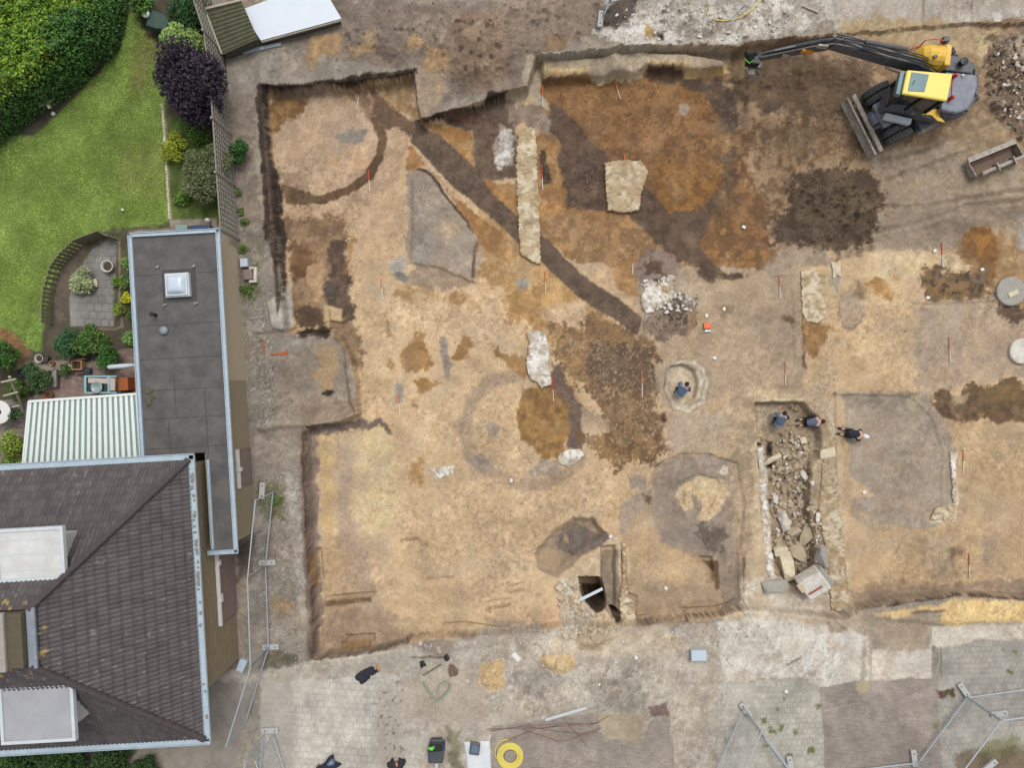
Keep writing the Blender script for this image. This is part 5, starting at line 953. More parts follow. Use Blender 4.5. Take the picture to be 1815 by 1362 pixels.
# plants round the patio
P5 = (((120, 610), 30, 1.0, (66, 104, 62), (46, 78, 44), 'dark green bush under the paved terrace, left one'), ((155, 600), 28, .9, (92, 124, 52), (62, 96, 42), 'green bush with yellowish leaves below the paved terrace'), ((190, 632), 25, .9, (72, 112, 48), (48, 84, 36), 'rounded green bush above the white rolled awning'), ((228, 598), 15, .6, (126, 164, 84), (98, 138, 66), 'bright green plant against the long annex'), ((223, 528), 11, .4, (208, 206, 40), (168, 172, 36), 'round yellow flowering plant beside the long annex'),
      ((225, 468), 13, .5, (132, 160, 88), (96, 128, 62), 'light green plant beside the round white planter'), ((210, 500), 12, .4, (116, 142, 62), (84, 112, 48), 'small green plant below the round white planter'), ((228, 500), 12, .35, (104, 130, 62), (80, 104, 50), 'leafy ground plant left of the long annex edge'), ((210, 548), 12, .4, (140, 154, 56), (98, 120, 46), 'yellow green plant at the terrace corner'), ((235, 560), 10, .4, (88, 120, 56), (66, 96, 44), 'small dark plant above the bright green one'),
      ((2, 632), 32, 1.6, (72, 108, 36), (44, 76, 30), 'dark green conifer cut by the left edge of the lawn'), ((66, 672), 24, .9, (72, 100, 54), (48, 74, 40), 'green shrub between the conifer and the brick paving'), ((50, 655), 14, .7, (64, 92, 52), (44, 70, 40), 'small dark shrub beside the blue pot'), ((30, 690), 22, .7, (92, 118, 48), (66, 90, 38), 'green bush behind the wooden cross frame'), ((22, 735), 12, 1.0, (70, 100, 58), (50, 78, 44), 'climbing plant at the foot of the wooden cross frame'),
      ((24, 790), 24, 1.1, (146, 164, 60), (98, 126, 46), 'yellow green bush left of the striped roof'), ((20, 822), 22, 1.0, (134, 156, 62), (92, 120, 48), 'yellow green bush against the house corner'), ((116, 655), 13, .5, (82, 112, 56), (60, 88, 44), 'small green plant behind the terracotta box'))
for (q, rr, h, c1, c2, lb) in P5: shrub('garden_plant', lb, 'plant', q[0], q[1], rr, h, c1, c2, leaf=.05, clumps=8, trunk=h > .45)
shrub('ornamental_grass', 'pale silvery grass tuft on the grey terrace', 'plant', 142, 500, 25, .55, (176, 184, 140), (140, 154, 108), n=3000, leaf=.05, clumps=9, trunk=False)
for k, (a, b, rr) in enumerate(((30, 1352, 40), (110, 1356, 44), (190, 1360, 40), (248, 1366, 26))): shrub('bush', ('dark green bush below the house eaves, at the left corner', 'dark green bush below the house eaves, second from the left', 'dark green bush below the house eaves, third from the left', 'small dark bush below the house eaves, rightmost')[k], 'bush', a, b, rr, 1.1, (66, 98, 42), (34, 60, 28), leaf=.06, group='bushes below the south eaves')
for k, (a, b, rr, lb) in enumerate(((428, 440, 8, 'weed tuft beside the manhole lid'), (437, 515, 14, 'weed patch below the manhole lid'), (433, 392, 8, 'weed tuft at the foot of the trellis end'), (487, 890, 12, 'weed patch inside the wire fence'), (426, 375, 7, 'small weed tuft beside the trellis'), (423, 340, 6, 'tiny weed tuft left of the trench edge'))):
    shrub('weed', lb, 'weed', a, b, rr, .2, (108, 130, 60), (78, 98, 46), n=140 + rr * 25, leaf=.035, clumps=7, trunk=False)
# lawn grass: short blades, uncountable
r = np.random.default_rng(8); NG = 110000; q = np.stack([r.uniform(-40, 396, NG), r.uniform(10, 625, NG)], 1).astype(np.float32)
ci = np.clip(np.searchsorted(GX[0], q[:, 0]), 0, NX - 1); ri = np.clip(np.searchsorted(-GY[:, 0], -q[:, 1]), 0, NY - 1); k = NY - 1 - 0
ri = np.clip(np.searchsorted(YS, (681 - q[:, 1]) / 44), 0, NY - 1); ok = LAB[ri, ci] == 2; q = q[ok]; ri = ri[ok]; ci = ci[ok]; n = len(q)
P = np.stack([(q[:, 0] - 907.5) / 44, (681 - q[:, 1]) / 44, HT[ri, ci] + .015], 1); cc = CL[ri, ci] * (1.15 + .8 * r.random((n, 1))) * (.55 + .9 * fbm(q[:, 0], q[:, 1], 24, 341, 5))[:, None] * np.array([1.08, 1.03, .95])
g_ = leafmesh('grass', P, .032, cc, None, (0, 0, 0), up=1.0, seed=9, aspect=.35); g_['kind'] = 'stuff'

# ------------------------------------------------------------------ trellis fence between gardens and dig
tr = thing('trellis_fence', 'weathered grey wooden trellis fence between the lawn and the dig', 'fence', (*U(410, 250), 0))
base = [U(*p) for p in ((424, 425), (417, 330), (411, 240), (404, 160), (396, 95), (378, 40), (368, -30))]
for i in range(len(base) - 1):
    a, b = Vector((*base[i], 0)), Vector((*base[i + 1], 0)); L = (b - a).length; m = MB(); d = (b - a).normalized()
    for s in np.arange(.06, L, .2): p = a + d * float(s); m.box((p.x, p.y, .92), (.03, .045, 1.7), rz=math.atan2(d.y, d.x))
    for z in np.arange(.15, 1.8, .2): m.bar(a + Vector((0, 0, float(z) + random.uniform(-.015, .015))) + d * .03, b + Vector((0, 0, float(z))) - d * .03, .05, .04)
    m.build('trellis_panel', 'timber_grey', tr)
    m = MB().box((a.x, a.y, .95), (.09, .09, 1.9)); m.build('post', 'timber_grey', tr, bevel=.01)

# ------------------------------------------------------------------ curved slatted fence round the terrace
cf = thing('picket_fence', 'low curved wooden picket fence round the grey terrace', 'fence', (*U(110, 470), 0))
cb_ = [U(*p) for p in ((94, 572), (94, 545), (97, 515), (108, 478), (125, 455), (148, 433), (170, 424), (192, 416), (206, 424))]
fine = []
for i in range(len(cb_) - 1):
    for k in range(4): t = k / 4; fine.append(Vector((cb_[i][0] * (1 - t) + cb_[i + 1][0] * t, cb_[i][1] * (1 - t) + cb_[i + 1][1] * t, 0)))
fine.append(Vector((*cb_[-1], 0)))
for z in (.25, .58):
    m = MB()
    for a, b in zip(fine[:-1], fine[1:]): m.bar(a + Vector((0, 0, z)), b + Vector((0, 0, z)), .03, .05)
    m.build('rail', 'timber_green', cf)
for k, a in enumerate(fine): ang = math.atan2((fine[min(k + 1, len(fine) - 1)] - fine[max(k - 1, 0)]).y, (fine[min(k + 1, len(fine) - 1)] - fine[max(k - 1, 0)]).x); MB().box((a.x, a.y, .36), (.11, .045, .74), rz=ang).build('picket', 'timber_green', cf)
# ------------------------------------------------------------------ garden furniture and ornaments
def single(name, label, cat, mb, m_, at, group=None, smooth=False, bevel=0): return tag(mb.build(name, m_, loc=at, smooth=smooth, bevel=bevel), label, cat, group)
def pot(name, label, px, py, r, h, m_, fill='compost'):
    p = G3(px, py); t = thing(name, label, 'pot', p); MB().lathe([(r * .72, p.z), (r, p.z + h), (r * .86, p.z + h), (r * .8, p.z + h * .8)], (p.x, p.y, 0), 22).build('pot', m_, t, smooth=False)
    MB().lathe([(r * .84, p.z + h * .78), (r * .5, p.z + h * .86), (0, p.z + h * .88)], (p.x, p.y, 0), 16).build('soil', fill, t); return t
pot('round_planter', 'round white planter with earth on the grey terrace', 197, 474, .24, .3, 'pot_white'); pot('flower_pot', 'blue glazed pot between the conifer and the shrub', 46, 661, .15, .3, 'blue_glaze')
pot('flower_pot', 'blue pot right of the terracotta box', 160, 657, .15, .28, 'blue_glaze'); pot('flower_pot', 'small blue pot left of the brick paving', 107, 661, .11, .2, 'blue_glaze'); pot('flower_pot', 'orange terracotta pot above the striped roof corner', 92, 701, .16, .24, 'terracotta'); pot('flower_pot', 'pale pot at the lawn corner beside the dark pots', 76, 636, .17, .25, 'pot_white'); pot('flower_pot', 'dark pot beside the pale pot at the lawn corner', 86, 636, .15, .25, 'grey_plastic'); pot('flower_pot', 'small pale terracotta pot below the dark bush', 96, 644, .1, .18, 'terracotta_pale')
p = G3(165, 503); single('stepping_stone', 'pale square stone slab beside the silvery grass tuft', 'slab', MB().box((p.x, p.y, p.z + .05), (.42, .34, .1), rz=.1), 'pale_stone', p, bevel=.015)
p = G3(144, 648); t = thing('planter_box', 'open terracotta coloured box with pale front on the brick paving', 'planter', p)
m = MB()
for dx, dy, sx, sy in ((-.19, 0, .04, .38), (.19, 0, .04, .38), (0, .17, .34, .04), (0, -.17, .34, .04)): m.box((p.x + dx, p.y + dy, p.z + .16), (sx, sy, .3))
m.box((p.x, p.y, p.z + .04), (.33, .29, .05)); m.build('box', 'terracotta_pale', t); m = MB().box((p.x, p.y, p.z + .12), (.33, .29, .09)); m.build('soil', 'compost', t)
p = G3(129, 650); single('ornament', 'small white stone ball beside the terracotta coloured box', 'ornament', MB().lathe([(0, p.z), (.08, p.z + .04), (.1, p.z + .1), (.07, p.z + .17), (0, p.z + .2)], (p.x, p.y, 0), 14), 'white_paint', p, smooth=True)
a, b = U(186, 651, 1.0), U(238, 647, 1.0); single('rolled_parasol', 'folded white parasol lying above the aqua framed table', 'parasol', MB().tube([(a[0], a[1], .86), (a[0] * .9 + b[0] * .1, a[1], .88), (a[0] * .4 + b[0] * .6, a[1] * .5 + b[1] * .5, .88), (b[0], b[1], .86)], [.03, .09, .10, .05], 10), 'zinc_white', (a[0], a[1], 0), smooth=True)
# aqua framed garden table
z = .75; c0, c1 = U(149, 666, z), U(206, 698, z); x0, x1, y1, y0 = c0[0], c1[0], c0[1], c1[1]; t = thing('garden_table', 'aqua framed garden table with glass top and cloths in front of the striped roof', 'table', ((x0 + x1) / 2, (y0 + y1) / 2, 0))
m = MB(); xm = x0 + (x1 - x0) * .76
for (a0, a1, b0, b1) in ((x0, x1, y1 - .06, y1), (x0, x1, y0, y0 + .06), (x0, x0 + .08, y0 + .0601, y1 - .0601), (xm - .04, xm + .04, y0 + .0601, y1 - .0601)): m.box(((a0 + a1) / 2, (b0 + b1) / 2, z - .03), (a1 - a0, b1 - b0, .06))
m.build('frame', 'frame_aqua', t, bevel=.008); MB().box(((x0 + xm) / 2, (y0 + y1) / 2, z - .05), (xm - x0 - .12, y1 - y0 - .125, .015)).build('table_top', 'glass_dark', t)
for i, (x, y) in enumerate(((x0 + .05, y0 + .05), (x0 + .05, y1 - .05), (x1 - .05, y0 + .05), (x1 - .05, y1 - .05))): MB().box((x, y, (z - .06) / 2), (.05, .05, z - .06)).build('leg', 'frame_aqua', t)
single('place_mat', 'pale pink cloth folded on the garden table', 'cloth', MB().box((x0 + .5, y1 - .2, z - .035), (.72, .2, .012), rz=-.04).box((x0 + .95, y1 - .2, z - .03), (.2, .22, .02), rz=.2), 'cushion', (x0 + .5, y1 - .2, z), bevel=.003)
single('serving_dish', 'oval grey green glass dish on the garden table', 'dish', MB().lathe([(.1, 0), (.22, .06), (.235, .07), (.2, .05), (0, .02)], (x0 + .5, y0 + .24, z - .04), 24), 'glass_table', (x0 + .5, y0 + .24, z - .04), smooth=True)
a = U(197, 682, .45); single('seat_cushion', 'pale pink seat cushion between the garden table and the orange box', 'cushion', MB().box((x1 - .13, (y0 + y1) / 2, z + .0), (.2, .5, .06)), 'cushion', (x1 - .13, (y0 + y1) / 2, z - .03), bevel=.02)
p = U(217, 681, .5); single('orange_box', 'orange wooden box at the right end of the garden table', 'box', MB().box((p[0], p[1], .25), (.42, .52, .5), rz=.05), 'terracotta', (p[0], p[1], 0), bevel=.015)
# raised timber trough left of the table
p = G3(96, 682); t = thing('garden_bed', 'weathered timber bed edging left of the brick paving', 'garden bed', p); a = U(80, 655, .2); b = U(98, 655, .2); c = U(98, 686, .2)
MB().bar((*a, .2), (*b, .2), .08, .12).build('rail', 'timber_grey', t); MB().bar((b[0], b[1], .2), (c[0], c[1], .2), .16, .12).build('rail', 'timber_grey', t)
onebox('timber_rail', 'thin wooden rail above the terracotta coloured box', 'rail', (124, 639), (160, 637), .05, .3, 'timber_brown'); onebox('timber_rail', 'thin wooden rail below the terracotta coloured box', 'rail', (138, 662), (160, 661), .05, .2, 'timber_brown')
# wooden cross frame
t = thing('wooden_trellis', 'pale wooden post with three cross bars beside the round white table', 'trellis', (*U(22, 720), 0)); z = 1.5
a, b = U(17, 668, 1.7), U(26, 726, .5); MB().bar((a[0], a[1], 1.7), (b[0], b[1], .02), .09, .07).build('post', 'timber_pale', t)
for (p, q, z) in (((4, 678), (30, 672), 1.58), ((8, 702), (34, 695), .98), ((22, 722), (36, 719), .5)):
    a, b = U(*p, z), U(*q, z); MB().bar((*a, z + .05), (*b, z + .05), .06, .05).build('cross_bar', 'timber_pale', t)
# round white table with dark centre, cut by the frame
p = U(-2, 731, .72); t = thing('round_table', 'round white garden table cut by the left edge', 'table', (*p, 0))
MB().lathe([(.44, .68), (.46, .70), (.46, .73), (.12, .74), (.10, .73), (.10, .68)], (*p, 0), 36).build('table_top', 'white_paint', t); MB().lathe([(.05, 0), (.05, .66), (.1, .67)], (*p, 0), 14).build('leg', 'white_paint', t); MB().lathe([(.26, 0), (.24, .05), (.05, .08)], (*p, 0), 20).build('base', 'grey_plastic', t)
# garden figure by the hedge, ball on the lawn, tarpaulin heap
p = G3(96, 190); t = thing('garden_ornament', 'white and brown windmill style ornament at the edge of the hedge', 'ornament', p)
MB().lathe([(.13, p.z), (.09, p.z + .42), (.05, p.z + .5)], (p.x - .1, p.y + .05, 0), 14).build('body', 'terracotta_pale', t); q = Vector((p.x, p.y, p.z + .45))
for k in range(4):
    a = k * math.pi / 2 + .5; MB().bar(q, q + Vector((math.cos(a) * .3, math.sin(a) * .26, .03)), .12, .015).build('sail', 'pot_white', t)
MB().lathe([(.05, p.z + .5), (.035, p.z + .58), (0, p.z + .6)], (p.x - .02, p.y + .16, 0), 10).build('cap', 'red_paint', t)
p = G3(97, 203); single('white_ball', 'white ball on the grass under the ornament', 'ball', MB().lathe([(0, p.z), (.07, p.z + .03), (.09, p.z + .09), (.07, p.z + .15), (0, p.z + .18)], (p.x, p.y, 0), 14), 'white_paint', p, smooth=True)
p = G3(219, 373); single('white_ball', 'small white ball alone on the open lawn', 'ball', MB().lathe([(0, p.z), (.05, p.z + .02), (.065, p.z + .065), (.05, p.z + .11), (0, p.z + .13)], (p.x, p.y, 0), 12), 'white_paint', p, smooth=True)
p = G3(374, 394); single('garden_light', 'white garden lamp globe above the long annex corner', 'lamp', MB().lathe([(.03, p.z), (.03, p.z + .25), (.09, p.z + .3), (.09, p.z + .38), (0, p.z + .44)], (p.x, p.y, 0), 14), 'white_paint', p, smooth=True)
p = G3(2, 238); single('white_ball', 'white ball at the hedge foot on the left edge', 'ball', MB().lathe([(0, p.z), (.06, p.z + .03), (.08, p.z + .08), (.06, p.z + .14), (0, p.z + .16)], (p.x, p.y, 0), 12), 'white_paint', p, smooth=True)
pts = [U(*q, .5) for q in ((266, 14), (288, 22), (300, 34), (298, 56), (276, 52), (257, 44))]; c = U(280, 38, .5); t = thing('compost_bin', 'dark green tarpaulin covered bin beside the hedge end', 'bin', (*c, 0))
m = MB(); m.prism([(c[0] + (q[0] - c[0]) * 1.0, c[1] + (q[1] - c[1]) * 1.0) for q in pts], .0, [.5, .62, .7, .5, .45, .42]); m.build('cover', 'tarp_green', t, bevel=.05); MB().rock((*U(258, 25, .6), .55), (.28, .18, .14), 3, .4, .2).build('white_bag', 'white_paint', t, smooth=True)
p = U(323, 404, .5); single('water_butt', 'mint green box against the north end of the long annex', 'box', MB().box((p[0], p[1], .3), (.46, .2, .6), rz=HR), 'corr_green', (*p, 0), bevel=.02); p = U(356, 403, .4); single('storage_box', 'flat slate blue box against the north end of the long annex', 'box', MB().box((p[0], p[1], .25), (.75, .16, .5), rz=HR), 'blue_glaze', (*p, 0), bevel=.02)
# low stone edging of the border
m = MB()
for k in range(34):
    t_ = k / 34; q = G3(290 + 12 * t_, 200 + 192 * t_); m.rock((q.x, q.y, q.z + .03), (.1, .16, .12), k, 0, .2, 1)
tag(m.build('edging', 'pale_stone', loc=(*U(296, 296), 0)), 'row of small pale edging stones along the lawn border', 'edging')['kind'] = 'stuff'
t = None
# ------------------------------------------------------------------ wheeled excavator
def P3(px, py, z): x, y = U(px, py, z); return Vector((x, y, z))
ZG = gz(15.8, 11.0)
ex = thing('excavator', 'yellow and dark grey wheeled excavator with its arm stretched over the dig', 'excavator', (16.2, 11.4, ZG))
UD = Vector((-.894, -.447, 0)); UL = Vector((.447, -.894, 0))      # undercarriage forward / left
def uc(x, y, z): return Vector((16.2, 11.4, ZG)) + UD * x + UL * y + Vector((0, 0, z))
RU = Matrix(((UD.x, UL.x, 0), (UD.y, UL.y, 0), (0, 0, 1)))
HD = Vector((-.9956, .094, 0)); HL = Vector((-.094, -.9956, 0)); RH = Matrix(((HD.x, HL.x, 0), (HD.y, HL.y, 0), (0, 0, 1)))
def up(x, y, z): return Vector((16.2, 11.4, ZG)) + HD * x + HL * y + Vector((0, 0, z))
def ubox(mb, x0, x1, y0, y1, z0, z1): return mb.box(uc((x0 + x1) / 2, (y0 + y1) / 2, (z0 + z1) / 2), (x1 - x0, y1 - y0, z1 - z0), rot=RU)
def pbox(mb, x0, x1, y0, y1, z0, z1): return mb.box(up((x0 + x1) / 2, (y0 + y1) / 2, (z0 + z1) / 2), (x1 - x0, y1 - y0, z1 - z0), rot=RH)
m = MB(); ubox(m, -1.7, 1.95, -.48, .48, .55, .95); ubox(m, 1.2, 1.7, -.8, .8, .42, .62); ubox(m, -1.7, -1.2, -.8, .8, .42, .62); und = m.build('chassis', 'machine_grey', ex, bevel=.03)
m = MB(); ubox(m, .8, 2.12, -.5, .5, .951, 1.0); m.build('deck_plate', 'deck_paint', und, bevel=.01); m = MB(); ubox(m, 1.95, 2.3, -.2, .2, .7, .92); m.build('blade_bracket', 'machine_grey', und, bevel=.02)
for (x, y) in ((1.45, .88), (1.45, -.88), (-1.45, .88), (-1.45, -.88)):
    c = uc(x, y, .5); M = Matrix(((UD.x, 0, UL.x), (UD.y, 0, UL.y), (0, 1, 0)))
    for q in (-.15, .15):
        c2 = c + UL * q; m = MB().lathe([(.26, -.13), (.45, -.135), (.50, -.10), (.51, 0), (.50, .10), (.45, .135), (.26, .13)], c2, 30, M)
        for k in range(26):
            a = 2 * math.pi * k / 26; R3 = Matrix.Rotation(-a, 3, 'Y'); d = UD * math.cos(a) + Vector((0, 0, 1)) * math.sin(a); t_ = UL.cross(d); RR = Matrix(((d.x, UL.x, t_.x), (d.y, UL.y, t_.y), (d.z, UL.z, t_.z))); m.box(c2 + d * .515, (.03, .22, .05), rot=RR)
        ty = m.build('wheel', 'rubber', ex)
        MB().lathe([(.0, -.09), (.25, -.1), (.26, -.12), (.26, .12), (.25, .1), (0, .09)], c2, 22, M).build('rim', 'machine_grey', ty)
for s in (1, -1):
    m = MB(); ubox(m, -.75, .85, s * .62 - .27, s * .62 + .27, .45, .98) if s < 0 else ubox(m, -.95, .85, .45, 1.2, .4, 1.0); m.build('side_box', 'machine_dark', und, bevel=.05)
m = MB(); ubox(m, -.1, .7, 1.201, 1.33, .45, .5); ubox(m, -.1, .7, 1.201, 1.33, .7, .74); m.build('step', 'steel_worn', und)
bl = MB(); n = 12      # curved dozer blade
for i in range(n + 1):
    t = i / n; zz = .04 + .62 * t; cx = 2.52 + .16 * math.cos(math.pi * (t - .5)) * -1 + .05 * t
    for y in (-1.26, 1.26): bl.v.append(uc(cx + .12, y, zz))
    for y in (-1.26, 1.26): bl.v.append(uc(cx + .06, y, zz))
for i in range(n): a = i * 4; bl.f += [(a, a + 1, a + 5, a + 4), (a + 2, a + 6, a + 7, a + 3), (a, a + 4, a + 6, a + 2), (a + 1, a + 3, a + 7, a + 5)]
bl.f += [(0, 2, 3, 1), (n * 4, n * 4 + 1, n * 4 + 3, n * 4 + 2)]; blade = bl.build('blade', 'steel_worn', ex)
m = MB(); 
for y in (-1.0, -.35, .35, 1.0): ubox(m, 2.28, 2.42, y - .03, y + .03, .1, .6)
ubox(m, 2.30, 2.46, -1.25, 1.25, .6, .66); m.build('blade_rib', 'steel_worn', blade)
for y in (-.3, .3): MB().bar(uc(1.8, y, .6), uc(2.36, y, .32), .12, .14).build('blade_arm', 'machine_grey', ex)
MB().lathe([(.62, .96), (.62, 1.08), (.56, 1.1)], (16.2, 11.4, ZG), 32).build('slew_ring', 'black', ex)
# upper body
def prof(pts, z0, z1, name, m_, par, bevel=.04): return MB().prism([tuple(up(x, y, 0))[:2] for x, y in pts], ZG + z0, ZG + z1).build(name, m_, par, bevel=bevel)
body = prof([(1.1, -.45), (1.1, 1.1), (.0, 1.22), (-.4, 1.22), (-.5, -1.2), (.9, -1.2), (.95, -.95), (.3, -.9), (.3, -.45)], 1.101, 1.5, 'body', 'machine_dark', ex)
cw = [(-.25, 1.12), (-.7, 1.18), (-1.2, .98), (-1.5, .5), (-1.6, 0), (-1.55, -.5), (-1.35, -.95), (-.9, -1.12), (-.3, -1.15)]
prof(cw, 1.05, 1.66, 'counterweight', 'machine_dark', ex, .06); hood = prof([(-.1, 1.05), (-.72, 1.1), (-1.1, .92), (-1.3, .5), (-1.38, 0), (-1.33, -.42), (-.12, -.42)], 1.661, 1.9, 'engine_cover', 'machine_grey', ex, .07)
prof([(-.12, -.5), (-1.18, -.46), (-1.22, -.75), (-.9, -1.05), (-.25, -1.1)], 1.661, 1.84, 'engine_grille', 'machine_dark', ex, .05)
MB().lathe([(.12, 1.9 + ZG), (.12, 2.02 + ZG), (.15, 2.03 + ZG), (.15, 2.1 + ZG), (0, 2.12 + ZG)], tuple(up(-.68, -.78, 0))[:2] + (0,), 20).build('exhaust', 'black', ex)
m = MB()
for k, (x, y) in enumerate(((-1.36, -.6), (-1.46, .15), (-1.2, .78))): pbox(m, x - .06, x + .04, y - .12, y + .12, 1.665, 1.75)
m.build('lifting_eye', 'machine_dark', hood)
# tank side hood, yellow rounded bonnet beside the boom
m = MB(); n = 10; L0, L1 = .02, .86
for i in range(n + 1):
    a = math.pi * i / n
    for x, sh in ((1.02, .55), (.9, .85), (.7, 1.0), (.12, 1.0)): m.v.append(up(x, -.92 - .46 * math.cos(a) * sh, 1.45 + .85 * math.sin(a) ** .6 * sh))
for i in range(n):
    for k in range(3): a = i * 4 + k; m.f.append((a, a + 1, a + 5, a + 4))
m.f += [tuple(i * 4 for i in range(n + 1)), tuple(i * 4 + 3 for i in range(n, -1, -1))]; bon = m.build('bonnet', 'yellow', ex, smooth=False, bevel=.03)
m = MB(); pbox(m, -.12, .115, -1.30, -.5, 1.5, 2.2); m.build('bonnet_box', 'yellow', bon, bevel=.06)
MB().lathe([(.07, 2.28 + ZG), (.07, 2.34 + ZG), (0, 2.36 + ZG)], tuple(up(.55, -.72, 0))[:2] + (0,), 14).build('filler_cap', 'machine_dark', bon)
m = MB(); m.tube([up(.9, -1.3, 1.5), up(.9, -1.36, 2.2), up(.62, -1.38, 2.3), up(.3, -1.36, 2.3), up(.25, -1.3, 1.6)], .022, 6); m.build('handrail', 'red_paint', ex); 
m = MB(); m.tube([up(1.35, -1.02, 1.5), up(1.3, -1.08, 2.1), up(1.05, -1.12, 2.2)], .02, 6); m.build('handrail', 'red_paint', ex)
m = MB(); pbox(m, -.02, .2, -1.62, -1.42, 1.9, 2.16); m.bar(up(.09, -1.42, 1.98), up(.09, -1.2, 1.7), .04, .04); m.build('mirror', 'machine_dark', ex, bevel=.02)
# cab
cz0, cz1 = 1.15, 2.95; A_, B_, C_, D_ = [Vector(U(*p, ZG + cz1)) for p in ((1607, 124), (1688, 131), (1678, 180), (1598, 167))]
cc_ = (A_ + B_ + C_ + D_) / 4; cab = MB().prism([tuple(cc_ + (q - cc_) * .9) for q in (A_, B_, C_, D_)], ZG + cz0, ZG + 1.75).build('cab', 'machine_dark', ex, bevel=.04)
MB().prism([tuple(cc_ + (q - cc_) * .86) for q in (A_, B_, C_, D_)], ZG + 1.751, ZG + cz1 - .08).build('cab_glass', 'glass_dark', cab)
for q in (A_, B_, C_, D_, (C_ + D_) / 2, (A_ + B_) / 2): v = cc_ + (q - cc_) * .89; MB().box((v.x, v.y, ZG + 2.3), (.09, .09, 1.1), rot=RH).build('cab_pillar', 'black', cab)
roof = MB().prism([tuple(q) for q in (A_, B_, C_, D_)], ZG + cz1 - .08, ZG + cz1 + .05).build('cab_roof', 'yellow_roof', cab, bevel=.06)
def on(u, v): return (A_ * (1 - u) + B_ * u) * (1 - v) + (D_ * (1 - u) + C_ * u) * v
MB().prism([tuple(on(*q)) for q in ((.10, .10), (.48, .13), (.46, .80), (.10, .86))], ZG + cz1 + .051, ZG + cz1 + .07).build('roof_window', 'glass', roof, bevel=.004)
MB().tube([Vector((*on(.16, .62), ZG + cz1 + .08)), Vector((*on(.2, .42), ZG + cz1 + .1))], .012, 5).build('wiper', 'black', roof)
MB().prism([tuple(on(*q)) for q in ((-.1, .0), (.02, .0), (.02, 1.0), (-.1, .96))], ZG + cz1 - .3, ZG + cz1 - .085).build('windscreen_visor', 'glass', cab, bevel=.02)
for (px, py) in ((1696, 132), (1690, 171)):
    p = P3(px, py, ZG + 2.15); MB().lathe([(.075, 1.9 + ZG), (.075, 2.12 + ZG), (.05, 2.18 + ZG), (0, 2.2 + ZG)], (p.x, p.y, 0), 14).build('beacon', 'red_paint', ex)
p = P3(1707, 133, ZG + 1.95); MB().lathe([(.06, 1.9 + ZG), (.05, 1.96 + ZG), (0, 1.98 + ZG)], (p.x, p.y, 0), 12).build('cap', 'zinc_white', ex)
MB().tube([P3(1561, 197, ZG + 1.2), P3(1604, 172, ZG + 2.3)], .022, 6).build('handrail', 'red_paint', ex); MB().tube([P3(1672, 193, ZG + 1.3), P3(1686, 170, ZG + 2.2), P3(1688, 140, ZG + 2.4)], .022, 6).build('handrail', 'red_paint', ex)
m = MB().prism([U(*p, ZG + 1.58) for p in ((1614, 195), (1672, 192), (1666, 206), (1677, 217), (1662, 214), (1652, 204), (1616, 201))], ZG + 1.51, ZG + 1.58); m.build('side_panel', 'yellow', ex, bevel=.03)
m = MB().prism([U(*p, ZG + 1.0) for p in ((1678, 200), (1706, 205), (1690, 209), (1672, 208))], ZG + .95, ZG + 1.02); m.build('side_stripe', 'orange_decal', ex)
a, b = P3(1567, 206, ZG + 1.3), P3(1613, 217, ZG + 1.3); MB().bar(a, b, .22, .2).build('tool_tray', 'zinc_white', ex, bevel=.02)
# two piece boom, stick, rams, tilting coupler and bucket
R0 = P3(1652, 128, ZG + 1.3); R1 = P3(1568, 101, ZG + 2.8); R2 = P3(1474, 76, ZG + 3.35); R3_ = P3(1347, 100, ZG + 1.35)
def beam(name, pts, w_, hs, m_, par, bevel=.03):
    mb = MB(); prev = None; k0 = 0
    for i, p in enumerate(pts):
        d = (pts[min(i + 1, len(pts) - 1)] - pts[max(i - 1, 0)]).normalized(); s = d.cross(Vector((0, 0, 1))).normalized(); n_ = s.cross(d).normalized(); h = hs[i] / 2
        mb.v += [p + s * w_ / 2 + n_ * h, p - s * w_ / 2 + n_ * h, p - s * w_ / 2 - n_ * h, p + s * w_ / 2 - n_ * h]
        if i: a = (i - 1) * 4; mb.f += [(a + j, a + (j + 1) % 4, a + 4 + (j + 1) % 4, a + 4 + j) for j in range(4)]
    mb.f += [(0, 3, 2, 1), tuple(len(pts) * 4 - 4 + j for j in range(4))]; return mb.build(name, m_, par, bevel=bevel)
boom = beam('boom', [R0, R0.lerp(R1, .5) + Vector((0, 0, .12)), R1, R1.lerp(R2, .5), R2], .34, [.42, .55, .5, .42, .34], 'machine_dark', ex)
stick = beam('stick', [R2 + Vector((.35, 0, .25)), R2.lerp(R3_, .12), R2.lerp(R3_, .5), R3_], .26, [.3, .46, .34, .24], 'machine_dark', ex)
def ram(a, b, par, r1=.065):
    a, b = Vector(a), Vector(b); c = a.lerp(b, .58); o = MB().tube([a, c], r1, 10).build('ram', 'machine_dark', par); MB().tube([c, b], r1 * .55, 8).build('ram_rod', 'chrome', o)
zf = Vector((0, 0, .38)); yl = Vector((0, .27, 0))
ram(R0 + Vector((-.2, .32, -.2)), R1 + Vector((.1, .3, -.15)), ex); ram(R0 + Vector((-.2, -.32, -.2)), R1 + Vector((.1, -.3, -.15)), ex)
ram(R1 + zf + Vector((.6, .08, .02)), R2 + zf * .9 + Vector((-.1, .08, 0)), ex, .075); ram(R1 + Vector((-.2, -.1, .34)), R2 + Vector((.35, -.08, .30)), ex, .06); ram(R2.lerp(R3_, .12) + Vector((0, 0, .36)), R2.lerp(R3_, .82) + Vector((0, 0, .3)), ex, .06)
hr = random.Random(2)
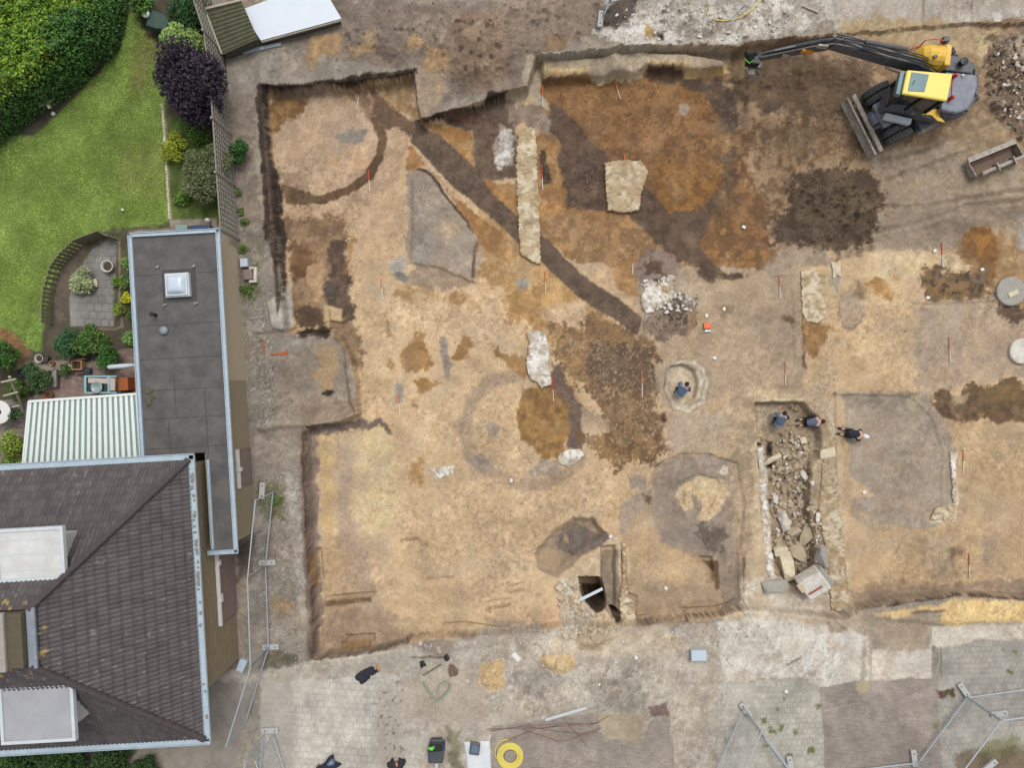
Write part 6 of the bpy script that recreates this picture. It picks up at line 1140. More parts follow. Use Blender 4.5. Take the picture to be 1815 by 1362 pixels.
for k in range(7):
    o = Vector((0, -.2 + .065 * k, .30 + .03 * (k % 3))); pts = [R0 + o + Vector((0, 0, .05)), R0.lerp(R1, .4) + o + Vector((0, hr.uniform(-.05, .05), .22)), R1 + o + Vector((0, 0, .14)), R1.lerp(R2, .5) + o + Vector((0, hr.uniform(-.05, .05), .1)), R2 + o + Vector((0, 0, .05))]
    MB().tube(pts, .017, 5).build('hose', 'black' if k % 3 else 'steel_worn', boom)
for k in range(4):
    o = Vector((0, -.14 + .09 * k, .25)); MB().tube([R2 + o, R2.lerp(R3_, .3) + o + Vector((0, 0, .1)), R2.lerp(R3_, .7) + o + Vector((0, 0, .06)), R3_ + o * .8], .016, 5).build('hose', 'black' if k % 2 else 'steel_worn', stick)
MB().box(R2 + Vector((-.35, -.15, .05)), (.34, .06, .2), rot=RH).build('bracket', 'steel_worn', stick); MB().box(R2.lerp(R3_, .62) + Vector((0, -.16, .0)), (.28, .05, .18), rot=RH).build('bracket', 'steel_worn', stick)
d = (R3_ - R2).normalized(); c = R2.lerp(R3_, .33) + Vector((0, -.17, .05)); MB().box(c, (.42, .06, .22), rot=RH).build('decal_plate', 'orange_decal', stick, bevel=.008)
c = P3(1404, 62 + 26 / 7 + 20, 0); m = MB()
for (p, q, r_) in (((1330, 92), (1330, 108), .15), ((1322, 96), (1340, 96), .12)): m.tube([P3(*p, ZG + 1.0), P3(*q, ZG + .8)], r_, 12)
m.box(P3(1334, 108, ZG + .72), (.5, .34, .34), rot=RH); cp = m.build('coupler', 'black', ex, bevel=.02)
MB().tube([P3(1320, 104, ZG + .9), P3(1328, 112, ZG + .95), P3(1336, 106, ZG + 1.0)], .02, 5).build('hose', 'lime_green', cp); MB().tube([P3(1340, 84, ZG + 1.0), P3(1341, 96, ZG + 1.1)], .03, 6).build('hose', 'black', cp)
c = P3(1331, 132, ZG + .1); m = MB(); w_ = .22; n = 10; rb = .42
for i in range(n + 1):
    a = -.4 + 2.6 * i / n
    for s in (-w_, w_):
        for rr in (rb, rb - .03): m.v.append(c + Vector((s * .98 + .0, -rr * math.cos(a) * .8 + .08, .35 - rr * math.sin(a) - .05)))
for i in range(n): a = i * 4; m.f += [(a, a + 2, a + 6, a + 4), (a + 1, a + 5, a + 7, a + 3), (a, a + 4, a + 5, a + 1), (a + 2, a + 3, a + 7, a + 6)]
for s in (0, 2): m.f.append(tuple(i * 4 + s for i in range(n + 1)))
bk = m.build('bucket', 'steel_worn', ex); MB().box(c + Vector((0, .16, .42)), (.5, .22, .12)).build('bucket_hanger', 'machine_dark', bk, bevel=.02)

# wide loose bucket on the ground
p0, p1 = G3(1712, 306), G3(1795, 272); ax = (p1 - p0); ax.z = 0; LB = ax.length; ax.normalize(); sd_ = Vector((-ax.y, ax.x, 0)); cB = (p0 + p1) / 2; cB.z = max(p0.z, p1.z, gz(cB.x, cB.y)) + .04
lb = thing('digger_bucket', 'wide grey ditching bucket lying loose on the soil right of the excavator', 'bucket', cB); m = MB(); n = 14; Hb = .52
prf = [(.42, .30), (.30, .12), (.12, .02), (-.08, .0), (-.26, .08), (-.34, .24), (-.34, .42)]
for (y, z) in prf:
    for s in (-1, 1):
        for t_ in (0, .025): m.v.append(cB + ax * (s * LB / 2) + sd_ * (y * (1 - t_ * 2)) + Vector((0, 0, z + t_)))
for i in range(len(prf) - 1): a = i * 4; m.f += [(a, a + 2, a + 6, a + 4), (a + 1, a + 5, a + 7, a + 3), (a, a + 4, a + 5, a + 1), (a + 2, a + 3, a + 7, a + 6)]
m.f += [(0, 1, 3, 2), (24, 26, 27, 25)]; sh = m.build('bucket', 'steel_rusty', lb)
m = MB(); m.bar(cB - ax * LB / 2 + sd_ * .40 + Vector((0, 0, .33)), cB + ax * LB / 2 + sd_ * .40 + Vector((0, 0, .33)), .20, .03); m.build('cutting_edge', 'steel_worn', lb)
for s in (-1, 1):
    m = MB(); q = [cB + ax * (s * (LB / 2 + .0)) + sd_ * y + Vector((0, 0, z)) for y, z in prf]; m.v = [v + ax * .012 for v in q] + [v - ax * .012 for v in q]; k = len(q)
    m.f = [tuple(range(k)), tuple(range(2 * k - 1, k - 1, -1))] + [(i, (i + 1) % k, k + (i + 1) % k, k + i) for i in range(k)]; m.build('side_plate', 'steel_worn', lb)
MB().tube([cB - ax * LB * .42 + sd_ * -.30 + Vector((0, 0, .5)), cB + ax * LB * .52 + sd_ * -.30 + Vector((0, 0, .5))], .085, 12).build('back_tube', 'steel_worn', lb)
for k in (-.12, .22): MB().box(cB + ax * (LB * k) - sd_ * .3 + Vector((0, 0, .52)), (.05, .34, .3), rz=math.atan2(ax.y, ax.x)).build('hanger_ear', 'steel_worn', lb)

# ------------------------------------------------------------------ people, seen from above
def skinned(name, m_, par, chains, verts, radii, sub=2, root=0):
    me = bpy.data.meshes.new(name); me.from_pydata([tuple(v) for v in verts], chains, []); o = bpy.data.objects.new(name, me); COL.objects.link(o); o.parent = par; me.materials.append(MATS[m_])
    sk = o.modifiers.new('skin', 'SKIN'); sk.use_smooth_shade = True; sk.branch_smoothing = .3
    for i, r_ in enumerate(radii):
        v = me.skin_vertices[0].data[i]; v.radius = r_ if hasattr(r_, '__len__') else (r_, r_); v.use_root = (i == root)
    s = o.modifiers.new('sub', 'SUBSURF'); s.levels = sub; s.render_levels = sub; return o
def ball(name, c, r, m_, par, sc=(1, 1, 1), cut=None):
    bm = bmesh.new(); bmesh.ops.create_uvsphere(bm, u_segments=18, v_segments=12, radius=r)
    for v in bm.verts: v.co = Vector((v.co.x * sc[0], v.co.y * sc[1], v.co.z * sc[2])) + Vector(c)
    if cut is not None: bmesh.ops.delete(bm, geom=[v for v in bm.verts if v.co.z < c[2] + cut], context='VERTS')
    me = bpy.data.meshes.new(name); bm.to_mesh(me); bm.free(); me.polygons.foreach_set('use_smooth', [True] * len(me.polygons)); me.materials.append(MATS[m_]); o = bpy.data.objects.new(name, me); COL.objects.link(o); o.parent = par; return o
def person(label, pos, rz, top, hair, reach=.45, cap=None, crouch=False):
    """kneeling on both knees and bent forward over the work; local +x is forward"""
    t = thing('person', label, 'person', pos, rz); t.scale = (.92, .92, .92)
    V = []; E = []; Rr = []; cr = crouch
    def a(x, y, z, r, p=None):
        if cr and z < .12 and x < -.2: x = x * .25 + .02
        if cr: z = z * 1.12; x = x * .82
        V.append((x, y, z)); Rr.append(r); (E.append((p, len(V) - 1)) if p is not None else None); return len(V) - 1
    pel = a(-.12, 0, .34, (.155, .13)); wa = a(.02, 0, .44, (.15, .11), pel); chx = a(.20, 0, .52, (.17, .12), wa); nk = a(.36, 0, .56, .07, chx); hd = a(.44, 0, .58, (.085, .085), nk); hd2 = a(.50, 0, .57, (.092, .09), hd); fc = a(.57, 0, .53, .06, hd2); nose = a(.60, 0, .515, .02, fc)
    for s in (1, -1):
        sh = a(.25, .16 * s, .53, .075, chx); el = a(.36, .24 * s, .32, .05, sh); wr = a(reach, .15 * s, .12, .033, el); pm = a(reach + .07, .13 * s, .07, (.042, .022), wr)
        for k, (fx, fy) in enumerate(((.075, .035), (.09, .012), (.085, -.010), (.07, -.03))): f1 = a(reach + .07 + fx * .55, .13 * s + fy * s, .065, .0095, pm); a(reach + .07 + fx, .13 * s + fy * s, .04, .008, f1)
        th = a(reach + .08, .13 * s - .055 * s, .06, .011, pm); a(reach + .11, .13 * s - .06 * s, .045, .009, th)
        hp = a(-.10, .11 * s, .30, .105, pel); kn = a(.14, .15 * s, .085, .075, hp); an = a(-.26, .13 * s, .07, .05, kn); a(-.38, .13 * s, .05, .04, an)
    body = skinned('body', 'skin', t, E, V, Rr)
    def wear(name, m_, idx, gr):
        mp = {i: k for k, i in enumerate(idx)}; ed = [(mp[p], mp[q]) for p, q in E if p in mp and q in mp]
        skinned(name, m_, t, ed, [V[i] for i in idx], [tuple((c_ + gr) for c_ in (Rr[i] if hasattr(Rr[i], '__len__') else (Rr[i], Rr[i]))) for i in idx])
    nper = 20; arms = []; legs = []
    i = 8
    for s in (1, -1):
        sh = i; el = i + 1; arms += [sh, el]; i += 4; i += 8 + 2; legs += [i, i + 1, i + 2]; i += 4
    wear('jacket' if top == 'jacket_blue' else 'shirt', top, [1, 0, 2, 3] + arms, .06 if cr else .028); wear('trousers', 'trousers_dark', [0, 1] + legs, .018)
    kx, kz = (.82, 1.12) if cr else (1, 1)
    ball('hair', (.475 * kx, 0, .605 * kz), .105, hair, t, (1.05, .92, .95), -.03)
    for s in (1, -1):
        ball('shoe', ((-.09 if cr else -.44), .13 * s, .06), .055, 'black', t, (1.9, .9, .9)); ball('eye', (.600 * kx, .03 * s, .545 * kz), .010, 'zinc_white', t); ball('ear', (.50 * kx, .10 * s, .57 * kz), .022, 'skin', t, (1, .5, 1.3))
    if cap: ball('cap', (.48, 0, .62), .118, cap, t, (1.05, .95, .8), -.02); MB().prism([(.50, -.08), (.66, -.06), (.66, .06), (.50, .08)], .6, .615).build('cap_brim', cap, None); b = bpy.data.objects['cap_brim'] if 'cap_brim' in bpy.data.objects else None; b.parent = t
    return t
def px_ang(x0, y0, x1, y1): return math.atan2(-(y1 - y0), x1 - x0)
q = G3(1203, 694); person('person in a blue grey jacket crouching in the round pit, dark haired', q, px_ang(1203, 690, 1217, 667), 'jacket_blue', 'hair_dark', reach=.42, crouch=True)
q = G3(1376, 746); person('person in a blue grey jacket crouching in the top left corner of the rubble cellar', q, px_ang(1377, 744, 1382, 728), 'jacket_blue', 'hair_dark', reach=.4, crouch=True)
q = G3(1430, 748); person('brown haired person in a slate blue shirt kneeling at the top of the cellar', q, px_ang(1420, 748, 1447, 745), 'shirt_slate', 'hair_dark', reach=.5)
q = G3(1503, 768); person('person with a white cap and dark clothes kneeling on the edge right of the cellar', q, px_ang(1490, 762, 1522, 769), 'navy', 'hair_dark', cap='cap_white', reach=.5)

# scale rods
RODS = [((966, 481), (967, 521), 'r', 'red and white scale rod under the end of the long pale wall strip'), ((675, 492), (679, 532), 'o', 'orange and white scale rod on sand left of the grey trapezoid'), ((706, 696), (709, 737), 'o', 'orange and white scale rod beside a small grey patch in the open sand'),
        ((653, 301), (656, 339), 'r', 'red and white scale rod on the curved dark ring ditch'), ((629, 158), (632, 196), 'w', 'pale scale rod near the north wall of the ring ditch corner'), ((1096, 131), (1099, 176), 'o', 'orange and white scale rod under the north bank of the rusty soil'),
        ((962, 151), (962, 190), 'o', 'orange and white scale rod in the corner of the rusty soil'), ((1106, 274), (1109, 317), 'o', 'orange and white scale rod on the squared pale stone block'), ((960, 293), (962, 338), 'r', 'red and white scale rod right of the long pale wall strip'),
        ((1123, 449), (1120, 487), 'o', 'orange scale rod left of the burnt mortar heap'), ((979, 670), (981, 712), 'r', 'red and white scale rod beside the short pale wall stub'), ((1137, 656), (1138, 703), 'o', 'orange and white scale rod on the mottled brown soil'),
        ((1381, 487), (1382, 530), 'o', 'orange and white scale rod left of the pale upright slab'), ((1391, 641), (1392, 684), 'o', 'orange and white scale rod above the rubble cellar'), ((1668, 430), (1670, 473), 'r', 'red and white scale rod below the excavator track on pale sand'),
        ((1681, 598), (1683, 643), 'o', 'orange and white scale rod in the middle of the eastern sand'), ((1706, 797), (1706, 839), 'r', 'red and white scale rod beside the thin white mortar line'), ((1716, 981), (1717, 1024), 'r', 'red and white scale rod near the southern yellow bank')]
for (a, b, c, lb_) in RODS:
    A, B = G3(*a), G3(*b); A.z += .05; B.z += .05; t = thing('scale_rod', lb_, 'scale rod', (A + B) / 2, group='scale rods lying on the dig'); M_ = A.lerp(B, .5)
    MB().tube([A, M_], .017, 8).build('coloured_half', {'r': 'rod_red', 'o': 'rod_orange', 'w': 'rod_white'}[c], t); MB().tube([M_, B], .017, 8).build('white_half', 'rod_white', t)

# ------------------------------------------------------------------ wire site fence with concrete feet
def feet(px, py, ang, label, z=None):
    p = G3(px, py); t = thing('fence_foot', label, 'fence foot', p, ang, group='concrete feet of the site fence')
    m = MB(); m.box((p.x, p.y, p.z + .07), (.66, .22, .13)); m.build('block', 'foot_block', t, bevel=.02)
    for s in (-.2, .2): MB().lathe([(.03, .132), (.03, .138), (0, .138)], (p.x + s, p.y, p.z), 10).build('socket', 'black', t)
    return t
def panel(pa, pb, label, h=2.0, lean=(0, 0), wires=22):
    A, B = G3(*pa), G3(*pb); A.z += .1; B.z += .1; ln = Vector((lean[0], lean[1], 0)); t = thing('wire_fence_panel', label, 'fence panel', A.lerp(B, .5), group='wire panels of the site fence'); Z = Vector((0, 0, h)) + ln
    MB().tube([A, A + Z], .026, 7).build('post', 'galv', t); MB().tube([B, B + Z], .026, 7).build('post', 'galv', t); MB().tube([A + Z, B + Z], .026, 7).build('rail', 'galv', t); z2 = Z * .06; MB().tube([A + z2, B + z2], .026, 7).build('rail', 'galv', t)
    m = MB(); n = wires
    for k in range(1, n): p = A.lerp(B, k / n); m.tube([p + z2, p + Z], .0032, 3, False)
    for k in range(1, 8): q = Z * (k / 8); m.tube([A + q, B + q], .0032, 3, False)
    m.build('wire_mesh', 'galv', t); return t
bp = [(487, 872), (474, 1002), (479, 1146), (439, 1276)]
panel(bp[0], bp[1], 'wire fence panel beside the long annex, northern one'); panel(bp[1], bp[2], 'wire fence panel beside the brick house, middle one'); panel(bp[2], bp[3], 'wire fence panel beside the brick house, slanting southern one')
for (x, y, s, l_) in ((466, 870, 'v', 'concrete fence foot at the north end of the wire fence'), (475, 997, 'h', 'concrete fence foot in the middle of the wire fence'), (481, 1146, 'h', 'concrete fence foot at the bend of the wire fence'), (480, 1294, 'h', 'concrete fence foot alone on the pale block paving')): feet(x, y, 1.5 if s == 'v' else .02, l_)
panel((470, 1300), (462, 1390), 'wire fence panel at the bottom edge left of the block paving', wires=14); panel((487, 1300), (520, 1400), 'wire fence panel at the bottom edge on the pale block paving', wires=14)
for (x, y, ang, l_) in ((1320, 1258, -.95, 'concrete fence foot at the junction on the grey paving'), (1399, 1354, -1.4, 'concrete fence foot at the bottom edge left of the brown brick paving'), (1618, 1343, -1.45, 'concrete fence foot at the bottom edge of the brown brick paving'), (1706, 1223, -.95, 'concrete fence foot at the junction near the right edge'), (1064, 36, 1.45, 'pale concrete fence foot at the top edge beside the dark earth'), (1752, 1356, .7, 'concrete fence foot in the bottom right corner'), (1768, 1264, .1, 'concrete fence foot in the weeds near the right edge')): feet(x, y, ang, l_)
panel((1316, 1252), (1262, 1372), 'wire fence panel slanting down left from the grey paving junction'); panel((1322, 1262), (1398, 1362), 'wire fence panel slanting down right from the grey paving junction'); panel((1622, 1348), (1468, 1366), 'wire fence panel across the bottom of the brown brick paving'); panel((1625, 1345), (1708, 1234), 'wire fence panel slanting up to the right edge junction'); panel((1710, 1233), (1862, 1212), 'wire fence panel running out of the right edge')
panel((1067, 34), (1080, 8), 'short wire fence piece at the top edge beside the dark earth', wires=5, h=1.0); panel((1080, 8), (1226, -26), 'wire fence panel crossing the top edge over the white rubble')

# ------------------------------------------------------------------ masonry remains
def slab(name, label, cat, poly, h, m_, seed=1, tile='Z', rough=.016, group=None, kind=None):
    """a lump of masonry: traced footprint, uneven crumbling top"""
    p = T(tile, poly); c = p.mean(0); g0 = G3(*c); zt = g0.z + h; r = random.Random(seed); P2 = []
    for i in range(len(p)):
        a, b = p[i], p[(i + 1) % len(p)]; L = np.hypot(*(b - a)); k = max(1, int(L / 3.5))
        for j in range(k): q = a + (b - a) * j / k; P2.append((q[0] + r.uniform(-1.6, 1.6), q[1] + r.uniform(-1.6, 1.6)))
    bm = bmesh.new(); vs = [bm.verts.new((*U(*q, zt), zt)) for q in P2]; f = bm.faces.new(vs); bmesh.ops.triangulate(bm, faces=[f]); 
    for _ in range(3): bmesh.ops.subdivide_edges(bm, edges=[e for e in bm.edges if e.calc_length() > .09], cuts=1, use_grid_fill=False); bmesh.ops.triangulate(bm, faces=bm.faces[:])
    for v in bm.verts: v.co.z += (float(vnoise(np.array([v.co.x * 9.0]), np.array([v.co.y * 9.0]), 401)[0]) - .5) * rough * 2.4 + (float(vnoise(np.array([v.co.x * 3.1]), np.array([v.co.y * 3.1]), 403)[0]) - .5) * rough * 2 - (rough * 1.2 if v.is_boundary else 0)
    ext = bmesh.ops.extrude_edge_only(bm, edges=[e for e in bm.edges if e.is_boundary]); nv = [g for g in ext['geom'] if isinstance(g, bmesh.types.BMVert)]
    for v in nv: v.co.z = g0.z - .12; v.co.x += (v.co.x - g0.x) * .02; v.co.y += (v.co.y - g0.y) * .02
    bmesh.ops.recalc_face_normals(bm, faces=bm.faces)
    for v in bm.verts: v.co -= g0
    me = bpy.data.meshes.new(name); bm.to_mesh(me); bm.free(); me.materials.append(MATS['masonry']); o = bpy.data.objects.new(name, me); COL.objects.link(o); o.location = g0
    n = len(me.vertices); co = np.zeros(n * 3); me.vertices.foreach_get('co', co); co = co.reshape(-1, 3) + np.array(g0); X, Y = co[:, 0] * 44, co[:, 1] * 44
    A1, A2, A3 = {'pale_stone': ((220, 206, 178), (190, 171, 138), (146, 128, 104)), 'lime': ((240, 235, 226), (206, 198, 184), (152, 140, 124)), 'old_mortar': ((208, 194, 168), (178, 160, 132), (146, 126, 100))}[m_]
    a = sstep(.42, .62, fbm(X + seed * 50, Y, 16, 501, 4))[:, None]; b = sstep(.55, .68, fbm(X, Y + seed * 31, 7, 511, 3))[:, None]; cc = lin(A1) * (1 - a) + lin(A2) * a; cc = cc * (1 - b * .7) + lin(A3) * b * .7
    low = sstep(.01, -.05, co[:, 2] - zt)[:, None]; cc = cc * (1 - low) + lin((176, 148, 112)) * low; c4 = np.ones((n, 4), np.float32); c4[:, :3] = cc
    at = me.color_attributes.new('Col', 'FLOAT_COLOR', 'POINT'); at.data.foreach_set('color', c4.ravel()); return tag(o, label, cat, group)
slab('wall_foundation', 'long narrow strip of pale mortared wall foundation between the two ditches', 'wall', "918 236 936 226 950 226 952 300 957 400 959 468 944 463 922 448 918 380 915 300", .16, 'pale_stone', 1)
slab('wall_foundation', 'short pale wall foundation stub beside the mottled brown soil', 'wall', "932 590 945 585 966 588 974 620 976 682 960 688 938 668 934 640 938 610", .16, 'lime', 2)
slab('stone_block', 'squared pale masonry block on the dark purple soil', 'masonry block', "1072 288 1100 283 1135 284 1149 302 1136 345 1133 372 1104 376 1078 372 1074 330", .2, 'pale_stone', 3)
slab('stone_slab', 'upright pale oblong slab in the eastern sand', 'slab', "1421 481 1440 478 1463 487 1464 562 1450 572 1430 568 1423 555", .07, 'pale_stone', 4, rough=.008)
slab('mortar_line', 'thin white mortar wall line on the edge of the grey patch', 'wall', "1684 801 1694 803 1697 860 1696 893 1690 893 1689 850", .08, 'lime', 5, rough=.015)
slab('mortar_patch', 'pale mortar corner below the thin white line', 'masonry', "1660 900 1694 896 1693 922 1648 924", .05, 'pale_stone', 6, rough=.02)
slab('plaster_lump', 'white crumbly plaster lump in the open sand', 'plaster', "756 834 765 832 772 836 786 826 803 826 802 843 788 842 780 849 772 846 770 838", .05, 'lime', 7)
slab('mortar_heap', 'white lumpy mortar heap at the end of the diagonal ditch', 'mortar heap', "1136 530 1146 500 1165 503 1188 486 1197 492 1196 530 1160 552 1145 560 1138 548", .12, 'lime', 8, rough=.05)
slab('cellar_wall', 'narrow white plastered wall on the left side of the rubble cellar', 'wall', "1342 795 1352 793 1361 900 1373 1022 1361 1026 1351 920", .32, 'lime', 9, rough=.02)
slab('cellar_wall', 'broad mortared wall on the right side of the rubble cellar', 'wall', "1462 795 1480 780 1486 860 1508 1082 1474 1084 1466 990 1452 900", .07, 'old_mortar', 10, rough=.03)
slab('wall_stub', 'upright mortared wall stub beside the black hole', 'wall', "1102 962 1110 965 1112 1060 1126 1068 1128 1112 1102 1110 1098 1062 1104 1020", .2, 'pale_stone', 11, rough=.04)
def chunk(name, label, px, py, d, m_, rz, seed, z=0, group=None, cat='rubble block'):
    p = G3(px, py); p.z += z; o = MB().stone((p.x, p.y, p.z + d[2] * .35), (d[0] * 1.1, d[1] * 1.1, d[2]), seed, rz, 22).build(name, m_, loc=p, bevel=.025); return tag(o, label, cat, group)
CH = ((1387, 921, (.42, 1.0, .35), 'lime', .35, 'long pale concrete block leaning at the left cellar wall'), (1391, 1003, (.62, 1.25, .5), 'pale_stone', .1, 'large grey ribbed concrete block at the lower left of the cellar'), (1432, 950, (.55, .95, .45), 'rubble', -.3, 'tan concrete block against the right cellar wall'), (1405, 944, (.6, .5, .4), 'rubble', .5, 'rounded brown block in the middle of the cellar'),
      (1452, 985, (.5, .9, .45), 'concrete', .05, 'flat grey block at the lower right of the cellar'), (1412, 978, (.6, .9, .35), 'rubble', .3, 'brown earth covered block above the big tilted block'), (1380, 976, (.6, .4, .35), 'pale_stone', .2, 'small pale block above the ribbed block'), (1372, 885, (.2, .38, .2), 'lime', .1, 'small white stone by the left cellar wall'), (1393, 925, (.3, .4, .25), 'pale_stone', .9, 'small grey block beside the long pale one'),
      (1370, 1038, (1.0, .5, .35), 'concrete', .05, 'pale slab at the foot of the cellar wall'), (1448, 916, (.2, .4, .2), 'lime', 0, 'small white block at the right cellar wall'), (1424, 843, (.24, .42, .2), 'lime', .5, 'white stone among the upper cellar rubble'), (1422, 781, (.26, .28, .2), 'pale_stone', .2, 'rounded pale stone behind the kneeling people'), (1367, 815, (.9, .25, .2), 'pale_stone', .45, 'pale beam stone across the dark gap at the cellar wall'), (1466, 804, (.7, .45, .2), 'pale_stone', .3, 'pale stone on the right cellar rim'))
for k, (x, y, d, m_, rz, l_) in enumerate(CH): chunk('rubble_block', l_, x, y, d, m_, rz, 20 + k, group='large blocks in the cellar')
# the big tilted block with brick in it
p = G3(1432, 1028); bb = thing('masonry_chunk', 'big tilted masonry block with white plaster and red brick', 'masonry block', p); Rt = Matrix.Rotation(.65, 3, 'Z') @ Matrix.Rotation(-.22, 3, 'Y') @ Matrix.Rotation(.15, 3, 'X')
core = MB().box((p.x, p.y, p.z + .42), (1.0, .95, .62), rot=Rt).build('core', 'lime', bb, bevel=.07)
MB().box(Vector((p.x, p.y, p.z + .42)) + Rt @ Vector((-.08, -.15, .325)), (.62, .09, .03), rot=Rt).build('brick_course', 'brick_red', core, bevel=.01); MB().box(Vector((p.x, p.y, p.z + .42)) + Rt @ Vector((-.46, .25, .30)), (.22, .42, .05), rot=Rt).build('sand_crust', 'pale_stone', core, bevel=.02)
MB().box(Vector((p.x, p.y, p.z + .30)) + Rt @ Vector((.55, -.12, -.05)), (.3, .9, .35), rot=Rt).build('broken_edge', 'concrete', core, bevel=.06)
# uncountable rubble
def scatter(name, label, tile, poly, n, smin, smax, m_, seed, lift=0):
    p = T(tile, poly); r = random.Random(seed); m = MB(); x0, y0 = p.min(0); x1, y1 = p.max(0); k = 0
    while k < n:
        x, y = r.uniform(x0, x1), r.uniform(y0, y1)
        if sdf(p, np.array([x], np.float32), np.array([y], np.float32))[0] < 0: continue
        q = G3(x, y); s = smin + (smax - smin) * r.random() ** 2.2; m.stone((q.x, q.y, q.z + s * .22 + lift), (s * r.uniform(.7, 1.5), s, s * .7), r.randint(0, 9999), r.uniform(0, 3), 10); k += 1
    o = m.build(name, m_, loc=G3(*p.mean(0))); o['kind'] = 'stuff'; return tag(o, label, 'rubble')
scatter('rubble', 'brown broken rubble filling the cellar', 'L', "220 270 420 270 440 700 500 760 490 1040 240 1060 200 700", 360, .05, .28, 'rubble', 1)
scatter('rubble', 'pale broken rubble mixed into the cellar fill', 'L', "230 290 420 290 440 700 480 760 480 1000 250 1040 210 700", 110, .05, .2, 'lime', 2); scatter('rubble', 'dark crumbs in the cellar fill', 'L', "230 300 420 300 430 700 480 760 480 1000 250 1040 210 700", 60, .04, .1, 'compost', 22)
scatter('rubble', 'rubble heap at the upper right corner behind the excavator', 'H', "1600 120 1760 60 1815 60 1860 400 1830 680 1760 650 1640 540 1580 400", 240, .03, .16, 'rubble_dark', 3); scatter('rubble', 'pale broken concrete in the upper right heap', 'H', "1640 140 1760 60 1830 60 1850 600 1700 560", 60, .04, .22, 'lime', 4)
scatter('rubble', 'small white stones beside the black hole', 'K', "380 850 500 860 540 980 600 1090 560 1180 420 1170", 120, .03, .12, 'lime', 5); scatter('rubble', 'pale broken masonry round the black hole', 'K', "370 850 500 850 512 990 600 1062 690 1060 730 1115 700 1180 560 1190 400 1180", 80, .08, .32, 'old_mortar', 25); scatter('rubble', 'tan broken masonry round the black hole', 'K', "370 850 500 850 512 990 600 1062 690 1060 740 1120 860 1140 560 1200 400 1180", 70, .06, .26, 'rubble', 26); scatter('rubble', 'stones scattered on the trampled ground south of the trench', 'O', "0 240 1300 140 1815 120 1815 300 1000 560 0 620", 200, .02, .09, 'lime', 6)
scatter('rubble', 'dark stones of the burnt heap', 'I', "860 460 1100 460 1085 640 860 680", 90, .04, .13, 'rubble_dark', 7); scatter('rubble', 'white mortar pieces in the burnt heap', 'I', "770 390 950 345 1060 460 1080 560 960 560 800 590", 90, .05, .26, 'lime', 17); scatter('rubble', 'white crumbs on the bright yard at the top edge', 'G', "620 60 900 0 1702 0 1702 180 1300 250 820 240", 170, .03, .16, 'lime', 8)
scatter('clods', 'dark earth clods on the spoil north of the trench', 'E', "700 20 1780 0 1700 420 1300 540 1100 380 700 260", 200, .03, .09, 'rubble_dark', 9); scatter('clods', 'brown earth clods on the dark mound', 'H', "430 930 700 850 930 960 960 1080 880 1300 450 1300", 200, .03, .09, 'compost', 10); scatter('clods', 'earth clods in front of the excavator', 'H', "200 560 860 500 860 800 600 900 240 1100", 130, .03, .10, 'rubble_dark', 11)
scatter('gravel', 'loose gravel along the long annex', 'F', "110 460 240 470 300 640 290 1140 150 1160", 380, .02, .07, 'concrete', 12); scatter('gravel', 'loose stones inside the wire fence', 'D', "280 160 470 150 480 920 300 950", 330, .02, .09, 'concrete', 13)
# pipe in the hole, branches, bars
onebox('wooden_prop', 'pale board bridging the black hole', 'board', (1029, 1064), (1067, 1044), .11, .05, 'zinc_white', z=1.0) if False else None
a, b = P3(1028, 1064, -.72), P3(1068, 1044, -.72); tag(MB().bar(a, b, .12, .05).build('board', 'zinc_white', loc=(a + b) / 2, bevel=.006), 'pale narrow board bridging the black hole', 'board')
onebox('drain_pipe', 'grey white pipe lying on the trampled ground above the brown bars', 'pipe', (966, 1276), (1040, 1254), .12, .1, 'pvc', bevel=.03); onebox('board', 'small white board lying near the yellow sand pile', 'board', (909, 1158), (921, 1171), .2, .05, 'white_paint'); onebox('board', 'narrow pale board on the white yard at the top edge', 'board', (1422, 10), (1450, 22), .09, .05, 'timber_pale')
p = G3(1235, 1158); t = thing('storage_crate', 'pale blue lidded plastic crate on the yard below the cellar', 'crate', p); MB().box((p.x, p.y, p.z + .14), (.56, .38, .28), rz=.02).build('tub', 'crate_blue', t, bevel=.03); MB().box((p.x, p.y, p.z + .3), (.6, .42, .04), rz=.02).build('lid', 'crate_blue', t, bevel=.02)
# bent rusty reinforcing bars
for k, (s, lb_) in enumerate((("862 1293 900 1292 960 1291 1010 1286 1060 1282", 'longest straight rusty bar on the brown brick paving'), ("870 1296 920 1288 980 1284 1030 1282", 'upper rusty bar of the bundle'), ("900 1312 930 1300 955 1291 990 1286", 'rusty bar that starts above the yellow hose'), ("925 1293 960 1303 990 1314 1010 1312 1026 1304 1060 1296", 'sagging rusty bar curving below the bundle'), ("940 1288 990 1296 1030 1300 1066 1290", 'rusty bar ending beside the brown soil'), ("1000 1272 1012 1290 1026 1302 1040 1322", 'short rusty bar crossing the bundle'), ("1040 1286 1062 1278 1078 1268", 'rusty bar poking to the upper right'))):
    pt = T('Z', s); P_ = [G3(*q) + Vector((0, 0, .03 + .012 * k)) for q in pt]; c = P_[len(P_) // 2].copy(); tag(MB().tube(P_, .010, 6).build('rusty_bar', 'rust_bar', loc=c), lb_, 'bar', 'bent rusty bars by the yellow hose')
pt = [G3(*q) + Vector((0, 0, .06)) for q in ((750, 1208), (758, 1222), (768, 1236), (776, 1241), (786, 1234), (797, 1220), (798, 1212), (790, 1207), (780, 1212), (774, 1228))]; tag(MB().tube(pt, [.035, .04, .04, .045, .045, .04, .035, .03, .025, .02], 8).build('bent_pipe', 'pvc_green', loc=pt[3]), 'bent grey green pipe in a heart shape on the trampled ground', 'pipe')
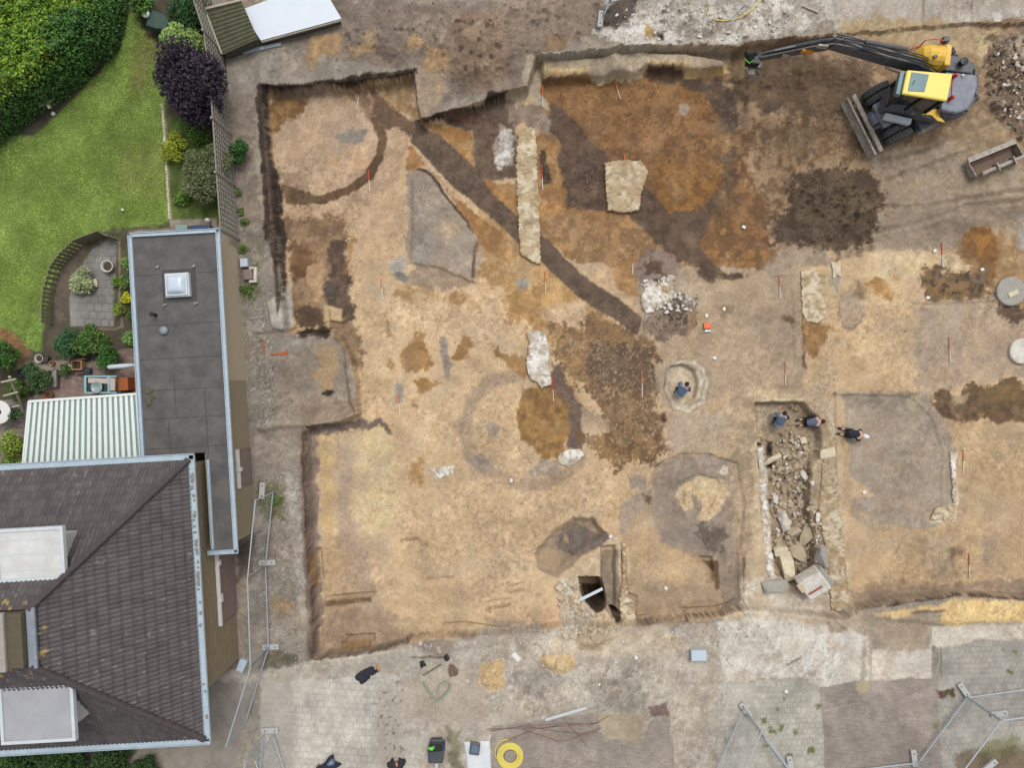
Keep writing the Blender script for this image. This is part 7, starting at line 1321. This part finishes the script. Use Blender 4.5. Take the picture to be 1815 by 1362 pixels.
onebox('board', 'short pale board left of the bent green pipe', 'board', (727, 1188), (744, 1190), .18, .05, 'concrete'); onebox('stick', 'thin wooden stick above the bent green pipe', 'stick', (750, 1198), (782, 1178), .05, .04, 'timber_brown'); 
p = G3(803, 1188); tag(MB().rock((p.x, p.y, p.z + .06), (.3, .42, .16), 8, .4, .3, 2).build('root_stump', 'timber_brown', loc=p), 'small brown root lump right of the bent green pipe', 'root')
for (x, y, lb_) in ((749, 1177, 'black plastic lump left of the pale sticks'), (792, 1166, 'black plastic lump above the bent green pipe')): p = G3(x, y); tag(MB().rock((p.x, p.y, p.z + .05), (.2, .24, .12), x, .4, .3, 2).build('plastic_lump', 'black', loc=p), lb_, 'plastic')
# jackets and bags
def heap(name, label, cat, px, py, d, m_, rz, seed, extra=None):
    p = G3(px, py); t = thing(name, label, cat, p); MB().rock((p.x, p.y, p.z + d[2] * .4), d, seed, rz, .38, 3).build('cloth', m_, t, smooth=True)
    for k, (dx, dy, e, m2, nm) in enumerate(extra or []): MB().rock((p.x + dx, p.y + dy, p.z + e[2] * .4 + .03), e, seed + k + 1, rz, .3, 2).build(nm, m2, t, smooth=True)
heap('jacket', 'crumpled navy jacket with an orange sleeve on the edge of the block paving', 'jacket', 650, 1195, (.62, .36, .16), 'navy', .5, 31, [(.34, .1, (.3, .14, .1), 'navy', 'sleeve'), (.47, .25, (.14, .26, .08), 'terracotta_pale', 'sleeve_lining'), (-.3, -.1, (.3, .22, .1), 'navy', 'hem')])
heap('work_bag', 'dark blue bag cut by the bottom edge on the block paving', 'bag', 582, 1356, (.7, .4, .3), 'navy', .6, 41, [(-.34, -.06, (.12, .2, .2), 'timber_brown', 'handle'), (.15, .16, (.24, .2, .3), 'jacket_blue', 'pocket')])
heap('work_bag', 'small dark bag with a pale strap cut by the bottom edge', 'bag', 704, 1358, (.5, .42, .26), 'trousers_dark', .1, 51, [(-.18, .2, (.12, .24, .14), 'hair_dark', 'strap'), (.16, .2, (.14, .26, .16), 'trousers_dark', 'strap'), (.0, .12, (.1, .2, .2), 'terracotta_pale', 'pouch')])
# wheelbarrow
p = G3(775, 1322); wb = thing('wheelbarrow', 'black wheelbarrow with a green patch standing by the white sheet', 'wheelbarrow', p)
m = MB().prism([(p.x - .22, p.y + .5), (p.x + .28, p.y + .5), (p.x + .34, p.y + .1), (p.x + .28, p.y - .45), (p.x - .3, p.y - .45), (p.x - .33, p.y + .1)], p.z + .3, p.z + .56); m.build('tray', 'grey_plastic', wb, bevel=.06)
MB().prism([(p.x - .2, p.y + .46), (p.x + .25, p.y + .46), (p.x + .29, p.y + .1), (p.x - .28, p.y + .05)], p.z + .561, p.z + .66).build('black_load', 'black', wb, bevel=.04); MB().rock((p.x - .15, p.y + .22, p.z + .68), (.2, .13, .06), 3, .3, .3, 2).build('green_patch', 'lime_green', wb)
for s in (-1, 1): MB().tube([(p.x + .02 + s * .1, p.y - .62, p.z + .25), (p.x + .02 + s * .2, p.y + .1, p.z + .28), (p.x + .02 + s * .3, p.y + .72, p.z + .6)], .02, 7).build('handle', 'galv', wb); MB().tube([(p.x + .02 + s * .2, p.y + .3, p.z), (p.x + .02 + s * .2, p.y + .25, p.z + .3)], .02, 7).build('leg', 'galv', wb)
MB().lathe([(.06, -.05), (.17, -.06), (.2, 0), (.17, .06), (.06, .05)], (p.x, p.y - .66, p.z + .2), 22, Matrix(((0, 0, 1), (0, 1, 0), (1, 0, 0)))).build('wheel', 'pvc', wb)
MB().box((p.x + .34, p.y + .25, p.z + .5), (.05, .4, .1)).build('blue_strip', 'blue_glaze', wb, bevel=.01)
# white sheet with dark case
p = G3(848, 1345); m = MB(); n = 16; pts = [P3(*q, p.z + .09) for q in ((822, 1318), (868, 1316), (871, 1372), (828, 1372))]
for i in range(n + 1):
    for j in range(n + 1): u, v = i / n, j / n; q = pts[0].lerp(pts[1], u).lerp(pts[3].lerp(pts[2], u), v); m.v.append((q.x, q.y, q.z + .022 * math.sin(u * 9 + v * 5) * math.sin(v * 7 + 1) - (.08 if i in (0, n) or j in (0, n) else 0)))
m.f = [(i * (n + 1) + j, (i + 1) * (n + 1) + j, (i + 1) * (n + 1) + j + 1, i * (n + 1) + j + 1) for i in range(n) for j in range(n)]; tag(m.build('white_sheet', 'cloth_white', loc=p, smooth=True), 'white plastic sheet spread at the bottom edge beside the yellow hose coil', 'sheet')
p = G3(842, 1324); t = thing('case', 'dark slate flat case lying on the white sheet', 'case', (p.x, p.y, p.z + .1)); MB().box((p.x, p.y, p.z + .16), (.4, .5, .09), rz=-.12).build('shell', 'machine_dark', t, bevel=.02); MB().box((p.x, p.y, p.z + .215), (.26, .3, .015), rz=-.12).build('panel', 'jacket_blue', t)
# yellow hose coil
p = G3(904, 1340); hc = thing('hose_coil', 'coil of yellow hose lying on the brown paving at the bottom edge', 'hose', p)
for k in range(6):
    for j in range(3):
        R = .30 + .042 * k; MB().tube([(p.x + R * math.cos(a), p.y + R * math.sin(a), p.z + .03 + .042 * j) for a in np.linspace(0, 2 * math.pi, 33)], .023, 6, False).build('hose_turn', 'yellow_hose', hc) if (k + j) % 1 == 0 and (j < 2 or k in (2, 3)) else None
MB().tube([(p.x + .5 * math.cos(a) - .1 - .05 * math.sin(a), p.y + .55 * math.sin(a) + .1, p.z + .03) for a in np.linspace(1.4, 3.6, 16)], .018, 6).build('loose_end', 'yellow_hose', hc)
for k in range(3): MB().tube([(p.x + .03 + (.14 + .03 * k) * math.cos(a), p.y + .02 + (.13 + .03 * k) * math.sin(a), p.z + .03 + .03 * k) for a in np.linspace(0, 5.6, 22)], .014, 6).build('cable', 'timber_pale', hc)
pt = T('G', "1210 20 1215 80 1240 120 1300 128 1370 118 1430 95 1480 50 1530 0 1560 -30"); P_ = [G3(*q) + Vector((0, 0, .04)) for q in pt]; tag(MB().tube(P_, .02, 7).build('yellow_cable', 'yellow_hose', loc=P_[4]), 'pale yellow cable looping over the bright yard at the top edge', 'cable')
pt = T('G', "1330 125 1380 80 1430 20 1450 -20"); P_ = [G3(*q) + Vector((0, 0, .05)) for q in pt]; tag(MB().tube(P_, .016, 7).build('grey_cable', 'galv', loc=P_[1]), 'thin grey rod crossing the yellow cable loop', 'rod')
# orange strips, manhole, wells
for (a, b, lb_) in (((467, 603), (468, 626), 'upright short orange strip on the gravel'), ((480, 629), (497, 628), 'thin orange strip left of the broad orange one'), ((497, 629), (510, 624), 'broad orange strip at the edge of the grey slab')): onebox('orange_strip', lb_, 'strip', a, b, .07 if 'thin' in lb_ or 'upright' in lb_ else .14, .03, 'terracotta', group='orange strips on the gravel')
p = G3(447, 488); t = thing('manhole', 'brown square manhole lid with a white kerb beside the long annex', 'manhole', p); MB().box((p.x - .12, p.y, p.z + .1), (.38, .42, .18), rz=.1).build('lid', 'maroon_door', t, bevel=.04); MB().box((p.x + .17, p.y, p.z + .08), (.12, .62, .16)).box((p.x + .02, p.y - .27, p.z + .08), (.18, .1, .16)).box((p.x + .02, p.y + .27, p.z + .08), (.18, .1, .16)).build('kerb', 'lime', t, bevel=.01)
p = G3(435, 467); tag(MB().box((p.x, p.y, p.z + .1), (.3, .34, .2), rz=.05).build('meter_box', 'crate_blue', loc=p, bevel=.02), 'pale blue box beside the brown manhole lid', 'box'); p = G3(431, 1178); tag(MB().box((p.x, p.y, p.z + .1), (.3, .5, .2), rz=-.4).build('meter_box', 'crate_blue', loc=p, bevel=.02), 'pale blue box leaning at the house corner by the wire fence', 'box')
p = G3(1789, 517); t = thing('well_ring', 'round grey concrete well cover near the right edge', 'well', p); MB().lathe([(.60, p.z - .05), (.60, p.z + .1), (.57, p.z + .13), (0, p.z + .14)], (p.x, p.y, 0), 36).build('cover', 'concrete', t); MB().box((p.x + .05, p.y - .1, p.z + .155), (.42, .2, .04), rz=.4).build('handle_recess', 'pale_stone', t, bevel=.01); MB().lathe([(.06, p.z + .13), (.06, p.z + .15), (0, p.z + .15)], (p.x - .05, p.y - .2, 0), 10).build('hole', 'black', t)
p = G3(1808, 623); tag(MB().lathe([(.52, p.z - .05), (.52, p.z + .14), (.46, p.z + .17), (0, p.z + .17)], (p.x, p.y, 0), 36).build('stone_disc', 'lime', loc=p), 'round white stone disc cut by the right edge', 'stone disc')
slab('flat_stone', 'flat oval grey white stone below the mottled brown soil', 'stone', "988 812 994 804 1005 798 1020 796 1032 799 1034 806 1029 815 1020 822 1006 827 994 824", .07, 'lime', 12, rough=.008)
p = G3(1413, 462); p = G3(1482, 478); tag(MB().rock((p.x, p.y, p.z + .03), (.35, .6, .12), 6, .1, .25, 3).build('flat_stone', 'pale_stone', loc=p), 'rough pale stone at the head of the oblong slab', 'stone')
# find bags and tags
p = G3(1253, 580); t = thing('find_tray', 'small orange tray with a white bag in the sand', 'tray', p); MB().box((p.x, p.y + .05, p.z + .06), (.3, .24, .1)).build('tray', 'rod_orange', t, bevel=.02); MB().rock((p.x + .02, p.y - .16, p.z + .05), (.26, .12, .1), 4, 0, .2, 2).build('bag', 'white_paint', t)
for (x, y, lb_) in ((1252, 560, 'above the orange tray'), (1266, 635, 'above the round pit'), (1318, 403, 'on the orange sand below the rusty soil'), (906, 852, 'on the faint grey ring'), (1180, 1043, 'in the sandy hollow right of the black hole'), (1656, 445, 'left of the eastern red rod'), (1644, 528, 'below the dark mottled soil'), (1531, 873, 'in the sand right of the cellar'), (1127, 1166, 'on the pale yard below the hole'), (1740, 478, 'on the rusty patch near the concrete well'), (1393, 1226, 'on the grey paving below the bright yard'), (1283, 548, 'on the pale sand right of the burnt heap'), (1082, 951, 'on the wall above the hole'), (1498, 1091, 'at the cellar corner in the south')):
    p = G3(x, y); tag(MB().box((p.x, p.y, p.z + .035), (.15, .12, .05), rz=x * .3).build('find_tag', 'white_paint', loc=p, bevel=.012), 'small white marker ' + lb_, 'marker', 'small white markers on the dig')
p = G3(1150, 59); p.z += 0
